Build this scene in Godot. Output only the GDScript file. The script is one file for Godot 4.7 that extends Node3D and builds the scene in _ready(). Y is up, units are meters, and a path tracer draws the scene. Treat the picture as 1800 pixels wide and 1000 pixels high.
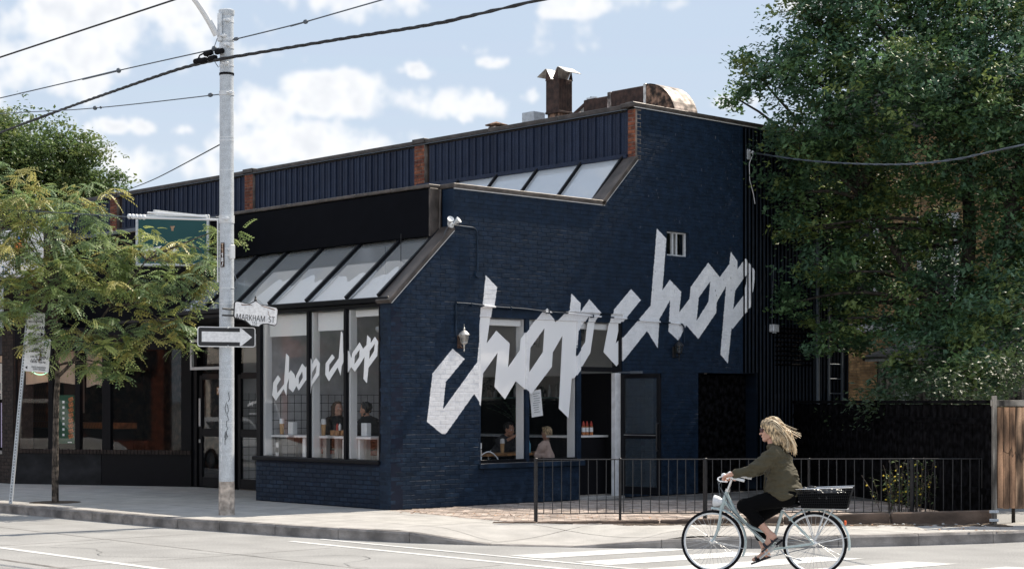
extends Node3D

const UPV := Vector3(0, 1, 0)
var mats := {}
var used := {}
var rng := RandomNumberGenerator.new()


class MB:
	var V := PackedVector3Array()
	var N := PackedVector3Array()
	var UV := PackedVector2Array()

	func tri(a: Vector3, b: Vector3, c: Vector3, na: Vector3, nb: Vector3, nc: Vector3) -> void:
		V.append(a)
		N.append(na)
		if (b - a).cross(c - a).dot(na + nb + nc) > 0.0:
			V.append(c)
			V.append(b)
			N.append(nc)
			N.append(nb)
		else:
			V.append(b)
			V.append(c)
			N.append(nb)
			N.append(nc)

	func flat(a: Vector3, b: Vector3, c: Vector3, away: Vector3) -> void:
		var n := (b - a).cross(c - a).normalized()
		if n.dot((a + b + c) / 3.0 - away) < 0.0:
			n = -n
		tri(a, b, c, n, n, n)

	func quad(a: Vector3, b: Vector3, c: Vector3, d: Vector3, n: Vector3) -> void:
		tri(a, b, c, n, n, n)
		tri(a, c, d, n, n, n)

	func quada(a: Vector3, b: Vector3, c: Vector3, d: Vector3, away: Vector3) -> void:
		flat(a, b, c, away)
		flat(a, c, d, away)

	func box(lo: Vector3, hi: Vector3, bev := 0.0) -> void:
		obox(Transform3D(Basis(), (lo + hi) / 2.0), (hi - lo).abs(), bev)

	func obox(xf: Transform3D, size: Vector3, bev := 0.0) -> void:
		var h := size / 2.0
		var b := minf(bev, minf(h.x, minf(h.y, h.z)) * 0.9)
		for ax in 3:
			for s in [-1.0, 1.0]:
				var u := (ax + 1) % 3
				var w := (ax + 2) % 3
				var p := []
				for q in [[-1, -1], [1, -1], [1, 1], [-1, 1]]:
					var v := Vector3()
					v[ax] = h[ax] * s
					v[u] = (h[u] - b) * q[0]
					v[w] = (h[w] - b) * q[1]
					p.append(xf * v)
				var n := Vector3()
				n[ax] = s
				quad(p[0], p[1], p[2], p[3], (xf.basis * n).normalized())
		if b <= 0.0:
			return
		for ax in 3:
			var u := (ax + 1) % 3
			var w := (ax + 2) % 3
			for su in [-1.0, 1.0]:
				for sw in [-1.0, 1.0]:
					var p := []
					for q in [[-1, 0], [1, 0], [1, 1], [-1, 1]]:
						var v := Vector3()
						v[ax] = (h[ax] - b) * q[0]
						v[u] = (h[u] - (b if q[1] else 0.0)) * su
						v[w] = (h[w] - (0.0 if q[1] else b)) * sw
						p.append(xf * v)
					var n := Vector3()
					n[u] = su
					n[w] = sw
					quad(p[0], p[1], p[2], p[3], (xf.basis * n).normalized())
		for sx in [-1.0, 1.0]:
			for sy in [-1.0, 1.0]:
				for sz in [-1.0, 1.0]:
					var s := Vector3(sx, sy, sz)
					flat(xf * (s * (h - Vector3(0, b, b))), xf * (s * (h - Vector3(b, 0, b))), xf * (s * (h - Vector3(b, b, 0))), xf.origin)

	func bar(a: Vector3, b: Vector3, w: float, d: float, up := Vector3(0, 1, 0), bev := 0.0) -> void:
		var z := (b - a)
		var l := z.length()
		z = z / l
		if absf(z.dot(up)) > 0.98:
			up = Vector3(1, 0, 0)
		var x := up.cross(z).normalized()
		obox(Transform3D(Basis(x, z.cross(x), z), (a + b) / 2.0), Vector3(w, d, l), bev)

	func tube(p: PackedVector3Array, r: Variant, sides := 8, closed := false, caps := true) -> void:
		var m := p.size()
		var rings := []
		var x := Vector3()
		for i in m:
			var t: Vector3
			if closed:
				t = p[(i + 1) % m] - p[(i + m - 1) % m]
			else:
				t = p[mini(i + 1, m - 1)] - p[maxi(i - 1, 0)]
			t = t.normalized()
			if i == 0:
				x = (Vector3(0, 1, 0) if absf(t.y) < 0.9 else Vector3(1, 0, 0)).cross(t).normalized()
			x = (x - t * x.dot(t)).normalized()
			var y := t.cross(x)
			var rr: float = r[i] if r is Array or r is PackedFloat32Array else r
			var ring := []
			for k in sides:
				var a := TAU * k / sides
				var n := x * cos(a) + y * sin(a)
				ring.append([p[i] + n * rr, n])
			rings.append(ring)
		for i in (m if closed else m - 1):
			var A: Array = rings[i]
			var B: Array = rings[(i + 1) % m]
			for k in sides:
				var l := (k + 1) % sides
				tri(A[k][0], B[k][0], B[l][0], A[k][1], B[k][1], B[l][1])
				tri(A[k][0], B[l][0], A[l][0], A[k][1], B[l][1], A[l][1])
		if caps and not closed:
			for e in [0, m - 1]:
				var n := (p[0] - p[1]).normalized() if e == 0 else (p[m - 1] - p[m - 2]).normalized()
				for k in sides:
					tri(p[e], rings[e][k][0], rings[e][(k + 1) % sides][0], n, n, n)

	func lathe(prof: Array, sides: int, xf := Transform3D()) -> void:
		for i in prof.size() - 1:
			var a: Vector2 = prof[i]
			var b: Vector2 = prof[i + 1]
			var e := b - a
			if e.length() < 1e-6:
				continue
			var nn := Vector2(e.y, -e.x).normalized()
			for k in sides:
				var t0 := TAU * k / sides
				var t1 := TAU * (k + 1) / sides
				var d0 := Vector3(cos(t0), 0, sin(t0))
				var d1 := Vector3(cos(t1), 0, sin(t1))
				var up := Vector3(0, 1, 0)
				var n0 := (xf.basis * (d0 * nn.x + up * nn.y)).normalized()
				var n1 := (xf.basis * (d1 * nn.x + up * nn.y)).normalized()
				var p00 := xf * (d0 * a.x + up * a.y)
				var p01 := xf * (d1 * a.x + up * a.y)
				var p10 := xf * (d0 * b.x + up * b.y)
				var p11 := xf * (d1 * b.x + up * b.y)
				if a.x > 1e-6:
					tri(p00, p01, p11, n0, n1, n1)
				if b.x > 1e-6:
					tri(p00, p11, p10, n0, n1, n0)
				elif a.x <= 1e-6:
					pass

	func prism(poly: PackedVector2Array, h0: float, h1: float, xf := Transform3D(), sides := true) -> void:
		# poly in the local XY plane, from z = h0 to z = h1
		var idx := Geometry2D.triangulate_polygon(poly)
		var nz := (xf.basis * Vector3(0, 0, 1)).normalized()
		var s := signf(h1 - h0)
		for i in range(0, idx.size(), 3):
			var a := poly[idx[i]]
			var b := poly[idx[i + 1]]
			var c := poly[idx[i + 2]]
			tri(xf * Vector3(a.x, a.y, h1), xf * Vector3(b.x, b.y, h1), xf * Vector3(c.x, c.y, h1), nz * s, nz * s, nz * s)
			if sides:
				tri(xf * Vector3(a.x, a.y, h0), xf * Vector3(b.x, b.y, h0), xf * Vector3(c.x, c.y, h0), -nz * s, -nz * s, -nz * s)
		if not sides:
			return
		var cw := -1.0 if Geometry2D.is_polygon_clockwise(poly) else 1.0
		for i in poly.size():
			var a := poly[i]
			var b := poly[(i + 1) % poly.size()]
			var e := b - a
			var n := (xf.basis * Vector3(e.y * cw, -e.x * cw, 0)).normalized()
			quad(xf * Vector3(a.x, a.y, h0), xf * Vector3(b.x, b.y, h0), xf * Vector3(b.x, b.y, h1), xf * Vector3(a.x, a.y, h1), n)

	func ball(c: Vector3, r: Vector3, seg := 12, basis := Basis()) -> void:
		var rows := maxi(seg / 2, 3)
		for i in rows:
			for k in seg:
				var q := []
				for o in [[0, 0], [1, 0], [1, 1], [0, 1]]:
					var th: float = PI * (i + o[0]) / rows
					var ph: float = TAU * (k + o[1]) / seg
					var d := Vector3(sin(th) * cos(ph), cos(th), sin(th) * sin(ph))
					q.append([c + basis * (d * r), (basis * (d / r)).normalized()])
				tri(q[0][0], q[1][0], q[2][0], q[0][1], q[1][1], q[2][1])
				tri(q[0][0], q[2][0], q[3][0], q[0][1], q[2][1], q[3][1])

	func merge(o: MB, xf := Transform3D()) -> void:
		for i in o.V.size():
			V.append(xf * o.V[i])
			N.append((xf.basis * o.N[i]).normalized())

	func add_mesh(m: Mesh, xf: Transform3D) -> void:
		for s in m.get_surface_count():
			var a := m.surface_get_arrays(s)
			var vv: PackedVector3Array = a[Mesh.ARRAY_VERTEX]
			var nn: PackedVector3Array = a[Mesh.ARRAY_NORMAL]
			var ix: PackedInt32Array = a[Mesh.ARRAY_INDEX] if a[Mesh.ARRAY_INDEX] != null else PackedInt32Array(range(vv.size()))
			for i in range(0, ix.size() - 2, 3):
				tri(xf * vv[ix[i]], xf * vv[ix[i + 1]], xf * vv[ix[i + 2]], xf.basis * nn[ix[i]], xf.basis * nn[ix[i + 1]], xf.basis * nn[ix[i + 2]])

	func wall_uv(z0: float, y0: float, w: float, h: float) -> void:
		UV.resize(V.size())
		for i in V.size():
			UV[i] = Vector2((-V[i].z - z0) / w, 1.0 - (V[i].y - y0) / h)

	func mesh() -> ArrayMesh:
		var a := []
		a.resize(Mesh.ARRAY_MAX)
		a[Mesh.ARRAY_VERTEX] = V
		a[Mesh.ARRAY_NORMAL] = N
		if UV.size() == V.size():
			a[Mesh.ARRAY_TEX_UV] = UV
		var m := ArrayMesh.new()
		if V.size():
			m.add_surface_from_arrays(Mesh.PRIMITIVE_TRIANGLES, a)
		return m


# ---------------------------------------------------------------- scene tree
func numbered(parent: Node, nm: String) -> String:
	var key := str(parent.get_instance_id()) + nm
	var k: int = used.get(key, 0)
	used[key] = k + 1
	return nm if k == 0 else "%s_%03d" % [nm, k]


func thing(nm: String, label: String, cat: String, at := Vector3.ZERO, group := "") -> Node3D:
	var o := Node3D.new()
	o.name = numbered(self, nm)
	add_child(o, true)
	o.position = at
	tag(o, label, cat, group)
	return o


func tag(o: Node3D, label: String, cat: String, group := "") -> void:
	o.set_meta("label", label)
	o.set_meta("category", cat)
	if group:
		o.set_meta("group", group)


func put(nm: String, m: Variant, mat: Material, parent: Node3D = null, label := "") -> MeshInstance3D:
	var o := MeshInstance3D.new()
	var p: Node3D = parent if parent else self
	o.name = numbered(p, nm)
	o.mesh = m.mesh() if m is MB else m
	o.material_override = mat
	p.add_child(o, true)
	if label:
		o.set_meta("label", label)
	return o


func stuff(nm: String, m: Variant, mat: Material, parent: Node3D = null) -> MeshInstance3D:
	var o := put(nm, m, mat, parent)
	o.set_meta("kind", "stuff")
	return o


func solo(nm: String, m: MB, mat: Material, label: String, cat: String, group := "") -> MeshInstance3D:
	var o := put(nm, m, mat)
	tag(o, label, cat, group)
	return o


func struct(nm: String, m: MB, mat: Material) -> MeshInstance3D:
	var o := put(nm, m, mat)
	o.set_meta("kind", "structure")
	return o


func copy(o: Node3D, nm: String, label: String, xf: Transform3D) -> Node3D:
	var c: Node3D = o.duplicate()
	c.name = numbered(self, nm)
	add_child(c, true)
	c.transform = xf
	c.set_meta("label", label)
	return c


# ---------------------------------------------------------------- materials
var tex := {}
var mean := {}


func noise_tex(nm: String, freq: float, oct: int, lo: float, hi: float, kind := FastNoiseLite.TYPE_SIMPLEX_SMOOTH, size := 512, sx := 1.0) -> Texture2D:
	if tex.has(nm):
		return tex[nm]
	var f := FastNoiseLite.new()
	f.noise_type = kind
	f.seed = nm.hash() % 1000
	f.frequency = freq
	f.fractal_octaves = oct
	var im := f.get_seamless_image(size, size, false, false, 0.12, true)
	im.convert(Image.FORMAT_L8)
	var d := im.get_data()
	var total := 0.0
	for i in d.size():
		var v := clampf((d[i] / 255.0 - 0.5) * sx + 0.5, 0.0, 1.0)
		d[i] = int(255.0 * (lo + (hi - lo) * v))
		total += pow(d[i] / 255.0, 2.2)
	mean[nm] = total / d.size()
	var o := Image.create_from_data(size, size, false, Image.FORMAT_L8, d)
	o.convert(Image.FORMAT_RGB8)
	tex[nm] = ImageTexture.create_from_image(o)
	return tex[nm]


func srgb(r: float, g: float, b: float) -> Color:
	return Color(r, g, b).linear_to_srgb()


# linear base colour; a: coarse pattern and its scale, b: fine pattern (multiplied) and its scale
func mat(nm: String, c: Color, rough := 0.8, metal := 0.0, a := "", sa := 1.0, b := "", sb := 1.0, bump := "", hb := 0.0, stretch := Vector3.ONE) -> StandardMaterial3D:
	if mats.has(nm):
		return mats[nm]
	var m := StandardMaterial3D.new()
	m.resource_name = nm
	var up: float = 1.0 / ((mean[a] if a else 1.0) * (mean[b] if b else 1.0))
	up = minf(up, 0.98 / maxf(c.r, maxf(c.g, c.b)))
	m.albedo_color = Color(c.r * up, c.g * up, c.b * up).linear_to_srgb()
	m.roughness = rough
	m.metallic = metal
	if a:
		m.albedo_texture = tex[a]
		m.uv1_triplanar = true
		m.uv1_world_triplanar = true
		m.uv1_scale = Vector3.ONE * sa * stretch
	if b:
		m.detail_enabled = true
		m.detail_blend_mode = BaseMaterial3D.BLEND_MODE_MUL
		m.detail_albedo = tex[b]
		m.detail_uv_layer = BaseMaterial3D.DETAIL_UV_2
		m.uv2_triplanar = true
		m.uv2_world_triplanar = true
		m.uv2_scale = Vector3.ONE * sb * stretch
	if bump:
		m.heightmap_enabled = true
		m.heightmap_texture = tex[bump]
		m.heightmap_scale = hb
	mats[nm] = m
	return m


func M(nm: String) -> StandardMaterial3D:
	return mats[nm]


func glass_mat(nm: String, tint: Color, alpha: float) -> StandardMaterial3D:
	var m := StandardMaterial3D.new()
	m.resource_name = nm
	m.transparency = BaseMaterial3D.TRANSPARENCY_ALPHA
	m.albedo_color = Color(tint.r, tint.g, tint.b, alpha)
	m.roughness = 0.02
	mats[nm] = m
	return m


func make_materials() -> void:
	noise_tex("blotch", 0.006, 5, 0.62, 1.0, FastNoiseLite.TYPE_SIMPLEX_SMOOTH, 512, 1.3)
	noise_tex("grain", 0.09, 4, 0.72, 1.0, FastNoiseLite.TYPE_SIMPLEX_SMOOTH, 512, 1.4)
	noise_tex("soft", 0.01, 4, 0.84, 1.0)
	noise_tex("pit", 0.05, 5, 0.0, 1.0, FastNoiseLite.TYPE_VALUE_CUBIC, 512, 1.3)
	noise_tex("rust", 0.012, 6, 0.25, 1.0, FastNoiseLite.TYPE_SIMPLEX_SMOOTH, 512, 1.9)
	noise_tex("speck", 0.12, 3, 0.45, 1.0, FastNoiseLite.TYPE_CELLULAR, 512, 1.5)
	noise_tex("crack", 0.012, 3, 0.8, 1.0, FastNoiseLite.TYPE_PERLIN, 512, 1.0)
	mat("asphalt", Color(0.295, 0.292, 0.286), 0.93, 0, "soft", 0.13, "grain", 0.9, "pit", 0.5)
	mat("concrete", Color(0.40, 0.385, 0.365), 0.92, 0, "soft", 0.35, "grain", 1.3, "pit", 0.35)
	mat("concrete_b", Color(0.375, 0.36, 0.34), 0.92, 0, "soft", 0.27, "grain", 1.1, "pit", 0.35)
	mat("concrete_c", Color(0.42, 0.405, 0.38), 0.92, 0, "soft", 0.31, "grain", 1.2, "pit", 0.35)
	mat("kerb", Color(0.22, 0.205, 0.195), 0.95, 0, "blotch", 0.7, "grain", 2.0, "pit", 0.8)
	mat("joint", Color(0.16, 0.15, 0.14), 0.95, 0, "blotch", 0.7)
	mat("paint_road", Color(0.72, 0.72, 0.71), 0.75, 0, "soft", 0.5, "grain", 1.0)
	mat("paver", Color(0.40, 0.325, 0.275), 0.93, 0, "blotch", 0.8, "grain", 2.0, "pit", 0.4)
	mat("paver_b", Color(0.36, 0.295, 0.255), 0.93, 0, "blotch", 0.6, "grain", 2.0, "pit", 0.4)
	mat("paver_c", Color(0.44, 0.37, 0.325), 0.93, 0, "blotch", 0.6, "grain", 2.0, "pit", 0.4)
	mat("soil", Color(0.10, 0.075, 0.055), 1.0, 0, "blotch", 1.5, "speck", 3.0, "pit", 3.0)
	mat("timber_old", Color(0.12, 0.085, 0.065), 0.95, 0, "blotch", 1.0, "grain", 3.0, "pit", 0.6)
	mat("navy", Color(0.0125, 0.0255, 0.048), 0.48, 0, "blotch", 0.8, "grain", 1.7, "pit", 0.12)
	mat("navy_b", Color(0.0105, 0.0215, 0.042), 0.5, 0, "soft", 0.5, "grain", 1.7, "pit", 0.12)
	mat("navy_c", Color(0.0145, 0.029, 0.054), 0.46, 0, "soft", 0.7, "grain", 1.7, "pit", 0.12)
	mat("navy_joint", Color(0.009, 0.014, 0.03), 0.6, 0, "soft", 0.6)
	mat("metal_navy", Color(0.026, 0.037, 0.068), 0.42, 0.0, "soft", 0.4, "grain", 0.6)
	mat("metal_navy_b", Color(0.022, 0.031, 0.058), 0.42, 0.0, "soft", 0.5, "grain", 0.6)
	mat("coping", Color(0.075, 0.062, 0.055), 0.5, 0.2, "blotch", 0.9, "grain", 1.5)
	mat("flash_white", Color(0.62, 0.62, 0.62), 0.5)
	mat("black_frame", Color(0.008, 0.0085, 0.011), 0.4, 0, "soft", 1.0)
	mat("black_sign", Color(0.0045, 0.005, 0.0075), 0.6, 0, "soft", 0.5)
	mat("black_iron", Color(0.012, 0.0125, 0.015), 0.45, 0, "blotch", 2.0)
	mat("black_fence", Color(0.005, 0.0048, 0.0055), 0.75, 0, "rust", 1.0, "grain", 2.0)
	mat("black_fence_b", Color(0.0065, 0.0062, 0.007), 0.75, 0, "rust", 1.0, "grain", 2.0)
	mat("void", Color(0.004, 0.004, 0.005), 0.9)
	mat("brick", Color(0.20, 0.062, 0.032), 0.9, 0, "blotch", 2.0, "grain", 4.0, "pit", 0.4)
	mat("brick_b", Color(0.15, 0.045, 0.026), 0.9, 0, "blotch", 2.0, "grain", 4.0, "pit", 0.4)
	mat("brick_c", Color(0.25, 0.085, 0.042), 0.9, 0, "blotch", 2.0, "grain", 4.0, "pit", 0.4)
	mat("brick_dark", Color(0.030, 0.019, 0.015), 0.85, 0, "blotch", 2.0, "grain", 4.0, "pit", 0.4)
	mat("mortar", Color(0.19, 0.16, 0.14), 0.95, 0, "blotch", 1.0)
	mat("mortar_dark", Color(0.02, 0.017, 0.015), 0.95)
	mat("white_paint", Color(0.74, 0.75, 0.77), 0.5, 0, "soft", 0.8)
	mat("vinyl", Color(0.91, 0.915, 0.925), 0.45)
	mat("white_post", Color(0.72, 0.73, 0.74), 0.55)
	mat("blind", Color(0.82, 0.83, 0.84), 0.85)
	mat("galv", Color(0.60, 0.64, 0.68), 0.42, 0.05, "soft", 1.5, "grain", 1.4)
	mat("galv_rust", Color(0.44, 0.38, 0.33), 0.8, 0.0, "blotch", 2.5, "grain", 3.0)
	mat("galv_light", Color(0.66, 0.68, 0.70), 0.4, 0.2, "soft", 2.0)
	mat("steel", Color(0.50, 0.51, 0.52), 0.35, 0.8)
	mat("chrome", Color(0.75, 0.75, 0.76), 0.18, 0.95)
	mat("coal", Color(0.02, 0.021, 0.024), 0.55, 0, "blotch", 0.8)
	mat("cable", Color(0.018, 0.018, 0.02), 0.6)
	mat("cable_grey", Color(0.10, 0.12, 0.145), 0.5, 0.2)
	mat("rubber", Color(0.012, 0.012, 0.014), 0.75)
	mat("rust_dark", Color(0.052, 0.027, 0.020), 0.75, 0.1, "blotch", 1.6, "grain", 1.5, "pit", 0.3)
	mat("rust_mid", Color(0.17, 0.10, 0.065), 0.7, 0.2, "rust", 0.9, "grain", 2.0, "pit", 0.3)
	mat("rust_pale", Color(0.44, 0.36, 0.32), 0.6, 0.2, "rust", 0.7, "grain", 1.5)
	mat("tin", Color(0.55, 0.53, 0.50), 0.42, 0.5, "blotch", 1.6)
	mat("roofing", Color(0.10, 0.095, 0.09), 0.95, 0, "blotch", 1.0, "speck", 2.0)
	mat("interior_wall", Color(0.84, 0.84, 0.85), 0.8)
	mat("grey_wall", Color(0.50, 0.50, 0.51), 0.7, 0, "soft", 0.6)
	mat("interior_tile", Color(0.72, 0.72, 0.73), 0.35)
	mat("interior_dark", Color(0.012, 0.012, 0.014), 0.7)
	mat("interior_floor", Color(0.30, 0.27, 0.24), 0.5)
	mat("table_white", Color(0.78, 0.78, 0.78), 0.4)
	mat("red_seat", Color(0.42, 0.05, 0.03), 0.45)
	mat("wood_top", Color(0.34, 0.17, 0.07), 0.4, 0, "blotch", 2.0, "grain", 2.0, "", 0, Vector3(4, 1, 1))
	mat("cedar", Color(0.40, 0.23, 0.135), 0.85, 0, "rust", 1.2, "grain", 5.0, "pit", 0.15, Vector3(1, 0.12, 1))
	mat("cedar_b", Color(0.37, 0.21, 0.12), 0.85, 0, "rust", 1.0, "grain", 5.0, "pit", 0.15, Vector3(1, 0.12, 1))
	mat("cedar_c", Color(0.48, 0.30, 0.185), 0.85, 0, "rust", 1.4, "grain", 5.0, "pit", 0.15, Vector3(1, 0.12, 1))
	mat("cedar_grey", Color(0.24, 0.215, 0.185), 0.9, 0, "rust", 1.0, "grain", 5.0, "", 0, Vector3(1, 0.12, 1))
	mat("bark", Color(0.085, 0.068, 0.055), 0.95, 0, "rust", 3.0, "grain", 5.0, "pit", 2.0, Vector3(1, 0.4, 1))
	mat("bark_dark", Color(0.045, 0.037, 0.03), 0.95, 0, "rust", 1.5, "grain", 4.0, "pit", 2.0, Vector3(1, 0.4, 1))
	mat("skin", Color(0.56, 0.32, 0.235), 0.5)
	mat("skin_tan", Color(0.47, 0.25, 0.17), 0.5)
	M("skin").subsurf_scatter_enabled = true
	M("skin").subsurf_scatter_strength = 0.08
	mat("hair_blond", Color(0.60, 0.44, 0.26), 0.45, 0, "rust", 6.0, "", 1, "", 0, Vector3(1, 0.35, 1))
	mat("hair_pale", Color(0.76, 0.64, 0.46), 0.4)
	mat("hair_dark", Color(0.012, 0.010, 0.009), 0.45)
	mat("hair_brown", Color(0.07, 0.038, 0.02), 0.45)
	mat("jacket", Color(0.064, 0.054, 0.030), 0.85, 0, "soft", 2.0, "grain", 6.0, "pit", 0.15)
	mat("leggings", Color(0.0045, 0.0045, 0.005), 0.95)
	M("leggings").metallic_specular = 0.15
	mat("bike_frame", Color(0.45, 0.535, 0.535), 0.28, 0.15)
	mat("sneaker", Color(0.02, 0.02, 0.028), 0.7)
	mat("teal", Color(0.004, 0.075, 0.08), 0.5)
	mat("ink", Color(0.02, 0.02, 0.022), 0.6)
	mat("sign_white", Color(0.88, 0.88, 0.89), 0.45, 0, "soft", 3.0)
	for k in ["black_sign", "black_fence", "black_fence_b", "void", "interior_dark", "rubber"]:
		M(k).metallic_specular = 0.13
	for k in ["black_frame", "coal", "metal_navy", "metal_navy_b"]:
		M(k).metallic_specular = 0.26
	for k in ["navy", "navy_b", "navy_c", "navy_joint"]:
		M(k).metallic_specular = 0.30
	mat("bright_sheet_white", Color(0.95, 0.95, 0.96), 0.9)  # white of the added sheets that make the sloping glass look brighter
	M("bright_sheet_white").backlight_enabled = true
	M("bright_sheet_white").backlight = Color(0.95, 0.95, 0.95)
	glass_mat("pane", Color(0.35, 0.38, 0.39), 0.03)
	glass_mat("pane_milky", Color(0.95, 0.97, 0.98), 0.45)  # white mixed into the clear glass colour
	glass_mat("pane_sky_sheen", Color(0.93, 0.95, 0.96), 0.22)  # white in the glass colour stands in for reflected sky
	glass_mat("pane_dark", Color(0.3, 0.33, 0.34), 0.35)


func leaf_mat(nm: String, c: Color, back: float) -> StandardMaterial3D:
	var m := StandardMaterial3D.new()
	m.resource_name = nm
	m.albedo_color = c.linear_to_srgb()
	m.roughness = 0.45
	m.vertex_color_use_as_albedo = true
	m.backlight_enabled = true
	m.backlight = Color(back, back, back)
	mats[nm] = m
	return m


# ---------------------------------------------------------------- camera, sky, sun
func _ready() -> void:
	rng.seed = 7
	var cam := Camera3D.new()
	cam.name = "camera"
	cam.projection = Camera3D.PROJECTION_FRUSTUM
	cam.near = 0.1
	cam.far = 900.0
	cam.size = 0.1 / 3.0
	cam.frustum_offset = Vector2(0.0, 0.1 * 0.069)
	cam.transform = Transform3D(Basis(Vector3(0.6839, 0, -0.7296), UPV, Vector3(0.7296, 0, 0.6839)).orthonormalized(), Vector3(21.17, 1.87, 17.19))
	add_child(cam)
	cam.current = true
	var env := Environment.new()
	env.background_mode = Environment.BG_SKY
	env.tonemap_mode = Environment.TONE_MAPPER_LINEAR
	env.tonemap_exposure = 1.56
	env.sdfgi_enabled = true
	env.ssao_enabled = true
	env.ssil_enabled = true
	var sky := Sky.new()
	var pm := PanoramaSkyMaterial.new()
	pm.panorama = make_sky()
	pm.energy_multiplier = 0.885
	sky.sky_material = pm
	env.sky = sky
	var we := WorldEnvironment.new()
	we.name = "world"
	we.environment = env
	add_child(we)
	var sun := DirectionalLight3D.new()
	sun.name = "sun"
	sun.light_color = Color(1.0, 0.955, 0.885)
	sun.light_energy = 1.35
	sun.light_angular_distance = 0.53
	sun.shadow_enabled = true
	var to_sun := Vector3(0.066, 0.777, -0.626).normalized()
	sun.transform = Transform3D(Basis.looking_at(-to_sun, Vector3(1, 0, 0)), Vector3(0, 20, 0))
	add_child(sun)
	make_materials()
	build_ground()
	build_restaurant()
	build_roof_plant()
	build_neighbours()
	build_interior()
	build_wall_fittings()
	build_patio()
	build_backyard()
	build_pole()
	build_signs()
	build_wires()
	build_trees()
	build_bicycle()
	build_rider()
	build_diners()
	build_opposite_side()


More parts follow.
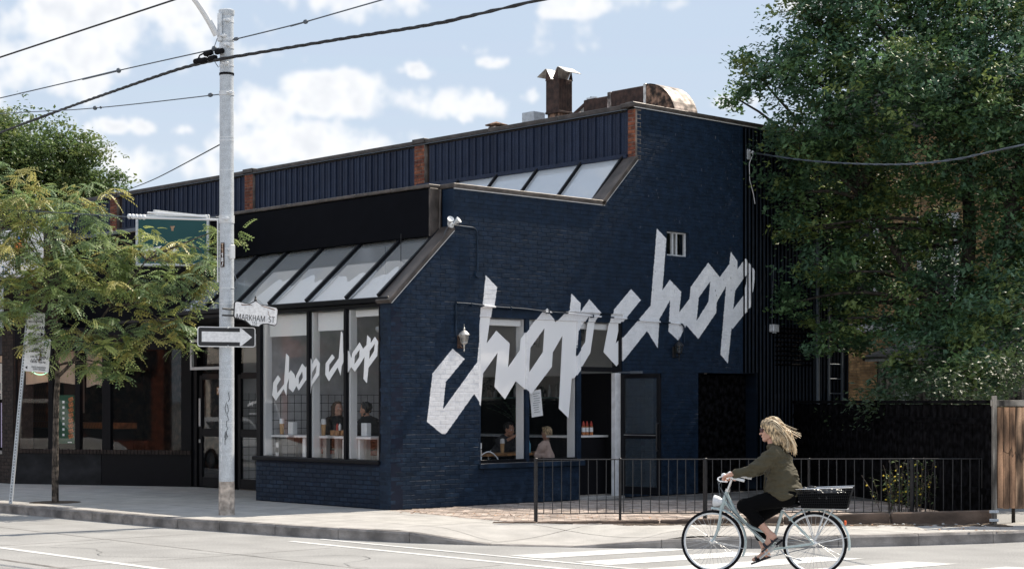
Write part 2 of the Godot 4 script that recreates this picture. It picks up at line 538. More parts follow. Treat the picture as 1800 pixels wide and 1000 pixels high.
func make_sky() -> Texture2D:
	var W := 4096
	var H := 2048
	var im := Image.create(W, H, false, Image.FORMAT_RGB8)
	var zen := Vector3(0.21, 0.335, 0.57)
	var mid := Vector3(0.46, 0.54, 0.64)
	var hor := Vector3(0.55, 0.61, 0.68)
	var rowc := []
	for y in H:
		var el := 90.0 - 180.0 * (y + 0.5) / H
		var c := Vector3(0.34, 0.335, 0.32)
		if el >= 0.0:
			c = hor.lerp(mid, smoothstep(0.0, 11.0, el)).lerp(zen, pow(clampf((el - 8.0) / 82.0, 0.0, 1.0), 0.75))
		rowc.append(c)
		im.fill_rect(Rect2i(0, y, W, 1), Color(c.x, c.y, c.z).linear_to_srgb())
	var n1 := FastNoiseLite.new()
	n1.noise_type = FastNoiseLite.TYPE_SIMPLEX_SMOOTH
	n1.seed = 11
	n1.frequency = 0.02
	n1.fractal_octaves = 6
	n1.fractal_gain = 0.55
	var nd := n1.get_image(W, H / 2, false, false, true)
	nd.convert(Image.FORMAT_L8)
	var nb := nd.get_data()
	# clouds: azimuth from the street corner's diagonal, elevation, half sizes (degrees), strength
	var cl := [[-13.5, 12.4, 6.4, 2.3, 1.15], [-17.0, 10.5, 3.5, 1.6, 0.7], [-2.5, 9.9, 3.0, 0.5, 0.35], [1.5, 11.9, 2.5, 0.6, 0.3], [-9.0, 12.5, 2.0, 1.2, 0.7], [-15.0, 11.3, 2.9, 1.1, 0.9], [-16.3, 8.4, 1.6, 1.4, 0.8], [-6.4, 13.2, 4.6, 1.0, 0.9], [-8.1, 11.5, 1.7, 0.8, 0.7], [-5.6, 10.0, 2.7, 0.85, 1.1], [-6.6, 10.5, 1.6, 0.6, 0.9],
		[-6.6, 8.5, 3.2, 0.9, 1.1], [-5.0, 8.7, 2.0, 0.55, 0.9], [-12.6, 7.7, 2.7, 0.85, 1.0], [-15.0, 7.6, 2.5, 1.2, 1.0], [-13.0, 9.0, 1.2, 0.42, 1.0], [-3.3, 11.0, 0.7, 0.28, 0.75], [-0.6, 11.3, 0.5, 0.28, 0.7],
		[0.4, 10.2, 0.5, 0.32, 0.75], [-0.7, 10.2, 0.36, 0.22, 0.65], [-1.9, 9.5, 0.6, 0.2, 0.6], [3.9, 13.2, 3.3, 0.6, 0.85], [2.0, 12.9, 1.3, 0.35, 0.7], [9.9, 12.9, 1.4, 0.7, 0.8], [-8.5, 9.7, 1.3, 0.9, 0.7], [7.4, 9.9, 1.0, 0.25, 0.6], [-10.9, 8.9, 0.5, 0.2, 0.7]]
	n1.seed = 12
	n1.frequency = 0.085
	var nd2 := n1.get_image(W, H / 2, false, false, true)
	nd2.convert(Image.FORMAT_L8)
	var nb2 := nd2.get_data()
	var r := RandomNumberGenerator.new()
	r.seed = 5
	for i in 420:  # unseen clouds outside the view, number raised to lift the fill light
		var az := r.randf_range(-180, 180)
		var el := 4.0 + 70.0 * pow(r.randf(), 1.7)
		if absf(az) < 19.0 and el < 15.5:
			continue
		var rx := r.randf_range(1.5, 6.5) * (1.0 + el / 45.0)
		cl.append([az, el, rx / cos(deg_to_rad(el)), rx * r.randf_range(0.28, 0.45), r.randf_range(0.8, 1.15)])
	var dens := PackedFloat32Array()
	dens.resize(W * H / 2)
	var hit := {}
	for c in cl:
		var cx: float = fposmod(c[0] - 46.86, 360.0) / 360.0 * W
		var cy: float = (90.0 - c[1]) / 180.0 * H
		var rx: float = c[2] / 360.0 * W
		var ry: float = c[3] / 360.0 * W
		var na := 1.7 if c[2] > 1.2 else 0.9
		var nc := 0.7 if c[2] > 1.2 else 1.9
		for y in range(maxi(0, int(cy - ry * 1.4)), mini(H / 2 - 1, int(cy + ry * 1.1)) + 1):
			var dy := (y - cy) / ry
			if dy > 0.0:
				dy *= 1.35
			for x in range(int(cx - rx * 1.35), int(cx + rx * 1.35) + 1):
				var dx := (x - cx) / rx
				var base := 1.0 - dx * dx - dy * dy
				if base < -0.75:
					continue
				var xi := posmod(x, W)
				var i := y * W + xi
				var v: float = base * 0.72 * c[4] + (nb[i] / 255.0 - 0.5) * na + (nb2[i] / 255.0 - 0.5) * nc
				if v > dens[i]:
					dens[i] = v
	for y in H / 2:
		var c0: Vector3 = rowc[y]
		for x in W:
			var v := dens[y * W + x]
			if v > 0.0:
				var a := smoothstep(0.0, 0.62, v)
				var body := Vector3(0.76, 0.765, 0.775).lerp(Vector3(0.62, 0.64, 0.675), clampf(smoothstep(0.5, 1.3, v) * 0.6 + (nb2[y * W + x] / 255.0 - 0.45) * 0.9, 0.0, 1.0))
				var k := c0.lerp(body, a * 0.94)
				im.set_pixel(x, y, Color(k.x, k.y, k.z).linear_to_srgb())
	return ImageTexture.create_from_image(im)


# ---------------------------------------------------------------- ground
func walk_h(x: float, z: float) -> float:
	var d := Vector2(x - 5.35, z - 1.9).length()
	return 0.15 - 0.137 * (1.0 - smoothstep(0.8, 2.1, d))


func slab_piece(m: MB, poly: PackedVector2Array, drop: float, depth: float) -> void:
	var idx := Geometry2D.triangulate_polygon(poly)
	for i in range(0, idx.size(), 3):
		var p := []
		for k in 3:
			var q := poly[idx[i + k]]
			p.append(Vector3(q.x, walk_h(q.x, q.y) - drop, q.y))
		m.flat(p[0], p[1], p[2], Vector3(p[0].x, -50, p[0].z))
	if depth <= 0.0:
		return
	var cen := Vector3()
	for q in poly:
		cen += Vector3(q.x, 0.1, q.y) / poly.size()
	for i in poly.size():
		var a := poly[i]
		var b := poly[(i + 1) % poly.size()]
		var ha := walk_h(a.x, a.y) - drop
		var hb := walk_h(b.x, b.y) - drop
		m.quada(Vector3(a.x, ha, a.y), Vector3(b.x, hb, b.y), Vector3(b.x, hb - depth, b.y), Vector3(a.x, ha - depth, a.y), cen)


func rect2(x0: float, z0: float, x1: float, z1: float) -> PackedVector2Array:
	return PackedVector2Array([Vector2(x0, z0), Vector2(x1, z0), Vector2(x1, z1), Vector2(x0, z1)])


func build_ground() -> void:
	var g := MB.new()
	g.quad(Vector3(-420, 0, -420), Vector3(420, 0, -420), Vector3(420, 0, 420), Vector3(-420, 0, 420), UPV)
	struct("road", g, M("asphalt"))
	var curve := Curve2D.new()
	var kp := [[-90, 3.8], [-14, 3.8], [-6, 3.75], [-1.2, 3.58], [0.14, 3.42], [2.4, 3.05], [4.13, 2.5], [5.5, 1.75], [6.54, 0.92], [7.4, -0.05], [8.13, -1.07], [8.7, -2.2], [9.2, -3.4], [9.5, -5], [9.6, -9], [9.6, -90]]
	for i in kp.size():
		var p := Vector2(kp[i][0], kp[i][1])
		var q0 := Vector2(kp[maxi(i - 1, 0)][0], kp[maxi(i - 1, 0)][1])
		var q1 := Vector2(kp[mini(i + 1, kp.size() - 1)][0], kp[mini(i + 1, kp.size() - 1)][1])
		var t := (q1 - q0).normalized()
		curve.add_point(p, -t * p.distance_to(q0) * 0.3, t * p.distance_to(q1) * 0.3)
	var L := curve.get_baked_length()
	var outer := PackedVector2Array()
	var inner := PackedVector2Array()
	var at := 0.0
	while at < L:
		var p := curve.sample_baked(at, true)
		var t := (curve.sample_baked(minf(at + 0.05, L), true) - curve.sample_baked(maxf(at - 0.05, 0), true)).normalized()
		outer.append(p)
		inner.append(p + Vector2(t.y, -t.x) * 0.16)
		at += 1.15 if at > 60.0 and at < L - 60.0 else 5.0
	var walk := Node3D.new()
	walk.name = "sidewalk"
	add_child(walk)
	walk.set_meta("kind", "structure")
	# kerb stones
	for i in outer.size() - 1:
		var a := outer[i]
		var b := outer[i + 1]
		var c := inner[i + 1]
		var d := inner[i]
		if (a.x < -26.0) or (a.y < -26.0):
			continue
		var gap := (b - a).normalized() * 0.004
		var m := MB.new()
		var cen := Vector3((a.x + c.x) / 2, 0.0, (a.y + c.y) / 2)
		var jit := rng.randf_range(-0.004, 0.004)
		var P := func(q: Vector2, dh: float) -> Vector3: return Vector3(q.x, walk_h(q.x, q.y) + dh + jit, q.y)
		var a2 := a + gap
		var b2 := b - gap
		var ac := a2.lerp(d, 0.14)
		var bc := b2.lerp(c, 0.14)
		m.quada(P.call(ac, 0.002), P.call(bc, 0.002), P.call(c - gap, 0.002), P.call(d + gap, 0.002), cen)
		m.quada(P.call(a2, -0.025), P.call(b2, -0.025), P.call(bc, 0.002), P.call(ac, 0.002), cen)
		m.quada(P.call(a2, -0.025), P.call(b2, -0.025), Vector3(b2.x, -0.05, b2.y), Vector3(a2.x, -0.05, a2.y), cen)
		m.quada(P.call(a2, -0.025), P.call(ac, 0.002), P.call(d + gap, 0.002), Vector3(a2.x, -0.05, a2.y), Vector3(b.x, 0, b.y))
		put("kerb_stone", m, M("kerb"), walk)
	# slabs
	var region := inner.duplicate()
	for q in [[8.3, -90], [8.3, -4.2], [5.3, -1.05], [4.3, 0.02], [3.75, 0.36], [3.1, 0.44], [0.02, 0.02], [-3.75, 0.02], [-3.75, -1.85], [-8.8, -1.85], [-12.4, 0.3], [-90, 0.3]]:
		region.append(Vector2(q[0], q[1]))
	var base := MB.new()
	var cm := ["concrete", "concrete", "concrete_b", "concrete_c", "concrete"]
	var x := -27.0
	while x < 10.0:
		var z := -25.05
		while z < 4.0:
			var cell := rect2(x, z, x + 1.5, z + 1.28)
			var near := Vector2(x + 0.75 - 5.35, z + 0.64 - 1.9).length() < 3.4
			for whole in Geometry2D.intersect_polygons(region, cell):
				if not near:
					slab_piece(base, whole, 0.016, 0.0)
			var m := MB.new()
			var n := 4 if near else 1
			for i in n:
				for j in n:
					var lo := Vector2(x + 1.5 * i / n + (0.007 if i == 0 else 0.0), z + 1.28 * j / n + (0.007 if j == 0 else 0.0))
					var hi := Vector2(x + 1.5 * (i + 1) / n - (0.007 if i == n - 1 else 0.0), z + 1.28 * (j + 1) / n - (0.007 if j == n - 1 else 0.0))
					for piece in Geometry2D.intersect_polygons(region, rect2(lo.x, lo.y, hi.x, hi.y)):
						slab_piece(m, piece, rng.randf_range(0, 0.002) if n == 1 else 0.0, 0.02 if n == 1 else 0.0)
			if m.V.size():
				put("slab", m, M(cm[rng.randi() % 5]), walk)
			z += 1.28
		x += 1.5
	put("slab_bed", base, M("joint"), walk)
	# far pavement on both sides, one sheet
	var far := MB.new()
	for piece in Geometry2D.intersect_polygons(region, rect2(-90, -2, -27, 4)):
		slab_piece(far, piece, 0.0, 0.1)
	for piece in Geometry2D.intersect_polygons(region, rect2(8, -90, 10, -25.05)):
		slab_piece(far, piece, 0.0, 0.1)
	for i in outer.size() - 1:
		if (outer[i].x < -26.0) or (outer[i].y < -26.0):
			var m4 := [outer[i], outer[i + 1], inner[i + 1], inner[i]]
			far.quada(Vector3(m4[0].x, 0.15, m4[0].y), Vector3(m4[1].x, 0.15, m4[1].y), Vector3(m4[2].x, 0.15, m4[2].y), Vector3(m4[3].x, 0.15, m4[3].y), Vector3(m4[0].x, -9, m4[0].y))
			far.quada(Vector3(m4[0].x, 0.15, m4[0].y), Vector3(m4[1].x, 0.15, m4[1].y), Vector3(m4[1].x, 0, m4[1].y), Vector3(m4[0].x, 0, m4[0].y), Vector3(m4[2].x, 0, m4[2].y))
	struct("far_sidewalk", far, M("concrete"))
	# road markings, sheets 4 mm up
	var mk := MB.new()
	var strip := func(m: MB, x0: float, z0: float, x1: float, z1: float, y: float) -> void:
		m.quad(Vector3(x0, y, z0), Vector3(x1, y, z0), Vector3(x1, y, z1), Vector3(x0, y, z1), UPV)
	strip.call(mk, 2.4, 3.62, 19.0, 3.74, 0.004)
	mk.quad(Vector3(2.4, 0.005, 3.14), Vector3(9.2, 0.005, 3.06), Vector3(9.2, 0.005, 3.16), Vector3(2.4, 0.005, 3.24), UPV)
	strip.call(mk, -40, 6.94, 30, 7.06, 0.004)
	struct("lane_marking", mk, M("paint_road"))
	var zb := Node3D.new()
	zb.name = "crosswalk_marking"
	add_child(zb)
	zb.set_meta("kind", "structure")
	for k in 8:
		var m := MB.new()
		var x0 := 5.98 + k * 1.12
		m.quad(Vector3(x0 + 0.42, 0.0042, 0.85 - k * 0.25), Vector3(x0 + 0.98, 0.0042, 0.7 - k * 0.25), Vector3(x0 + 0.56, 0.0042, 3.0), Vector3(x0, 0.0042, 3.0), UPV)
		put("bar", m, M("paint_road"), zb)
	var rail := MB.new()
	strip.call(rail, -60, 7.72, 60, 7.79, 0.003)
	strip.call(rail, -60, 9.2, 60, 9.27, 0.003)
	struct("streetcar_rail_groove", rail, M("kerb"))
	# worn joints of the concrete road
	var jt := MB.new()
	for k in 26:
		strip.call(jt, -38.0 + k * 3.2, 3.9, -38.0 + k * 3.2 + 0.016, 30, 0.0025)
	strip.call(jt, -60, 5.32, 60, 5.338, 0.0026)
	struct("road_joint", jt, M("kerb"))
	# sealed cracks wandering over the road, and old oil drips
	var ck := MB.new()
	for k in 5:
		var p := Vector2(rng.randf_range(-6, 14), rng.randf_range(3.9, 9.0))
		var dr := rng.randf() * TAU
		for i in 26:
			var q := p + Vector2(cos(dr), sin(dr)) * rng.randf_range(0.08, 0.22)
			var w := Vector2(-sin(dr), cos(dr)) * rng.randf_range(0.003, 0.008)
			ck.quad(Vector3(p.x + w.x, 0.0062, p.y + w.y), Vector3(q.x + w.x, 0.0062, q.y + w.y), Vector3(q.x - w.x, 0.0062, q.y - w.y), Vector3(p.x - w.x, 0.0062, p.y - w.y), UPV)
			p = q
			dr += rng.randfn(0, 0.35)
	for k in 0:
		var o := Vector3(rng.randf_range(-6, 13), 0.0055, rng.randf_range(4.0, 9.0))
		var rr := rng.randf_range(0.02, 0.10)
		for i in 9:
			var a0 := TAU * i / 9
			var a1 := TAU * (i + 1) / 9
			ck.flat(o, o + Vector3(cos(a0), 0, sin(a0)) * rr, o + Vector3(cos(a1), 0, sin(a1)) * rr, o - UPV)
	var cs := struct("road_cracks", ck, mat("tar", Color(0.20, 0.20, 0.197), 0.9, 0, "blotch", 2.0))
	cs.set_meta("kind", "stuff")
	# patio of brick pavers
	var pat := PackedVector2Array([Vector2(0.02, 0.0), Vector2(3.1, 0.42), Vector2(3.62, 0.34), Vector2(4.22, -0.02), Vector2(5.2, -1.1), Vector2(7.9, -4.0), Vector2(7.95, -4.6), Vector2(0.02, -12.2)])
	var bed := MB.new()
	bed.prism(pat, -0.138, 0.0, Transform3D(Basis(Vector3(1, 0, 0), Vector3(0, 0, 1), Vector3(0, -1, 0)), Vector3.ZERO))
	var patio := struct("patio", bed, M("joint"))
	var pm := [MB.new(), MB.new(), MB.new()]
	var dir := Vector2(0.7, -0.714)
	var nor := Vector2(0.714, 0.7)
	for i in range(-8, 60):
		for j in range(-26, 62):
			var c := dir * (i * 0.212 + (0.106 if j % 2 else 0.0)) + nor * (j * 0.106)
			if not Geometry2D.is_point_in_polygon(c, pat) or c.x < 0.12 or c.y < -10.0:
				continue
			var h := 0.150 + rng.randf_range(-0.003, 0.004)
			pm[rng.randi() % 3].obox(Transform3D(Basis(Vector3(dir.x, 0, dir.y), UPV, Vector3(-dir.y, 0, dir.x)), Vector3(c.x, h - 0.02, c.y)), Vector3(0.204, 0.04, 0.098))
	for i in 3:
		stuff("paver", pm[i], M(["paver", "paver_b", "paver_c"][i]), patio)
	# soil strip between timbers and pavement, with litter
	var so := MB.new()
	for k in 150:
		var t := rng.randf()
		var p := Vector2(4.6, -0.35).lerp(Vector2(8.35, -4.3), t) + nor * rng.randf_range(0.0, 0.22 + 0.2 * t)
		var s := rng.randf_range(0.03, 0.13)
		so.ball(Vector3(p.x, 0.148, p.y), Vector3(s, s * rng.randf_range(0.1, 0.25), s), 7)
	var dirt := struct("dirt_strip", so, M("soil"))
	dirt.set_meta("kind", "stuff")
	var leaves := MB.new()
	for k in 320:
		var t := rng.randf()
		var p := Vector2(0.4, 0.15).lerp(Vector2(8.8, -3.8), t) + nor * rng.randf_range(-0.25, 0.9) * (0.4 + t)
		var y := walk_h(p.x, p.y) + 0.006
		var a := rng.randf() * TAU
		var s := rng.randf_range(0.012, 0.032)
		var u := Vector3(cos(a), rng.randf_range(-0.2, 0.3), sin(a)) * s
		var w := Vector3(-sin(a), rng.randf_range(-0.1, 0.3), cos(a)) * s * 0.6
		var o := Vector3(p.x, y + 0.004, p.y)
		leaves.flat(o - u, o + w, o + u, o - UPV)
		leaves.flat(o - u, o + u, o - w, o - UPV)
	stuff("fallen_leaves", leaves, M("cedar_b"))
	tag(get_node("fallen_leaves"), "scattered dry fallen leaves on the pavement by the patio edge", "leaves")


# ---------------------------------------------------------------- restaurant on the corner
const SIDE := Transform3D(Basis(Vector3(0, 0, -1), Vector3(0, 1, 0), Vector3(1, 0, 0)), Vector3.ZERO)
const MS := 0.0
const MY := 0.1
const MW := 9.6
const MH := 7.2


func pts(a: Array) -> PackedVector2Array:
	var p := PackedVector2Array()
	for i in range(0, a.size(), 2):
		p.append(Vector2(a[i], a[i + 1]))
	return p


func neg(p: PackedVector2Array) -> PackedVector2Array:
	var q := PackedVector2Array()
	for v in p:
		q.append(Vector2(-v.x, v.y))
	return q


func mural() -> Array:
	# outlines of the painted lettering on the side wall, (distance from the corner, height), with their counters
	var a := neg(pts([-1.31, 2.75, -0.88, 2.34, -0.76, 1.55, -1.13, 1.32, -1.79, 2.01, -1.99, 1.78, -2.05, 2.36, -2.38, 2.71, -2.31, 2.13, -2.55, 1.92, -2.80, 2.23, -3.17, 2.01, -3.67, 2.49, -3.69, 2.74, -3.93, 3.04, -3.84, 1.76, -4.08, 1.59, -4.16, 2.29, -4.23, 2.30, -4.42, 2.50, -4.63, 2.75, -4.75, 3.33, -4.87, 3.45, -4.54, 3.70, -4.31, 3.46, -4.32, 3.62, -4.09, 3.78, -4.05, 3.49, -3.76, 3.27, -3.49, 3.50, -2.92, 2.96, -2.90, 2.76, -2.62, 2.46, -2.66, 2.87, -2.35, 3.08, -2.13, 2.86, -2.31, 3.81, -2.05, 4.00, -1.86, 2.54, -1.10, 1.75, -1.16, 2.20, -1.58, 2.59]))
	var b := neg(pts([-5.63, 3.93, -5.18, 3.54, -4.97, 2.77, -5.31, 2.52, -6.06, 3.18, -6.35, 2.87, -6.40, 3.41, -6.70, 3.78, -6.65, 3.19, -6.93, 3.02, -7.15, 3.32, -7.50, 3.07, -8.02, 3.58, -8.04, 3.79, -8.32, 4.11, -8.15, 2.79, -8.37, 2.62, -8.48, 3.31, -8.52, 3.29, -9.07, 3.75, -9.20, 4.44, -8.90, 4.67, -8.66, 4.45, -8.66, 4.61, -8.46, 4.78, -8.42, 4.54, -8.13, 4.27, -7.79, 4.53, -7.28, 4.04, -7.25, 3.82, -6.95, 3.55, -7.01, 3.94, -6.69, 4.15, -6.48, 3.94, -6.59, 4.91, -6.33, 5.08, -6.16, 3.65, -5.29, 2.93, -5.40, 3.31, -5.89, 3.74]))
	return [[a, [neg(pts([-3.49, 3.16, -3.15, 2.81, -3.11, 2.37, -3.45, 2.74])), neg(pts([-4.58, 3.40, -4.30, 3.12, -4.26, 2.67, -4.50, 2.94]))]],
		[b, [neg(pts([-7.85, 4.18, -7.51, 3.85, -7.45, 3.41, -7.80, 3.79])), neg(pts([-8.94, 4.37, -8.59, 4.03, -8.53, 3.67, -8.87, 3.97]))]]]


func window_word() -> Array:
	var a := pts([-3.15, 2.34, -3.29, 2.21, -3.32, 1.99, -3.21, 1.90, -2.98, 2.10, -2.90, 1.98, -2.88, 2.18, -2.82, 2.29, -2.83, 2.11, -2.71, 2.04, -2.61, 2.15, -2.54, 2.07, -2.35, 2.23, -2.30, 2.26, -2.31, 1.98, -2.22, 1.88, -2.18, 2.14, -1.96, 2.33, -1.94, 2.52, -2.05, 2.62, -2.17, 2.51, -2.16, 2.57, -2.23, 2.64, -2.23, 2.53, -2.35, 2.46, -2.44, 2.53, -2.62, 2.32, -2.63, 2.27, -2.67, 2.35, -2.77, 2.42, -2.83, 2.37, -2.82, 2.65, -2.91, 2.71, -2.97, 2.18, -3.17, 2.03, -3.18, 2.16, -3.07, 2.27])
	var b := pts([-1.60, 2.67, -1.78, 2.52, -1.79, 2.33, -1.69, 2.22, -1.45, 2.45, -1.37, 2.31, -1.34, 2.47, -1.26, 2.58, -1.28, 2.43, -1.18, 2.35, -1.08, 2.45, -0.99, 2.37, -0.82, 2.52, -0.73, 2.61, -0.76, 2.25, -0.67, 2.18, -0.63, 2.43, -0.40, 2.62, -0.38, 2.85, -0.46, 2.93, -0.57, 2.83, -0.57, 2.90, -0.66, 2.96, -0.68, 2.80, -0.77, 2.74, -0.86, 2.85, -1.06, 2.67, -1.08, 2.59, -1.14, 2.71, -1.25, 2.74, -1.30, 2.67, -1.31, 3.00, -1.36, 3.05, -1.42, 2.60, -1.69, 2.37, -1.68, 2.50, -1.53, 2.61])
	return [[a, [pts([-2.44, 2.40, -2.54, 2.29, -2.54, 2.17, -2.42, 2.29]), pts([-2.03, 2.50, -2.16, 2.37, -2.18, 2.23, -2.05, 2.37])]],
		[b, [pts([-0.86, 2.73, -0.99, 2.63, -1.00, 2.49, -0.87, 2.61]), pts([-0.46, 2.82, -0.60, 2.70, -0.61, 2.57, -0.48, 2.70])]]]


# the word cut to a rectangle, as simple polygons
func word_pieces(word: Array, x0: float, y0: float, x1: float, y1: float) -> Array:
	var out := []
	for w in word:
		var cuts := [x0]
		for h in w[1]:
			var m := 0.0
			for q in h:
				m += q.x / h.size()
			if m > x0 and m < x1:
				cuts.append(m)
		cuts.append(x1)
		cuts.sort()
		for i in cuts.size() - 1:
			for piece in Geometry2D.intersect_polygons(w[0], rect2(cuts[i], y0, cuts[i + 1], y1)):
				var rest := [piece]
				for h in w[1]:
					var nxt := []
					for r in rest:
						nxt.append_array(Geometry2D.clip_polygons(r, h))
					rest = nxt
				out.append_array(rest)
	return out


func mural_texture() -> Texture2D:
	var W := 2048
	var H := int(W * MH / MW)
	var f := FastNoiseLite.new()
	f.seed = 3
	f.frequency = 0.02
	f.fractal_octaves = 5
	var n1 := f.get_image(W, H, false, false, true)
	n1.convert(Image.FORMAT_L8)
	var d1 := n1.get_data()
	f.seed = 9
	f.frequency = 0.09
	var n2 := f.get_image(W, H, false, false, true)
	n2.convert(Image.FORMAT_L8)
	var d2 := n2.get_data()
	var out := PackedByteArray()
	out.resize(W * H * 3)
	for i in W * H:
		var k := 0.72 + 0.36 * d1[i] / 255.0 + 0.22 * (d2[i] / 255.0 - 0.5)
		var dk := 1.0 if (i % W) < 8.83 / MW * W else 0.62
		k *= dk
		out[i * 3] = int(30 * k)
		out[i * 3 + 1] = int(46 * k)
		out[i * 3 + 2] = int(66 * k)
	# letters, row by row
	for w in mural():
		var polys: Array = [w[0]]
		polys.append_array(w[1])
		for y in H:
			var wy := MY + MH * (1.0 - (y + 0.5) / H)
			var xs := []
			for p in polys:
				for i in p.size():
					var a: Vector2 = p[i]
					var b: Vector2 = p[(i + 1) % p.size()]
					if (a.y > wy) != (b.y > wy):
						xs.append(a.x + (b.x - a.x) * (wy - a.y) / (b.y - a.y))
			xs.sort()
			for j in range(0, xs.size() - 1, 2):
				var i0 := clampi(int((xs[j] - MS) / MW * W + (d2[(y * W + 7) % (W * H)] - 128) * 0.012), 0, W - 1)
				var i1 := clampi(int((xs[j + 1] - MS) / MW * W + (d2[(y * W + 99) % (W * H)] - 128) * 0.012), 0, W - 1)
				for x in range(i0, i1 + 1):
					var q := y * W + x
					var k := 0.93 + 0.07 * d1[q] / 255.0 + 0.06 * (d2[q] / 255.0 - 0.5)
					out[q * 3] = int(243 * k)
					out[q * 3 + 1] = int(244 * k)
					out[q * 3 + 2] = int(247 * k)
	# dust splashed up from the pavement, and runs of old paint
	var r := RandomNumberGenerator.new()
	r.seed = 21
	for y in range(int(H * (1.0 - 0.75 / MH)), H):
		var t := 1.0 - (H - y) / (0.75 / MH * H)
		for x in W:
			var i := y * W + x
			var k := t * t * clampf(d1[i] / 255.0 * 1.5 - 0.25, 0.0, 1.0) * 26.0
			out[i * 3] = mini(255, out[i * 3] + int(k))
			out[i * 3 + 1] = mini(255, out[i * 3 + 1] + int(k * 0.9))
			out[i * 3 + 2] = mini(255, out[i * 3 + 2] + int(k * 0.75))
	for n in 90:
		var x0 := r.randi_range(0, W - 4)
		var y0 := r.randi_range(int(H * 0.2), H - 10)
		var len := r.randi_range(30, 200)
		var wd := r.randi_range(1, 3)
		var amt := r.randi_range(-7, 9)
		for y in range(y0, mini(H, y0 + len)):
			for x in range(x0, x0 + wd):
				var i := (y * W + x) * 3
				for c in 3:
					out[i + c] = clampi(out[i + c] + amt * (y0 + len - y) / len, 0, 255)
	var im := Image.create_from_data(W, H, false, Image.FORMAT_RGB8, out)
	# sun glints on brick edges, painted as pale specks high on the wall
	for i in 120:
		var s := 5.4 + 3.4 * r.randf()
		var y := 3.9 + 3.2 * r.randf()
		if r.randf() < 0.75:
			s = [6.25, 6.9, 7.6, 8.15, 8.5][r.randi() % 5] + r.randfn(0, 0.10)
		var v := r.randi_range(60, 120)
		im.fill_rect(Rect2i(int((s - MS) / MW * W), int((1.0 - (y - MY) / MH) * H), r.randi_range(1, 3), r.randi_range(2, 12)), Color8(v, v, v + 8))
	return ImageTexture.create_from_image(im)


# rectangles (x0, y0, x1, y1) cut from an outline
func pierced(outline: PackedVector2Array, holes: Array) -> Array:
	var cuts := [-1e3, 1e3]
	for h in holes:
		cuts.append(h[0])
		cuts.append(h[2])
	cuts.sort()
	var out := []
	for i in cuts.size() - 1:
		if cuts[i + 1] - cuts[i] < 1e-4:
			continue
		var rest: Array = Geometry2D.intersect_polygons(outline, rect2(cuts[i], -1e3, cuts[i + 1], 1e3))
		for h in holes:
			if h[0] <= cuts[i] + 1e-4 and h[2] >= cuts[i + 1] - 1e-4:
				var nxt := []
				for r in rest:
					nxt.append_array(Geometry2D.clip_polygons(r, rect2(h[0] - 0.01, h[1], h[2] + 0.01, h[3])))
				rest = nxt
		out.append_array(rest)
	return out


func brick_shape(m: MB, xf: Transform3D, x0: float, y0: float, x1: float, y1: float, proud: float, tilt := 1.0) -> void:
	var e := 0.0035
	var p := []
	for q in [[x0, y0, 1, 1], [x1, y0, -1, 1], [x1, y1, -1, -1], [x0, y1, 1, -1]]:
		p.append([xf * Vector3(q[0], q[1], -0.0055), xf * Vector3(q[0] + e * q[2], q[1] + e * q[3], proud + rng.randf_range(-0.0009, 0.0009) * tilt)])
	var c := xf * Vector3((x0 + x1) / 2, (y0 + y1) / 2, -0.05)
	m.quada(p[0][1], p[1][1], p[2][1], p[3][1], c)
	for i in 4:
		var j := (i + 1) % 4
		m.quada(p[i][0], p[j][0], p[j][1], p[i][1], c)


# courses of brick over an outline: returns [x0, y0, x1, y1] of every brick
func courses(outline: PackedVector2Array, holes: Array, h := 0.065, joint := 0.010, length := 0.2) -> Array:
	var lo := Vector2(1e3, 1e3)
	var hi := -lo
	for p in outline:
		lo = lo.min(p)
		hi = hi.max(p)
	var out := []
	var row := 0
	var y := lo.y + joint
	while y + h <= hi.y + 0.03:
		var ym := y + h / 2
		var xs := []
		for i in outline.size():
			var a := outline[i]
			var b := outline[(i + 1) % outline.size()]
			if (a.y > ym) != (b.y > ym):
				xs.append(a.x + (b.x - a.x) * (ym - a.y) / (b.y - a.y))
		xs.sort()
		var spans := []
		for j in range(0, xs.size() - 1, 2):
			spans.append([xs[j], xs[j + 1]])
		for o in holes:
			if o[1] < y + h - 0.01 and o[3] > y + 0.01:
				var nxt := []
				for s in spans:
					if o[2] <= s[0] or o[0] >= s[1]:
						nxt.append(s)
						continue
					if o[0] > s[0]:
						nxt.append([s[0], o[0]])
					if o[2] < s[1]:
						nxt.append([o[2], s[1]])
				spans = nxt
		for s in spans:
			var x: float = floor((s[0] - lo.x) / (length + joint)) * (length + joint) + lo.x - (length / 2 if row % 2 else 0.0)
			while x < s[1]:
				var a: float = maxf(x, s[0] + 0.003)
				var b: float = minf(x + length, s[1] - 0.003)
				if b - a > 0.012:
					out.append([a, y, b, minf(y + h, hi.y)])
				x += length + joint
		y += h + joint
		row += 1
	return out


func pane_quad(nm: String, a: Vector3, b: Vector3, c: Vector3, d: Vector3, mt: String, parent: Node3D) -> MeshInstance3D:
	var m := MB.new()
	m.quad(a, b, c, d, (b - a).cross(d - a).normalized())
	return put(nm, m, M(mt), parent)


